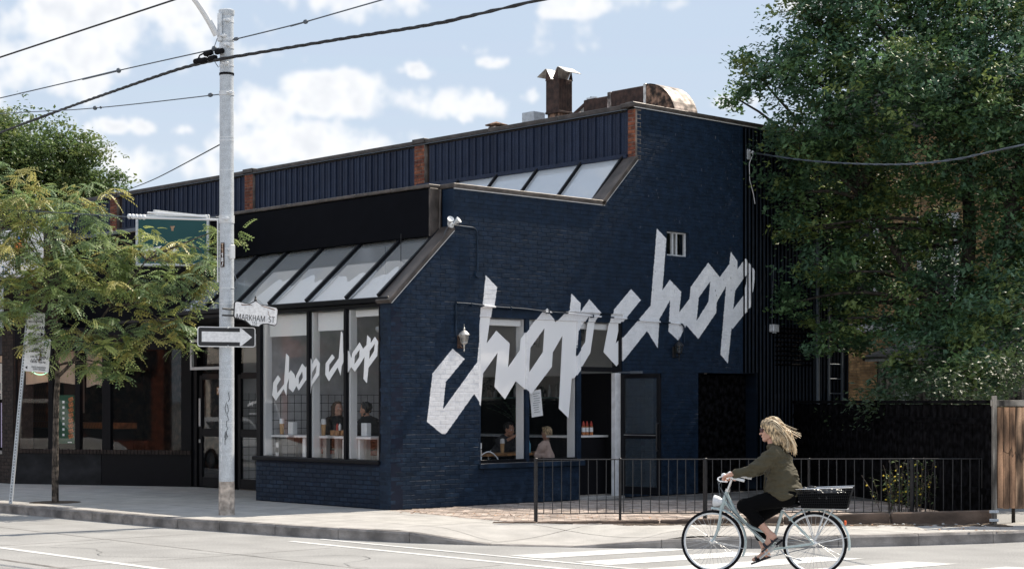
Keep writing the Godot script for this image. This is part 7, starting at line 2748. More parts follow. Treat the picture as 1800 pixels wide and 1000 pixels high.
# ---------------------------------------------------------------- surface nets for bodies and cloth
# prims: [a, b, ra, rb] tapered capsules or [centre, radii, basis] ellipsoids; clip: planes the surface is cut by
func sdf_mesh(prims: Array, cell: float, k := 0.03, clip: Array = [], amp := 0.0, freq := 8.0, stretch := Vector3.ONE) -> MB:
	var lo := Vector3.ONE * 1e3
	var hi := -lo
	for p in prims:
		var a: Vector3 = p[0]
		if p.size() == 4:
			var b: Vector3 = p[1]
			var r := Vector3.ONE * maxf(p[2], p[3])
			lo = lo.min(a - r).min(b - r)
			hi = hi.max(a + r).max(b + r)
		else:
			var rr: Vector3 = p[1]
			var r := Vector3.ONE * maxf(rr.x, maxf(rr.y, rr.z))
			lo = lo.min(a - r)
			hi = hi.max(a + r)
	lo -= Vector3.ONE * (cell * 3.0 + amp)
	hi += Vector3.ONE * (cell * 3.0 + amp)
	var nx := int((hi.x - lo.x) / cell) + 2
	var ny := int((hi.y - lo.y) / cell) + 2
	var nz := int((hi.z - lo.z) / cell) + 2
	var f := PackedFloat32Array()
	f.resize(nx * ny * nz)
	f.fill(1e3)
	var mg := k + cell * 2.5
	for p in prims:
		var a: Vector3 = p[0]
		var cap: bool = p.size() == 4
		var b := a
		var ra := 0.0
		var rb := 0.0
		var er := Vector3.ONE
		var inv := Basis()
		var bl: Vector3
		var bh: Vector3
		if cap:
			b = p[1]
			ra = p[2]
			rb = p[3]
			var r := Vector3.ONE * (maxf(ra, rb) + mg)
			bl = a.min(b) - r
			bh = a.max(b) + r
		else:
			er = p[1]
			inv = (p[2] as Basis).inverse()
			var r := Vector3.ONE * (maxf(er.x, maxf(er.y, er.z)) + mg)
			bl = a - r
			bh = a + r
		var i0 := ((bl - lo) / cell).floor()
		var i1 := ((bh - lo) / cell).ceil()
		var ba := b - a
		var bb := maxf(ba.length_squared(), 1e-9)
		var e2 := er * er
		for z in range(maxi(0, int(i0.z)), mini(nz, int(i1.z) + 1)):
			for y in range(maxi(0, int(i0.y)), mini(ny, int(i1.y) + 1)):
				var row := (z * ny + y) * nx
				var q := lo + Vector3(0, y, z) * cell
				for x in range(maxi(0, int(i0.x)), mini(nx, int(i1.x) + 1)):
					q.x = lo.x + x * cell
					var d: float
					if cap:
						var t := clampf((q - a).dot(ba) / bb, 0.0, 1.0)
						d = (q - a - ba * t).length() - ra - (rb - ra) * t
					else:
						var w := inv * (q - a)
						var k0 := (w / er).length()
						d = k0 * (k0 - 1.0) / maxf((w / e2).length(), 1e-6)
					var o := f[row + x]
					var h := maxf(k - absf(o - d), 0.0) / k
					f[row + x] = minf(o, d) - h * h * k * 0.25
	if amp > 0.0 or clip.size():
		var ns := FastNoiseLite.new()
		ns.seed = 17
		ns.frequency = freq
		ns.fractal_octaves = 3
		for z in nz:
			for y in ny:
				var row := (z * ny + y) * nx
				for x in nx:
					var v := f[row + x]
					if v > 0.12:
						continue
					var q := lo + Vector3(x, y, z) * cell
					if amp > 0.0 and absf(v) < 0.08:
						var s := q * stretch
						v += amp * ns.get_noise_3d(s.x, s.y, s.z)
					for c in clip:
						v = maxf(v, (c as Plane).distance_to(q))
					f[row + x] = v
	var m := MB.new()
	var id := PackedInt32Array()
	id.resize(f.size())
	id.fill(-1)
	var P := PackedVector3Array()
	var G := PackedVector3Array()
	var sx := 1
	var sy := nx
	var sz := nx * ny
	var off := [0, sx, sy, sx + sy, sz, sx + sz, sy + sz, sx + sy + sz]
	var edges := [[0, 1], [2, 3], [4, 5], [6, 7], [0, 2], [1, 3], [4, 6], [5, 7], [0, 4], [1, 5], [2, 6], [3, 7]]
	var lim := cell * (2.2 if amp <= 0.0 else 5.0)
	for z in nz - 1:
		for y in ny - 1:
			for x in nx - 1:
				var i := (z * ny + y) * nx + x
				if absf(f[i]) > lim:
					continue
				var mask := 0
				for c in 8:
					if f[i + off[c]] < 0.0:
						mask |= 1 << c
				if mask == 0 or mask == 255:
					continue
				var sum := Vector3()
				var cnt := 0
				for e in edges:
					var va := f[i + off[e[0]]]
					var vb := f[i + off[e[1]]]
					if (va < 0.0) != (vb < 0.0):
						var t := va / (va - vb)
						var ca := Vector3(e[0] & 1, (e[0] >> 1) & 1, e[0] >> 2)
						var cb := Vector3(e[1] & 1, (e[1] >> 1) & 1, e[1] >> 2)
						sum += ca.lerp(cb, t)
						cnt += 1
				id[i] = P.size()
				P.append(lo + (Vector3(x, y, z) + sum / cnt) * cell)
				var g := Vector3()
				for c in 8:
					var v := f[i + off[c]]
					g += Vector3(v if c & 1 else -v, v if c & 2 else -v, v if c & 4 else -v)
				G.append(g.normalized())
	for z in range(1, nz - 1):
		for y in range(1, ny - 1):
			for x in range(1, nx - 1):
				var i := (z * ny + y) * nx + x
				if id[i] < 0:
					continue
				var s0 := f[i] < 0.0
				for ax in 3:
					var st: int = [sx, sy, sz][ax]
					if s0 == (f[i + st] < 0.0):
						continue
					var u: int = [sy, sz, sx][ax]
					var w: int = [sz, sx, sy][ax]
					var q := [id[i], id[i - u], id[i - u - w], id[i - w]]
					if q.min() < 0:
						continue
					m.tri(P[q[0]], P[q[1]], P[q[2]], G[q[0]], G[q[1]], G[q[2]])
					m.tri(P[q[0]], P[q[2]], P[q[3]], G[q[0]], G[q[2]], G[q[3]])
	return m


func moved(prims: Array, xf: Transform3D) -> Array:
	var s := xf.basis.get_scale().x
	var out := []
	for p in prims:
		if p.size() == 4:
			out.append([xf * p[0], xf * p[1], p[2] * s, p[3] * s])
		else:
			out.append([xf * p[0], p[1] * s, xf.basis.orthonormalized() * p[2]])
	return out


# x forward, y up, z right; origin at the middle of the skull
func head_prims() -> Array:
	var I := Basis()
	var o := [[Vector3(-0.012, 0.028, 0), Vector3(0.096, 0.096, 0.074), I], [Vector3(0.028, -0.03, 0), Vector3(0.062, 0.085, 0.058), I], [Vector3(0.068, -0.104, 0), Vector3(0.022, 0.02, 0.024), I],
		[Vector3(0.086, 0.004, 0), Vector3(0.110, -0.034, 0), 0.008, 0.0125], [Vector3(0.085, -0.069, 0), Vector3(0.012, 0.011, 0.024), I]]
	for s in [-1.0, 1.0]:
		o.append([Vector3(-0.005, -0.07, 0.048 * s), Vector3(0.058, -0.105, 0.012 * s), 0.022, 0.02])
		o.append([Vector3(0.058, -0.03, 0.036 * s), Vector3(0.028, 0.03, 0.024), I])
		o.append([Vector3(0.078, 0.026, 0.012 * s), Vector3(0.066, 0.026, 0.045 * s), 0.014, 0.012])
		o.append([Vector3(-0.015, -0.015, 0.075 * s), Vector3(0.022, 0.032, 0.010), I])
	return o


# x along the fingers, -y towards the palm, z to the thumb; wrist at the origin
func hand_prims(curl: float) -> Array:
	var o := [[Vector3(0.045, 0, 0), Vector3(0.052, 0.016, 0.041), Basis()], [Vector3(-0.03, 0, 0), Vector3(0.02, 0, 0), 0.026, 0.024]]
	var L := [0.062, 0.074, 0.080, 0.072]
	for i in 4:
		var p := Vector3(0.082, 0, -0.031 + 0.0207 * i)
		var a := 0.15
		for j in 3:
			a += curl * [0.8, 1.1, 0.8][j]
			var q: Vector3 = p + Vector3(cos(a), -sin(a), 0) * L[i] * [0.48, 0.30, 0.24][j]
			o.append([p, q, 0.0095 - 0.0008 * j, 0.009 - 0.001 * j])
			p = q
	var t := Vector3(0.022, -0.006, 0.036)
	var t1 := t + Vector3(0.032, -0.012 - 0.01 * curl, 0.022)
	var t2 := t1 + Vector3(0.030, -0.014 - 0.012 * curl, 0.006)
	o.append([t, t1, 0.013, 0.011])
	o.append([t1, t2, 0.011, 0.009])
	return o


func eyes(T: Node3D, xf: Transform3D) -> void:
	var w := MB.new()
	var b := MB.new()
	for s in [-1.0, 1.0]:
		w.ball(xf * Vector3(0.074, 0.004, 0.031 * s), Vector3.ONE * 0.0125, 8)
		b.ball(xf * Vector3(0.0835, 0.004, 0.032 * s), Vector3.ONE * 0.0058, 6)
	put("eyes", w, M("blind"), T)
	put("irises", b, M("hair_dark"), T)


# ---------------------------------------------------------------- bicycle (x forward, y up, z away from the camera)
func bike_xf() -> Transform3D:
	var h := Vector3(-0.8556, 0, 0.5180).normalized()
	return Transform3D(Basis(h, UPV, h.cross(UPV)), Vector3(9.981, 0.0, 2.221))


func arc(c: Vector3, r: float, a0: float, a1: float, n: int) -> PackedVector3Array:
	var p := PackedVector3Array()
	for k in n + 1:
		var a := deg_to_rad(lerpf(a0, a1, float(k) / n))
		p.append(c + Vector3(cos(a) * r, sin(a) * r, 0))
	return p


func bike_wheel(T: Node3D, c: Vector3, phase: float) -> void:
	var W := Node3D.new()
	W.name = numbered(T, "wheel")
	T.add_child(W)
	W.position = c
	W.rotation.z = phase
	var m := MB.new()
	m.tube(arc(Vector3.ZERO, 0.328, 0, 354, 59), 0.0185, 10, true)
	put("tyre", m, M("rubber"), W)
	m = MB.new()
	m.lathe([Vector2(0.300, -0.011), Vector2(0.316, -0.013), Vector2(0.316, 0.013), Vector2(0.300, 0.011), Vector2(0.296, 0.0), Vector2(0.300, -0.011)], 60, Transform3D(Basis(Vector3(1, 0, 0), PI / 2), Vector3.ZERO))
	put("rim", m, M("galv_light"), W)
	m = MB.new()
	for k in 36:
		var a := TAU * k / 36
		var s := 1.0 if k % 2 else -1.0
		var b := a + (0.9 if (k / 2) % 2 else -0.9)
		m.tube(PackedVector3Array([Vector3(cos(b) * 0.022, sin(b) * 0.022, 0.03 * s), Vector3(cos(a) * 0.300, sin(a) * 0.300, 0.003 * s)]), 0.0016, 4, false, false)
	stuff("spokes", m, M("steel"), W)
	m = MB.new()
	m.lathe([Vector2(0, -0.055), Vector2(0.008, -0.055), Vector2(0.010, -0.035), Vector2(0.028, -0.033), Vector2(0.028, -0.028), Vector2(0.014, -0.022), Vector2(0.014, 0.022), Vector2(0.028, 0.028), Vector2(0.028, 0.033), Vector2(0.01, 0.035), Vector2(0.008, 0.055), Vector2(0, 0.055)], 14, Transform3D(Basis(Vector3(1, 0, 0), PI / 2), Vector3.ZERO))
	put("hub", m, M("chrome"), W)


func fender(T: Node3D, c: Vector3, r: float, a0: float, a1: float) -> void:
	var m := MB.new()
	var n := 28
	var prof := [Vector2(-0.029, -0.016), Vector2(-0.024, -0.002), Vector2(-0.012, 0.006), Vector2(0.012, 0.006), Vector2(0.024, -0.002), Vector2(0.029, -0.016)]
	for k in n:
		for j in 5:
			var q := []
			for o in [[0, 0], [1, 0], [1, 1], [0, 1]]:
				var a := deg_to_rad(lerpf(a0, a1, float(k + o[0]) / n))
				var p: Vector2 = prof[j + o[1]]
				q.append(c + Vector3(cos(a) * (r + p.y), sin(a) * (r + p.y), p.x))
			m.quada(q[0], q[1], q[2], q[3], c)
	put("fender", m, M("bike_frame"), T)


func build_bicycle() -> void:
	var T := thing("city_bicycle", "pale mint step-through bicycle with fenders ridden across the street", "bicycle")
	T.transform = bike_xf()
	var rh := Vector3(0, 0.345, 0)
	var fh := Vector3(1.11, 0.345, 0)
	var bbk := Vector3(0.47, 0.275, 0)
	bike_wheel(T, rh, 0.05)
	bike_wheel(T, fh, 0.11)
	fender(T, rh, 0.375, 42, 190)
	fender(T, fh, 0.372, 0, 0.1)
	T.get_child(T.get_child_count() - 1).free()
	fender(T, fh, 0.372, 88, 205)
	var ht := Vector3(0.945, 0.905, 0)
	var hb := Vector3(0.993, 0.765, 0)
	var stt := Vector3(0.345, 0.705, 0)
	var m := MB.new()
	m.tube(PackedVector3Array([ht, hb]), 0.022, 14)
	m.tube(PackedVector3Array([hb + Vector3(-0.005, 0.03, 0), bbk]), 0.0205, 12)
	m.tube(smooth_path([ht + Vector3(0.01, -0.03, 0), Vector3(0.885, 0.735, 0), Vector3(0.79, 0.595, 0), Vector3(0.66, 0.50, 0), Vector3(0.425, 0.44, 0)], 6), 0.0165, 12)
	m.tube(PackedVector3Array([bbk, stt]), 0.0175, 12)
	m.tube(PackedVector3Array([bbk + Vector3(0, 0, -0.035), bbk + Vector3(0, 0, 0.035)]), 0.028, 14)
	for s in [-1.0, 1.0]:
		m.tube(PackedVector3Array([bbk + Vector3(-0.02, 0, 0.03 * s), Vector3(0.2, 0.315, 0.045 * s), rh + Vector3(0, 0, 0.062 * s)]), [0.012, 0.011, 0.009], 10)
		m.tube(PackedVector3Array([stt + Vector3(-0.005, -0.02, 0.018 * s), rh + Vector3(0, 0, 0.062 * s)]), [0.0085, 0.0075], 8)
	put("frame", m, M("bike_frame"), T)
	m = MB.new()
	m.tube(PackedVector3Array([hb, hb + Vector3(0.02, -0.06, 0)]), 0.024, 12)
	for s in [-1.0, 1.0]:
		m.tube(smooth_path([hb + Vector3(0.018, -0.055, 0.02 * s), Vector3(1.025, 0.60, 0.045 * s), Vector3(1.055, 0.46, 0.05 * s), fh + Vector3(0, 0, 0.055 * s)], 5), _taper(16, 0.0155, 0.008), 10)
	put("fork", m, M("bike_frame"), T)
	m = MB.new()
	m.tube(smooth_path([ht, Vector3(0.915, 0.985, 0), Vector3(0.905, 1.03, 0), Vector3(0.955, 1.065, 0)], 5), 0.0125, 10)
	m.tube(PackedVector3Array([ht + Vector3(0.004, -0.012, 0), ht + Vector3(-0.004, 0.018, 0)]), 0.0245, 12)
	for s in [-1.0, 1.0]:
		m.tube(smooth_path([Vector3(0.955, 1.065, 0), Vector3(0.985, 1.08, 0.11 * s), Vector3(0.955, 1.075, 0.22 * s), Vector3(0.86, 1.058, 0.275 * s), Vector3(0.73, 1.03, 0.29 * s)], 6), 0.0112, 10)
	put("handlebar", m, M("chrome"), T)
	for s in [-1.0, 1.0]:
		m = MB.new()
		m.tube(PackedVector3Array([Vector3(0.85, 1.056, 0.277 * s), Vector3(0.72, 1.028, 0.291 * s)]), 0.0165, 10)
		put("grip", m, M("white_post"), T)
		m = MB.new()
		m.tube(smooth_path([Vector3(0.95, 1.075, 0.225 * s), Vector3(1.01, 1.05, 0.25 * s), Vector3(0.99, 1.02, 0.275 * s), Vector3(0.90, 1.015, 0.29 * s)], 5), 0.0075, 6)
		m.ball(Vector3(0.952, 1.08, 0.225 * s), Vector3(0.028, 0.026, 0.02), 8)
		put("brake_lever", m, M("vinyl"), T)
	m = MB.new()
	m.tube(smooth_path([Vector3(0.99, 1.05, -0.23), Vector3(1.03, 0.98, -0.1), Vector3(0.96, 0.84, -0.03), Vector3(0.9, 0.70, -0.025), Vector3(0.62, 0.44, -0.025), Vector3(0.44, 0.33, -0.03)], 6), 0.004, 5)
	m.tube(smooth_path([Vector3(0.99, 1.05, 0.23), Vector3(1.05, 0.96, 0.08), Vector3(1.02, 0.80, 0.03), Vector3(1.0, 0.71, 0.02)], 6), 0.004, 5)
	put("brake_cable", m, M("cable_grey"), T)
	m = MB.new()
	m.lathe([Vector2(0, -0.085), Vector2(0.028, -0.075), Vector2(0.055, -0.03), Vector2(0.064, 0.015), Vector2(0.066, 0.022), Vector2(0.062, 0.024)], 18, Transform3D(Basis(Vector3(0, 0, 1), -PI / 2 + 0.1), Vector3(1.075, 0.79, 0)))
	m.tube(PackedVector3Array([Vector3(1.06, 0.76, 0), Vector3(1.0, 0.74, 0)]), 0.008, 6)
	put("headlight", m, M("white_paint"), T)
	m = MB.new()
	m.lathe([Vector2(0.062, 0.018), Vector2(0.04, 0.03), Vector2(0, 0.034)], 18, Transform3D(Basis(Vector3(0, 0, 1), -PI / 2 + 0.1), Vector3(1.075, 0.79, 0)))
	put("headlight_lens", m, M("tin"), T)
	# saddle
	m = MB.new()
	m.tube(PackedVector3Array([stt + Vector3(0.01, -0.03, 0), stt + Vector3(-0.025, 0.05, 0)]), 0.0125, 10)
	m.ball(stt + Vector3(-0.004, 0.0, 0), Vector3(0.025, 0.018, 0.026), 8)
	put("seat_post", m, M("chrome"), T)
	m = MB.new()
	for s in [-1.0, 1.0]:
		var sp := PackedVector3Array()
		for k in 28:
			sp.append(Vector3(0.215 + cos(k * 1.4) * 0.016, 0.70 + k * 0.0018, 0.055 * s + sin(k * 1.4) * 0.016))
		m.tube(sp, 0.003, 5)
	m.tube(PackedVector3Array([Vector3(0.21, 0.70, -0.06), Vector3(0.36, 0.735, -0.02), Vector3(0.42, 0.755, 0.0)]), 0.004, 5)
	m.tube(PackedVector3Array([Vector3(0.21, 0.70, 0.06), Vector3(0.36, 0.735, 0.02), Vector3(0.42, 0.755, 0.0)]), 0.004, 5)
	put("saddle_spring", m, M("steel"), T)
	put("saddle", sdf_mesh([[Vector3(0.225, 0.765, -0.055), Vector3(0.075, 0.028, 0.055), Basis()], [Vector3(0.225, 0.765, 0.055), Vector3(0.075, 0.028, 0.055), Basis()], [Vector3(0.25, 0.768, 0), Vector3(0.43, 0.768, 0), 0.035, 0.02]], 0.01, 0.04), M("rubber"), T)
	# crank, pedals, chain guard
	m = MB.new()
	m.lathe([Vector2(0.075, -0.006), Vector2(0.086, -0.006), Vector2(0.086, 0.006), Vector2(0.075, 0.006), Vector2(0.075, -0.006)], 32, Transform3D(Basis(Vector3(1, 0, 0), PI / 2), bbk + Vector3(0, 0, 0.05)))
	for k in 5:
		var a := TAU * k / 5
		m.bar(bbk + Vector3(0, 0, 0.05), bbk + Vector3(cos(a) * 0.08, sin(a) * 0.08, 0.05), 0.012, 0.006)
	m.lathe([Vector2(0.0, -0.004), Vector2(0.03, -0.004), Vector2(0.03, 0.004), Vector2(0, 0.004)], 20, Transform3D(Basis(Vector3(1, 0, 0), PI / 2), bbk + Vector3(0, 0, -0.05)))
	put("chainring", m, M("steel"), T)
	var pd := [bbk + Vector3(-0.105, 0.085, -0.075), bbk + Vector3(0.135, -0.115, 0.075)]
	for i in 2:
		var s: float = [-1.0, 1.0][i]
		m = MB.new()
		m.bar(bbk + Vector3(0, 0, 0.062 * s), pd[i], 0.02, 0.012, Vector3(0, 0, 1), 0.004)
		put("crank_arm", m, M("steel"), T)
		m = MB.new()
		m.obox(Transform3D(Basis(Vector3(0, 0, 1), -0.7 if i == 0 else -0.25), pd[i] + Vector3(0, 0, 0.05 * s)), Vector3(0.085, 0.022, 0.075), 0.006)
		put("pedal", m, M("rubber"), T)
	m = MB.new()
	m.tube(PackedVector3Array([bbk + Vector3(0, 0.082, 0.05), rh + Vector3(0, 0.035, 0.05)]), 0.005, 5)
	m.tube(PackedVector3Array([bbk + Vector3(0, -0.082, 0.05), rh + Vector3(0, -0.035, 0.05)]), 0.005, 5)
	put("chain", m, M("cable_grey"), T)
	m = MB.new()
	m.tube(PackedVector3Array([Vector3(0.36, 0.27, -0.05), Vector3(0.30, 0.215, -0.075), Vector3(0.13, 0.165, -0.08)]), 0.008, 8)
	put("kickstand", m, M("steel"), T)
	# carrier and basket
	m = MB.new()
	for s in [-1.0, 1.0]:
		m = MB.new()
		m.tube(PackedVector3Array([rh + Vector3(0, 0, 0.066 * s), rh + Vector3(-0.36, 0.08, 0.03 * s)]), 0.0028, 5)
		put("fender_stay", m, M("galv_light"), T)
		m = MB.new()
		m.tube(PackedVector3Array([fh + Vector3(0, 0, 0.06 * s), fh + Vector3(-0.36, -0.07, 0.03 * s)]), 0.0028, 5)
		put("fender_stay", m, M("galv_light"), T)
	m = MB.new()
	for z in [-0.065, 0.0, 0.065]:
		m.tube(PackedVector3Array([Vector3(0.30, 0.715, z * 0.6), Vector3(0.2, 0.725, z), Vector3(-0.36, 0.725, z)]), 0.0055, 6)
	for x in [0.15, -0.1, -0.35]:
		m.tube(PackedVector3Array([Vector3(x, 0.725, -0.066), Vector3(x, 0.725, 0.066)]), 0.005, 6)
	for s in [-1.0, 1.0]:
		for x in [0.12, -0.12, -0.2]:
			m.tube(PackedVector3Array([Vector3(x, 0.722, 0.066 * s), rh + Vector3(0.0, 0.03, 0.068 * s)]), 0.005, 6)
	put("carrier", m, M("galv_light"), T)
	m = MB.new()
	m.lathe([Vector2(0, 0), Vector2(0.028, 0), Vector2(0.024, 0.018), Vector2(0, 0.022)], 14, Transform3D(Basis(Vector3(0, 0, 1), PI / 2), Vector3(-0.318, 0.575, 0.0)))
	put("rear_reflector", m, mat("reflector", Color(0.75, 0.12, 0.02), 0.25), T)
	var B := Node3D.new()
	B.name = "basket"
	T.add_child(B)
	var top := [Vector3(0.19, 0.935, -0.16), Vector3(-0.41, 0.965, -0.16), Vector3(-0.41, 0.965, 0.16), Vector3(0.19, 0.935, 0.16)]
	var bot := [Vector3(0.13, 0.735, -0.125), Vector3(-0.35, 0.735, -0.125), Vector3(-0.35, 0.735, 0.125), Vector3(0.13, 0.735, 0.125)]
	m = MB.new()
	m.tube(PackedVector3Array(top), 0.006, 8, true)
	put("rim", m, M("chrome"), B)
	m = MB.new()
	for i in 4:
		var j := (i + 1) % 4
		var n := 26 if i % 2 == 0 else 14
		for k in n + 1:
			var t := float(k) / n
			m.tube(PackedVector3Array([top[i].lerp(top[j], t), bot[i].lerp(bot[j], t)]), 0.002, 4, false, false)
		for k in 9:
			var t := float(k) / 8
			m.tube(PackedVector3Array([top[i].lerp(bot[i], t), top[j].lerp(bot[j], t)]), 0.002, 4, false, false)
	stuff("wire_mesh", m, M("coal"), B)
	m = MB.new()
	for i in 4:
		var j := (i + 1) % 4
		var c := Vector3(-0.11, 0.84, 0)
		var ti: Vector3 = top[i].lerp(bot[i], 0.22).lerp(c, 0.03)
		var tj: Vector3 = top[j].lerp(bot[j], 0.22).lerp(c, 0.03)
		m.quada(ti, tj, bot[j].lerp(c, 0.03), bot[i].lerp(c, 0.03), c)
	m.quada(bot[0], bot[1], bot[2], bot[3], Vector3(-0.11, 0.9, 0))
	put("liner", m, M("leggings"), B)
	put("packed_bag", sdf_mesh([[Vector3(-0.10, 0.85, -0.02), Vector3(0.24, 0.075, 0.115), Basis()], [Vector3(0.04, 0.92, -0.05), Vector3(0.09, 0.045, 0.07), Basis()], [Vector3(-0.22, 0.89, 0.03), Vector3(0.1, 0.05, 0.08), Basis()]], 0.012, 0.04, [], 0.03, 14.0), mat("plastic_black", Color(0.012, 0.012, 0.014), 0.22), B)


# ---------------------------------------------------------------- the rider
func build_rider() -> void:
	var T := thing("person", "blond woman in an olive jacket and sunglasses riding the mint bicycle", "person")
	T.transform = bike_xf()
	var I := Basis()
	# joints; near side (left) has z < 0
	var hip := [Vector3(0.285, 0.855, -0.085), Vector3(0.285, 0.855, 0.085)]
	var knee := [Vector3(0.745, 0.745, -0.11), Vector3(0.65, 0.60, 0.10)]
	var ank := [Vector3(0.46, 0.435, -0.115), Vector3(0.545, 0.235, 0.115)]
	var sho := [Vector3(0.41, 1.31, -0.165), Vector3(0.41, 1.31, 0.165)]
	var elb := [Vector3(0.645, 1.14, -0.245), Vector3(0.635, 1.14, 0.245)]
	var wri := [Vector3(0.855, 1.095, -0.28), Vector3(0.83, 1.09, 0.28)]
	var hx := Transform3D(Basis(Vector3(0, 0, 1), -0.08).scaled(Vector3.ONE * 0.93), Vector3(0.487, 1.565, -0.005))
	var body := [[Vector3(0.30, 0.87, 0), Vector3(0.33, 1.0, 0), 0.10, 0.09], [Vector3(0.33, 1.0, 0), Vector3(0.40, 1.24, 0), 0.09, 0.09], [Vector3(0.41, 1.31, -0.1), Vector3(0.41, 1.31, 0.1), 0.04, 0.04], [Vector3(0.425, 1.33, 0), Vector3(0.465, 1.47, 0), 0.058, 0.05]]
	for i in 2:
		body.append([hip[i], knee[i], 0.085, 0.046])
		body.append([knee[i], knee[i].lerp(ank[i], 0.35), 0.044, 0.050])
		body.append([knee[i].lerp(ank[i], 0.35), ank[i], 0.050, 0.034])
		body.append([sho[i], elb[i], 0.036, 0.030])
		body.append([elb[i], wri[i], 0.031, 0.026])
	var toe := [Vector3(0.545, 0.305, -0.125), Vector3(0.675, 0.145, 0.125)]
	var heel := [Vector3(0.425, 0.415, -0.115), Vector3(0.52, 0.205, 0.115)]
	for i in 2:
		body.append([heel[i], toe[i], 0.032, 0.022])
		body.append([ank[i], heel[i].lerp(toe[i], 0.45), 0.033, 0.028])
	var skin := sdf_mesh(body, 0.012, 0.035)
	skin.merge(sdf_mesh(moved(head_prims(), hx), 0.0045, 0.018))
	for i in 2:
		var s: float = [-1.0, 1.0][i]
		var fwd := Vector3(0.35, -0.10, -0.9 * s).normalized() * 0.0 + Vector3(0.75, -0.25, -0.25 * s).normalized()
		var upn := Vector3(0.25, 0.95, 0.0)
		upn = (upn - fwd * upn.dot(fwd)).normalized()
		var side := fwd.cross(upn)
		# the thumb lies on the inner side of each hand
		var zz := side * (-s if side.z * s > 0.0 else s) if false else side
		var bas := Basis(fwd, upn, zz)
		var hp := hand_prims(0.85)
		if zz.z * s > 0.0:
			for p in hp:
				p[0] = p[0] * Vector3(1, 1, -1)
				if p.size() == 4:
					p[1] = p[1] * Vector3(1, 1, -1)
		skin.merge(sdf_mesh(moved(hp, Transform3D(bas, wri[i] + Vector3(0.005, 0.0, 0))), 0.004, 0.010))
	put("body", skin, M("skin"), T)
	# lips and sunglasses
	var m := MB.new()
	m.ball(hx * Vector3(0.094, -0.066, 0), Vector3(0.006, 0.007, 0.019), 8)
	put("lips", m, mat("lips", Color(0.42, 0.12, 0.10), 0.4), T)
	m = MB.new()
	for s in [-1.0, 1.0]:
		m.obox(Transform3D(hx.basis * Basis(UPV, -0.62 * s), hx * Vector3(0.088, 0.006, 0.040 * s)), Vector3(0.012, 0.050, 0.062), 0.005)
		m.bar(hx * Vector3(0.070, 0.016, 0.064 * s), hx * Vector3(-0.03, 0.010, 0.084 * s), 0.006, 0.016)
	m.tube(PackedVector3Array([hx * Vector3(0.099, 0.016, -0.012), hx * Vector3(0.099, 0.016, 0.012)]), 0.004, 6)
	put("sunglasses", m, mat("tortoise", Color(0.05, 0.008, 0.010), 0.15), T)
	eyes(T, hx)
	# hair: a mass blown back, with strands over it
	var hair := [[hx * Vector3(-0.022, 0.045, 0), Vector3(0.105, 0.098, 0.090), I], [hx * Vector3(-0.05, 0.02, 0), Vector3(0.315, 1.49, 0.0), 0.090, 0.075], [Vector3(0.315, 1.49, 0.0), Vector3(0.235, 1.365, -0.01), 0.074, 0.030], [hx * Vector3(-0.02, 0.03, -0.07), Vector3(0.40, 1.43, -0.085), 0.034, 0.03], [hx * Vector3(-0.02, 0.03, 0.07), Vector3(0.40, 1.43, 0.085), 0.034, 0.03], [Vector3(0.36, 1.46, -0.08), Vector3(0.285, 1.36, -0.06), 0.035, 0.02], [hx * Vector3(0.045, 0.085, 0.0), Vector3(0.035, 0.025, 0.06), I]]
	put("hair", sdf_mesh(hair, 0.009, 0.035, [], 0.020, 26.0, Vector3(0.55, 0.45, 1.4)), M("hair_blond"), T)
	var r := RandomNumberGenerator.new()
	r.seed = 31
	m = MB.new()
	var m2 := MB.new()
	for k in 320:
		var th := r.randf_range(-1.9, 1.9)
		var ph := r.randf_range(0.1, 1.25)
		var s0 := hx * (Vector3(-0.015, 0.045, 0) + Vector3(cos(th) * sin(ph) * 0.10, cos(ph) * 0.102, sin(th) * sin(ph) * 0.092))
		var side := signf(s0.z + 0.001)
		var e := Vector3(r.randf_range(0.19, 0.36), 0.0, s0.z * 0.7 + r.randfn(0, 0.03))
		e.y = 1.325 + (e.x - 0.19) * 0.55 + r.randfn(0, 0.025)
		var c1 := s0 + Vector3(-0.07, -0.02, side * 0.02) + Vector3(r.randfn(0, 0.01), r.randfn(0, 0.01), 0)
		var c2 := e.lerp(s0, 0.35) + Vector3(-0.05, 0.03, side * 0.025)
		if r.randf() < 0.06:
			e = Vector3(r.randf_range(0.14, 0.26), r.randf_range(1.48, 1.58), r.randfn(0, 0.05))
			c2 = e.lerp(s0, 0.4)
		(m if k % 3 else m2).tube(smooth_path([s0, c1, c2, e], 5), _taper(16, 0.0042, 0.0018), 4)
	put("hair_strands", m, M("hair_blond"), T)
	put("hair_highlights", m2, M("hair_pale"), T)
	# olive jacket, cut by its hem
	var jk := [[Vector3(0.335, 0.875, 0), Vector3(0.205, 0.19, 0.205), I], [Vector3(0.35, 1.05, 0), Vector3(0.180, 0.19, 0.190), I], [Vector3(0.395, 1.22, 0), Vector3(0.150, 0.155, 0.175), Basis(Vector3(0, 0, 1), -0.2)], [Vector3(0.41, 1.32, -0.12), Vector3(0.41, 1.32, 0.12), 0.070, 0.070], [Vector3(0.425, 1.36, 0), Vector3(0.44, 1.40, 0), 0.07, 0.062]]
	for i in 2:
		jk.append([sho[i], elb[i], 0.076, 0.062])
		jk.append([elb[i], wri[i].lerp(elb[i], 0.22), 0.060, 0.050])
	var cl := [Plane(Vector3(-0.33, -0.94, 0).normalized(), Vector3(0.34, 0.800, 0))]
	for i in 2:
		var d: Vector3 = (wri[i] - elb[i]).normalized()
		var pl := Plane(d, wri[i].lerp(elb[i], 0.24))
		cl.append(pl)
	put("jacket", sdf_mesh(jk, 0.011, 0.05, [cl[0]], 0.034, 6.5, Vector3(0.7, 1.7, 0.8)), M("jacket"), T)
	m = MB.new()
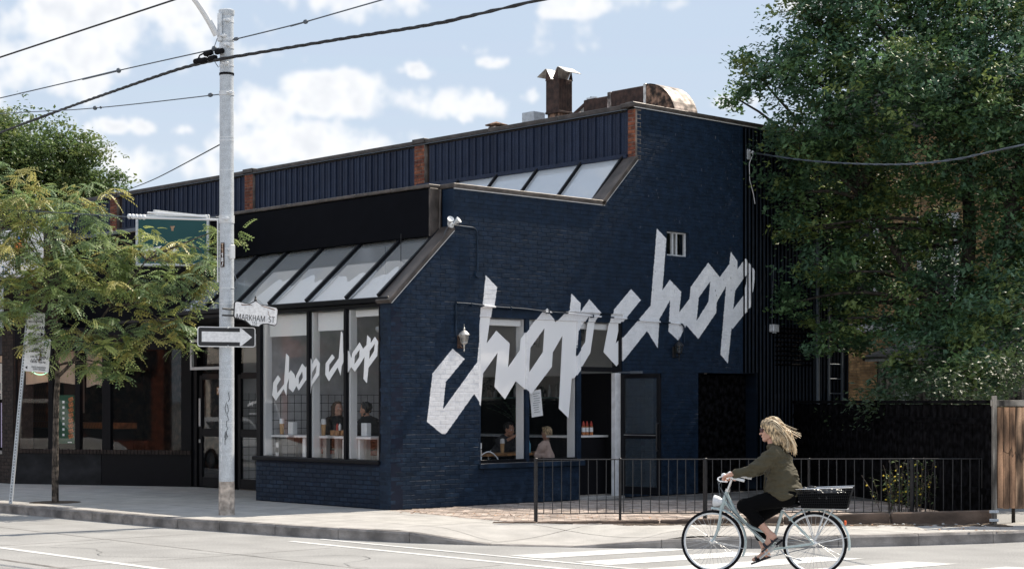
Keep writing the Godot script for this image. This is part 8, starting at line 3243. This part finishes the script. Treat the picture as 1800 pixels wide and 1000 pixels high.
	m.tube(smooth_path([Vector3(0.525, 0.76, -0.06), Vector3(0.535, 0.95, -0.07), Vector3(0.525, 1.12, -0.06)], 5), 0.007, 6)
	put("jacket_edge", m, M("jacket"), T)
	put("collar", sdf_mesh([[Vector3(0.39, 1.385, -0.05), Vector3(0.47, 1.375, -0.045), 0.022, 0.018], [Vector3(0.39, 1.385, 0.05), Vector3(0.47, 1.375, 0.045), 0.022, 0.018], [Vector3(0.37, 1.39, -0.045), Vector3(0.37, 1.39, 0.045), 0.024, 0.024]], 0.008, 0.03), M("leggings"), T)
	# leggings to mid calf
	var lg := [[Vector3(0.295, 0.865, -0.05), Vector3(0.295, 0.865, 0.05), 0.118, 0.118]]
	for i in 2:
		lg.append([hip[i], knee[i], 0.112, 0.074])
		lg.append([knee[i], knee[i].lerp(ank[i], 0.52), 0.072, 0.066])
	put("leggings", sdf_mesh(lg, 0.012, 0.035, [], 0.006, 8.0), M("leggings"), T)
	# sandals
	for i in 2:
		m = MB.new()
		var d: Vector3 = (toe[i] - heel[i]).normalized()
		var up := Vector3(0, 0, 1).cross(d).normalized()
		m.obox(Transform3D(Basis(d, up, d.cross(up)), heel[i].lerp(toe[i], 0.55) - up * 0.034), Vector3(0.235, 0.018, 0.075), 0.007)
		for q in [0.25, 0.8]:
			m.obox(Transform3D(Basis(d, up, d.cross(up)), heel[i].lerp(toe[i], q) - up * 0.002), Vector3(0.03, 0.066, 0.08), 0.02)
		put("sandal", m, M("sneaker"), T)


# ---------------------------------------------------------------- people behind the glass
# x forward, y up, z right, origin on the seat
func sitter(label: String, xf: Transform3D, o: Dictionary) -> void:
	var T := thing("person", label, "person")
	T.transform = xf
	var I := Basis()
	var lean: float = o.get("lean", 0.1)
	var ch := Vector3(sin(lean) * 0.45, cos(lean) * 0.45, 0)
	var hd: Vector3 = ch + Vector3(sin(lean + 0.15) * 0.25, cos(lean) * 0.25, 0)
	var hx := Transform3D(Basis(UPV, o.get("turn", 0.0)) * Basis(Vector3(0, 0, 1), o.get("nod", 0.0)), hd)
	var hands: Array = o.get("hands", [Vector3(0.40, 0.27, -0.12), Vector3(0.40, 0.27, 0.12)])
	var body := [[Vector3(0, 0.10, 0), ch, 0.12, 0.13], [ch + Vector3(0, 0.03, -0.11), ch + Vector3(0, 0.03, 0.11), 0.055, 0.055], [ch + Vector3(0, 0.05, 0), hd + Vector3(-0.01, -0.06, 0), 0.055, 0.05]]
	var shirt := [[Vector3(0, 0.06, 0), ch, 0.145, 0.145], [Vector3(0.02, 0.25, -0.05), Vector3(0.02, 0.25, 0.05), 0.13, 0.13], [ch + Vector3(0, 0.035, -0.12), ch + Vector3(0, 0.035, 0.12), 0.075, 0.075]]
	var legs := [[Vector3(0, 0.07, -0.05), Vector3(0, 0.07, 0.05), 0.13, 0.13]]
	var skin_hands := []
	for i in 2:
		var s: float = [-1.0, 1.0][i]
		var sh := ch + Vector3(0, 0.025, 0.17 * s)
		var h: Vector3 = hands[i]
		var mid := sh.lerp(h, 0.5) + Vector3(-0.06, -0.10, 0.09 * s)
		body.append([sh, mid, 0.05, 0.04])
		body.append([mid, h, 0.04, 0.026])
		shirt.append([sh, mid, 0.07, 0.058])
		shirt.append([mid, mid.lerp(h, o.get("sleeve", 0.9)), 0.056, 0.044])
		var kn := Vector3(0.42, 0.04, 0.11 * s)
		var an := Vector3(0.36, -0.40, 0.10 * s)
		body.append([Vector3(0, 0.06, 0.09 * s), kn, 0.085, 0.055])
		body.append([kn, an, 0.05, 0.035])
		body.append([an, an + Vector3(0.14, -0.05, 0), 0.035, 0.028])
		legs.append([Vector3(0, 0.07, 0.09 * s), kn, 0.095, 0.066])
		legs.append([kn, an, 0.062, 0.05])
		var d := (h - mid).normalized()
		var up := (UPV - d * d.y).normalized()
		var hp := hand_prims(0.45)
		if s > 0.0:
			for p in hp:
				p[0] = p[0] * Vector3(1, 1, -1)
				if p.size() == 4:
					p[1] = p[1] * Vector3(1, 1, -1)
		skin_hands.append(moved(hp, Transform3D(Basis(d, up, d.cross(up)), h)))
	var m := sdf_mesh(body, 0.016, 0.035)
	m.merge(sdf_mesh(moved(head_prims(), hx), 0.006, 0.018))
	for p in skin_hands:
		m.merge(sdf_mesh(p, 0.005, 0.010))
	put("body", m, M(o.get("skin", "skin_tan")), T)
	put("shirt", sdf_mesh(shirt, 0.016, 0.05, [], 0.02, 7.0), o.shirt, T)
	put("trousers", sdf_mesh(legs, 0.018, 0.04), M("leggings"), T)
	eyes(T, hx)
	var hair := [[hx * Vector3(-0.030, 0.042, 0), Vector3(0.098, 0.090, 0.084), I], [hx * Vector3(-0.04, 0.0, -0.06), hx * Vector3(-0.05, -0.04, -0.055), 0.03, 0.025], [hx * Vector3(-0.04, 0.0, 0.06), hx * Vector3(-0.05, -0.04, 0.055), 0.03, 0.025], [hx * Vector3(0.03, 0.105, 0), Vector3(0.05, 0.025, 0.055), I]]
	if o.get("long", false):
		for s in [-1.0, 0.0, 1.0]:
			hair.append([hx * Vector3(-0.04, 0.03, 0.06 * s), hx * Vector3(-0.06, -0.26, 0.08 * s), 0.05, 0.03])
	if o.get("beard", false):
		hair.append([hx * Vector3(0.0, -0.075, -0.055), hx * Vector3(0.062, -0.115, 0), 0.022, 0.026])
		hair.append([hx * Vector3(0.0, -0.075, 0.055), hx * Vector3(0.062, -0.115, 0), 0.022, 0.026])
	put("hair", sdf_mesh(hair, 0.009, 0.02, [], 0.016, 22.0, Vector3(1, 0.4, 1)), M(o.get("hair", "hair_dark")), T)


func stool(at: Vector3, label: String) -> void:
	var t := thing("bar_stool", label, "stool", at, "red bar stools at the window tables")
	var m := MB.new()
	m.lathe([Vector2(0, 0.76), Vector2(0.17, 0.76), Vector2(0.18, 0.78), Vector2(0.18, 0.82), Vector2(0.16, 0.84), Vector2(0, 0.845)], 20)
	put("seat", m, M("red_seat"), t)
	for k in 4:
		var a := TAU * k / 4 + 0.78
		m = MB.new()
		m.tube(PackedVector3Array([Vector3(cos(a) * 0.11, 0.76, sin(a) * 0.11), Vector3(cos(a) * 0.19, 0.0, sin(a) * 0.19)]), 0.011, 6)
		put("leg", m, M("white_paint"), t)
	m = MB.new()
	m.tube(arc(Vector3.ZERO, 0.165, 0, 348, 29), 0.008, 6, true)
	var ring := put("foot_ring", m, M("white_paint"), t)
	ring.rotation.x = PI / 2
	ring.position.y = 0.28


func window_table(at: Vector3, w: float, label: String) -> void:
	var t := thing("bar_table", label, "table", at, "white bar tables in the front window")
	var m := MB.new()
	m.box(Vector3(-w / 2, 1.06, -0.30), Vector3(w / 2, 1.10, 0.30), 0.006)
	put("tabletop", m, M("table_white"), t)
	for x in [-w / 2 + 0.2, w / 2 - 0.42]:
		for z in [-0.22, 0.22]:
			m = MB.new()
			m.box(Vector3(x, 0.0, z - 0.045), Vector3(x + 0.09, 1.058, z + 0.045), 0.004)
			put("leg", m, M("table_white"), t)


func table_things(at: Vector3, side: float, where: String) -> void:
	var m := MB.new()
	m.box(Vector3(-0.075, 0, -0.05), Vector3(0.075, 0.22, 0.05), 0.008)
	var o := solo("napkin_box", m, M("blind"), "white napkin box on %s" % where, "napkin box")
	o.position = at + Vector3(0.24 * side, 0, 0.05)
	var t := thing("tall_cup", "tall tan paper cup with a white lid on %s" % where, "cup", at + Vector3(0.02, 0, 0.12))
	m = MB.new()
	m.lathe([Vector2(0, 0), Vector2(0.033, 0), Vector2(0.043, 0.19), Vector2(0, 0.19)], 14)
	put("cup", m, mat("kraft", Color(0.52, 0.32, 0.16), 0.8), t)
	m = MB.new()
	m.lathe([Vector2(0.046, 0.188), Vector2(0.047, 0.2), Vector2(0.040, 0.27), Vector2(0.03, 0.28), Vector2(0, 0.28)], 14)
	put("lid", m, M("blind"), t)
	t = thing("condiment_tray", "small wooden tray of bottles on %s" % where, "tray", at + Vector3(-0.28 * side, 0, 0.02))
	m = MB.new()
	m.box(Vector3(-0.12, 0, -0.07), Vector3(0.12, 0.09, 0.07), 0.006)
	put("tray", m, M("wood_top"), t)
	for k in 3:
		m = MB.new()
		m.lathe([Vector2(0, 0.09), Vector2(0.026, 0.09), Vector2(0.026, 0.17), Vector2(0.012, 0.20), Vector2(0, 0.21)], 10, Transform3D(Basis(), Vector3(-0.07 + k * 0.07, 0, 0)))
		put("bottle", m, M(["hair_dark", "red_seat", "galv_light"][k]), t)


func build_diners() -> void:
	# tables in the front window
	window_table(Vector3(-3.38, 0.2, -0.5), 0.62, "white bar table in the left pane of the front window")
	window_table(Vector3(-2.42, 0.2, -0.5), 0.95, "white bar table in the middle pane between the two diners")
	window_table(Vector3(-1.27, 0.2, -0.5), 1.0, "white bar table in the right pane beside the bearded man")
	table_things(Vector3(-3.52, 1.305, -0.5), 1.0, "the left window table")
	table_things(Vector3(-2.24, 1.305, -0.45), -1.0, "the middle window table")
	table_things(Vector3(-1.38, 1.305, -0.45), 1.0, "the right window table")
	stool(Vector3(-3.25, 0.2, -1.05), "red topped bar stool between the left and middle window tables")
	stool(Vector3(-2.95, 0.2, -1.12), "red topped bar stool under the dark-haired woman")
	stool(Vector3(-1.72, 0.2, -1.02), "red topped bar stool under the bearded man")
	var black := mat("shirt_black", Color(0.008, 0.008, 0.010), 0.9)
	sitter("dark-haired woman in black smiling at the front window table", Transform3D(Basis(UPV, 0.1), Vector3(-2.93, 1.06, -1.1)), {"shirt": black, "long": true, "hair": "hair_brown", "skin": "skin", "lean": 0.08, "nod": 0.12, "turn": -0.25, "hands": [Vector3(0.36, 0.28, -0.05), Vector3(0.34, 0.3, 0.14)]})
	sitter("bearded man with black hair and dark shirt at the front window table", Transform3D(Basis(UPV, PI + 0.05), Vector3(-1.74, 1.06, -1.02)), {"shirt": black, "beard": true, "skin": "skin_tan", "lean": 0.22, "nod": -0.1, "turn": 0.35, "hands": [Vector3(0.40, 0.26, -0.1), Vector3(0.38, 0.26, 0.14)]})
	# low table behind the side window
	var t := thing("wood_table", "wood topped table behind the side window with two diners", "table", Vector3(-1.46, 0.2, -3.7))
	var m := MB.new()
	m.box(Vector3(-0.36, 0.71, -1.5), Vector3(0.36, 0.755, 1.5), 0.008)
	put("tabletop", m, M("wood_top"), t)
	for x in [-1.0, 1.0]:
		m = MB.new()
		m.lathe([Vector2(0, 0), Vector2(0.22, 0), Vector2(0.22, 0.02), Vector2(0.035, 0.04), Vector2(0.035, 0.70), Vector2(0, 0.70)], 14, Transform3D(Basis(), Vector3(0, 0, x)))
		put("leg", m, M("black_iron"), t)
	var grey := mat("shirt_grey", Color(0.05, 0.05, 0.055), 0.9)
	var pink := mat("shirt_pink", Color(0.66, 0.50, 0.44), 0.85)
	sitter("dark-haired man leaning on the table behind the side window", Transform3D(Basis(UPV, 0.15), Vector3(-2.15, 0.70, -4.34)), {"shirt": grey, "skin": "skin_tan", "lean": 0.30, "nod": -0.15, "hands": [Vector3(0.46, 0.20, -0.02), Vector3(0.42, 0.55, 0.06)], "sleeve": 0.35})
	sitter("diner in a pale pink shirt seen from behind through the side window", Transform3D(Basis(UPV, PI - 0.15), Vector3(-0.82, 0.62, -4.45)), {"shirt": pink, "skin": "skin", "hair": "hair_blond", "lean": 0.25, "nod": -0.2, "turn": 0.2, "hands": [Vector3(0.40, 0.30, -0.08), Vector3(0.38, 0.34, 0.12)]})
	for q in [[Vector3(-2.15, 0.2, -4.5), 0.0, "white wire chair under the dark-haired man"], [Vector3(-0.75, 0.2, -2.62), 2.9, "white wire chair nearest the left jamb of the side window"]]:
		t = thing("wire_chair", q[2], "chair", q[0], "white wire chairs at the wood table")
		t.rotation.y = q[1]
		m = MB.new()
		m.box(Vector3(-0.2, 0.42, -0.2), Vector3(0.2, 0.45, 0.2), 0.01)
		put("seat", m, M("interior_dark"), t)
		for sx in [-1.0, 1.0]:
			for sz in [-1.0, 1.0]:
				m = MB.new()
				m.tube(PackedVector3Array([Vector3(0.17 * sx, 0.42, 0.17 * sz), Vector3(0.21 * sx, 0, 0.21 * sz)]), 0.012, 6)
				put("leg", m, M("white_paint"), t)
		m = MB.new()
		m.tube(smooth_path([Vector3(-0.19, 0.44, -0.19), Vector3(-0.25, 0.68, -0.2), Vector3(-0.27, 0.82, 0), Vector3(-0.25, 0.68, 0.2), Vector3(-0.19, 0.44, 0.19)], 6), 0.012, 6)
		m.tube(PackedVector3Array([Vector3(-0.22, 0.62, -0.19), Vector3(-0.25, 0.64, 0), Vector3(-0.22, 0.62, 0.19)]), 0.008, 6)
		put("backrest", m, M("white_paint"), t)
	# things on the tables by the side window
	t = thing("iced_drink", "tall iced coffee cup on the wood table behind the side window", "cup", Vector3(-1.5, 0.956, -3.82))
	m = MB.new()
	m.lathe([Vector2(0, 0), Vector2(0.032, 0), Vector2(0.04, 0.17), Vector2(0, 0.17)], 12)
	put("cup", m, M("kraft"), t)
	m = MB.new()
	m.lathe([Vector2(0.043, 0.168), Vector2(0.043, 0.18), Vector2(0.038, 0.25), Vector2(0, 0.26)], 12)
	put("lid", m, M("blind"), t)
	m = MB.new()
	m.lathe([Vector2(0, 0), Vector2(0.035, 0), Vector2(0.036, 0.15), Vector2(0.015, 0.19), Vector2(0.015, 0.22), Vector2(0, 0.22)], 12)
	var o := solo("water_bottle", m, mat("bottle_blue", Color(0.16, 0.42, 0.58), 0.2), "pale blue water bottle in front of the pink shirted diner", "bottle")
	o.position = Vector3(-1.22, 0.956, -4.22)
	var k := 0
	for q in [[Vector3(-0.52, 1.272, -4.92), "red"], [Vector3(-0.52, 1.272, -5.01), "red"], [Vector3(-0.50, 1.272, -5.10), "red"]]:
		t = thing("sauce_bottle", ["kraft sauce bottle with a red cap, left of three on the takeout counter", "kraft sauce bottle with a red cap, middle of three on the takeout counter", "kraft sauce bottle with a red cap, right of three on the takeout counter"][k], "bottle", q[0], "sauce bottles on the takeout counter")
		m = MB.new()
		m.lathe([Vector2(0, 0), Vector2(0.034, 0), Vector2(0.034, 0.15), Vector2(0.026, 0.17), Vector2(0, 0.17)], 12)
		put("bottle", m, M("food_orange"), t)
		m = MB.new()
		m.lathe([Vector2(0.0345, 0.06), Vector2(0.0355, 0.06), Vector2(0.0355, 0.14), Vector2(0.0345, 0.14)], 12)
		put("label", m, M("blind"), t)
		m = MB.new()
		m.lathe([Vector2(0.027, 0.17), Vector2(0.027, 0.20), Vector2(0.01, 0.25), Vector2(0, 0.26)], 10)
		put("cap", m, M("red_seat"), t)
		k += 1
	t = thing("blue_mug", "blue and white tin on the takeout counter beside the sauce bottles", "tin", Vector3(-0.56, 1.272, -4.70))
	m = MB.new()
	m.lathe([Vector2(0, 0), Vector2(0.06, 0), Vector2(0.06, 0.15), Vector2(0, 0.15)], 16)
	put("can", m, mat("tin_blue", Color(0.10, 0.20, 0.36), 0.4), t)
	m = MB.new()
	m.lathe([Vector2(0.0605, 0.03), Vector2(0.0615, 0.03), Vector2(0.0615, 0.07), Vector2(0.0605, 0.07)], 16)
	put("stripe", m, M("blind"), t)
	m = MB.new()
	m.lathe([Vector2(0.055, 0.15), Vector2(0.062, 0.152), Vector2(0.055, 0.155)], 16)
	put("rim", m, M("galv_light"), t)
	for q in [[Vector3(-0.36, 0.845, -2.12), "stack of white paper boxes in the lower left corner of the side window"]]:
		t = thing("paper_boxes", q[1], "boxes", q[0])
		for j in 3:
			m = MB.new()
			m.box(Vector3(-0.09, j * 0.115, -0.09), Vector3(0.09, j * 0.115 + 0.105, 0.09), 0.006)
			put("box", m, M(["blind", "cream", "blind"][j]), t)


# ---------------------------------------------------------------- the other side of the streets, seen in the panes
func car(label: String, at: Vector3, yaw: float, paint: String, tall: float, low: bool) -> void:
	var T := thing("parked_car", label, "car", at, "cars parked along the kerb")
	T.rotation.y = yaw
	var h := tall
	var side := pts([-2.25, 0.32, -2.28, 0.75, -2.15, 0.95, -1.95, 1.0, -1.55 if not low else -1.3, h - 0.06, -1.2 if not low else -0.75, h, 0.55, h, 0.85, h - 0.08, 1.30, 1.02, 2.05, 0.88, 2.25, 0.72, 2.27, 0.35, 1.8, 0.26, -1.8, 0.26])
	var m := MB.new()
	m.prism(side, -0.78, 0.78)
	for s in [-1.0, 1.0]:
		m.prism(pts([-2.2, 0.34, -2.2, 0.80, -1.9, 0.96, 1.3, 0.98, 2.1, 0.82, 2.2, 0.36]), 0.78 * s, 0.88 * s)
	put("body", m, M(paint), T)
	m = MB.new()
	for s in [-1.0, 1.0]:
		m.prism(pts([-1.45 if not low else -1.2, 1.03, -1.2 if not low else -0.8, h - 0.10, -0.2, h - 0.09, -0.2, 1.03]), 0.781 * s, 0.79 * s)
		m.prism(pts([-0.1, 1.03, -0.1, h - 0.09, 0.52, h - 0.10, 1.1, 1.03]), 0.781 * s, 0.79 * s)
	m.quada(Vector3(0.88, h - 0.10, -0.7), Vector3(0.88, h - 0.10, 0.7), Vector3(1.32, 1.04, 0.74), Vector3(1.32, 1.04, -0.74), Vector3(0, 0.5, 0))
	put("window", m, M("dark_pane"), T)
	for x in [-1.42, 1.42]:
		for s in [-1.0, 1.0]:
			var W := Node3D.new()
			W.name = numbered(T, "wheel")
			T.add_child(W)
			W.position = Vector3(x, 0.33, 0.80 * s)
			m = MB.new()
			m.lathe([Vector2(0.2, -0.1), Vector2(0.31, -0.1), Vector2(0.33, -0.06), Vector2(0.33, 0.06), Vector2(0.31, 0.1), Vector2(0.2, 0.1)], 24, Transform3D(Basis(Vector3(1, 0, 0), PI / 2), Vector3.ZERO))
			put("tyre", m, M("rubber"), W)
			m = MB.new()
			m.lathe([Vector2(0, -0.09), Vector2(0.2, -0.1), Vector2(0.2, 0.1), Vector2(0, 0.09)], 20, Transform3D(Basis(Vector3(1, 0, 0), PI / 2), Vector3.ZERO))
			put("rim", m, M("steel"), W)


func build_opposite_side() -> void:
	car("white tall van parked at the kerb, mirrored in the shop windows", Vector3(-12.6, 0, 5.2), 0.0, "white_paint", 1.95, false)
	car("silver car parked behind the white van, mirrored in the entry door", Vector3(-18.9, 0, 5.2), 0.0, "galv_light", 1.45, true)
	var walk2 := MB.new()
	walk2.box(Vector3(-90, 0.0, 18.4), Vector3(14, 0.14, 22))
	struct("opposite_sidewalk", walk2, M("concrete"))
	var spec := [[-58, 12, 8.5, "brick", "red brick row across the main street, farthest left"], [-45, 10, 10.5, "cream", "pale rendered row across the main street"], [-34, 11, 8.0, "brick_c", "orange brick row across the main street opposite the young tree"], [-22, 12, 9.5, "brick_b", "dark brick row across the main street opposite the restaurant"], [-9, 11, 8.0, "cream", "pale row across the main street nearest the crossing"]]
	for s in spec:
		var T := thing("opposite_row", s[4], "building", Vector3(s[0], 0, 22))
		var m := MB.new()
		m.box(Vector3(0, 0, 0), Vector3(s[1], s[2], 10))
		put("wall", m, M(s[3]), T)
		m = MB.new()
		m.box(Vector3(0.4, 0.6, -0.02), Vector3(s[1] - 0.4, 2.9, 0.0))
		put("shop_window", m, M("dark_pane"), T)
		m = MB.new()
		m.box(Vector3(0.2, 3.0, -0.25), Vector3(s[1] - 0.2, 3.6, 0.0))
		put("shop_sign", m, M("coal"), T)
		for k in int(s[1] / 2.2):
			for f in 2:
				m = MB.new()
				m.box(Vector3(0.7 + k * 2.2, 4.3 + f * 2.3, -0.03), Vector3(1.8 + k * 2.2, 5.8 + f * 2.3 if f == 0 or s[2] > 9 else 7.4, 0.0))
				put("window", m, M("dark_pane"), T)
	var T := thing("side_street_house", "pale house across the side street, mirrored in the side window", "house", Vector3(22, 0, -34))
	var m := MB.new()
	m.box(Vector3(0, 0, 0), Vector3(10, 9, 14))
	put("wall", m, M("cream"), T)
	m = MB.new()
	for k in 3:
		for f in 2:
			m.box(Vector3(-0.03, 1.2 + f * 3.2, 1.5 + k * 4.2), Vector3(0.0, 3.0 + f * 3.2, 3.0 + k * 4.2))
	put("window", m, M("dark_pane"), T)
	# passer-by mirrored in the neighbouring shop window
	T = thing("person", "passer-by in a light blue shirt walking on the far pavement, seen mirrored in glass", "person", Vector3(-14.3, 0.14, 19.4))
	T.rotation.y = 2.9
	var body := [[Vector3(0, 0.95, 0), Vector3(0, 1.40, 0), 0.12, 0.13], [Vector3(0, 1.45, 0), Vector3(0.02, 1.58, 0), 0.05, 0.05]]
	var shirt := [[Vector3(0, 0.95, 0), Vector3(0, 1.38, 0), 0.15, 0.15], [Vector3(0, 1.41, -0.12), Vector3(0, 1.41, 0.12), 0.075, 0.075]]
	var legs := [[Vector3(0, 0.92, -0.05), Vector3(0, 0.92, 0.05), 0.13, 0.13]]
	for s in [-1.0, 1.0]:
		var kn := Vector3(0.16 * s, 0.50, 0.1 * s)
		var an := Vector3(0.14 * s - 0.1, 0.09, 0.1 * s)
		body.append_array([[Vector3(0, 0.9, 0.09 * s), kn, 0.085, 0.055], [kn, an, 0.05, 0.035], [an, an + Vector3(0.16, -0.05, 0), 0.035, 0.03], [Vector3(0, 1.4, 0.18 * s), Vector3(-0.1 * s, 1.13, 0.23 * s), 0.048, 0.04], [Vector3(-0.1 * s, 1.13, 0.23 * s), Vector3(-0.02 * s, 0.88, 0.24 * s), 0.038, 0.028]])
		shirt.append_array([[Vector3(0, 1.4, 0.18 * s), Vector3(-0.1 * s, 1.13, 0.23 * s), 0.07, 0.06], [Vector3(-0.1 * s, 1.13, 0.23 * s), Vector3(-0.04 * s, 0.95, 0.24 * s), 0.055, 0.048]])
		legs.append_array([[Vector3(0, 0.92, 0.09 * s), kn, 0.10, 0.07], [kn, an, 0.065, 0.055]])
	var hx := Transform3D(Basis(), Vector3(0.03, 1.68, 0))
	m = sdf_mesh(body, 0.02, 0.03)
	m.merge(sdf_mesh(moved(head_prims(), hx), 0.008, 0.018))
	put("body", m, M("skin_tan"), T)
	put("shirt", sdf_mesh(shirt, 0.02, 0.04), mat("shirt_blue", Color(0.30, 0.42, 0.62), 0.85), T)
	put("trousers", sdf_mesh(legs, 0.02, 0.04), mat("trousers_grey", Color(0.10, 0.12, 0.15), 0.85), T)
	put("hair", sdf_mesh([[hx * Vector3(-0.03, 0.042, 0), Vector3(0.098, 0.09, 0.084), Basis()]], 0.012, 0.02), M("hair_dark"), T)
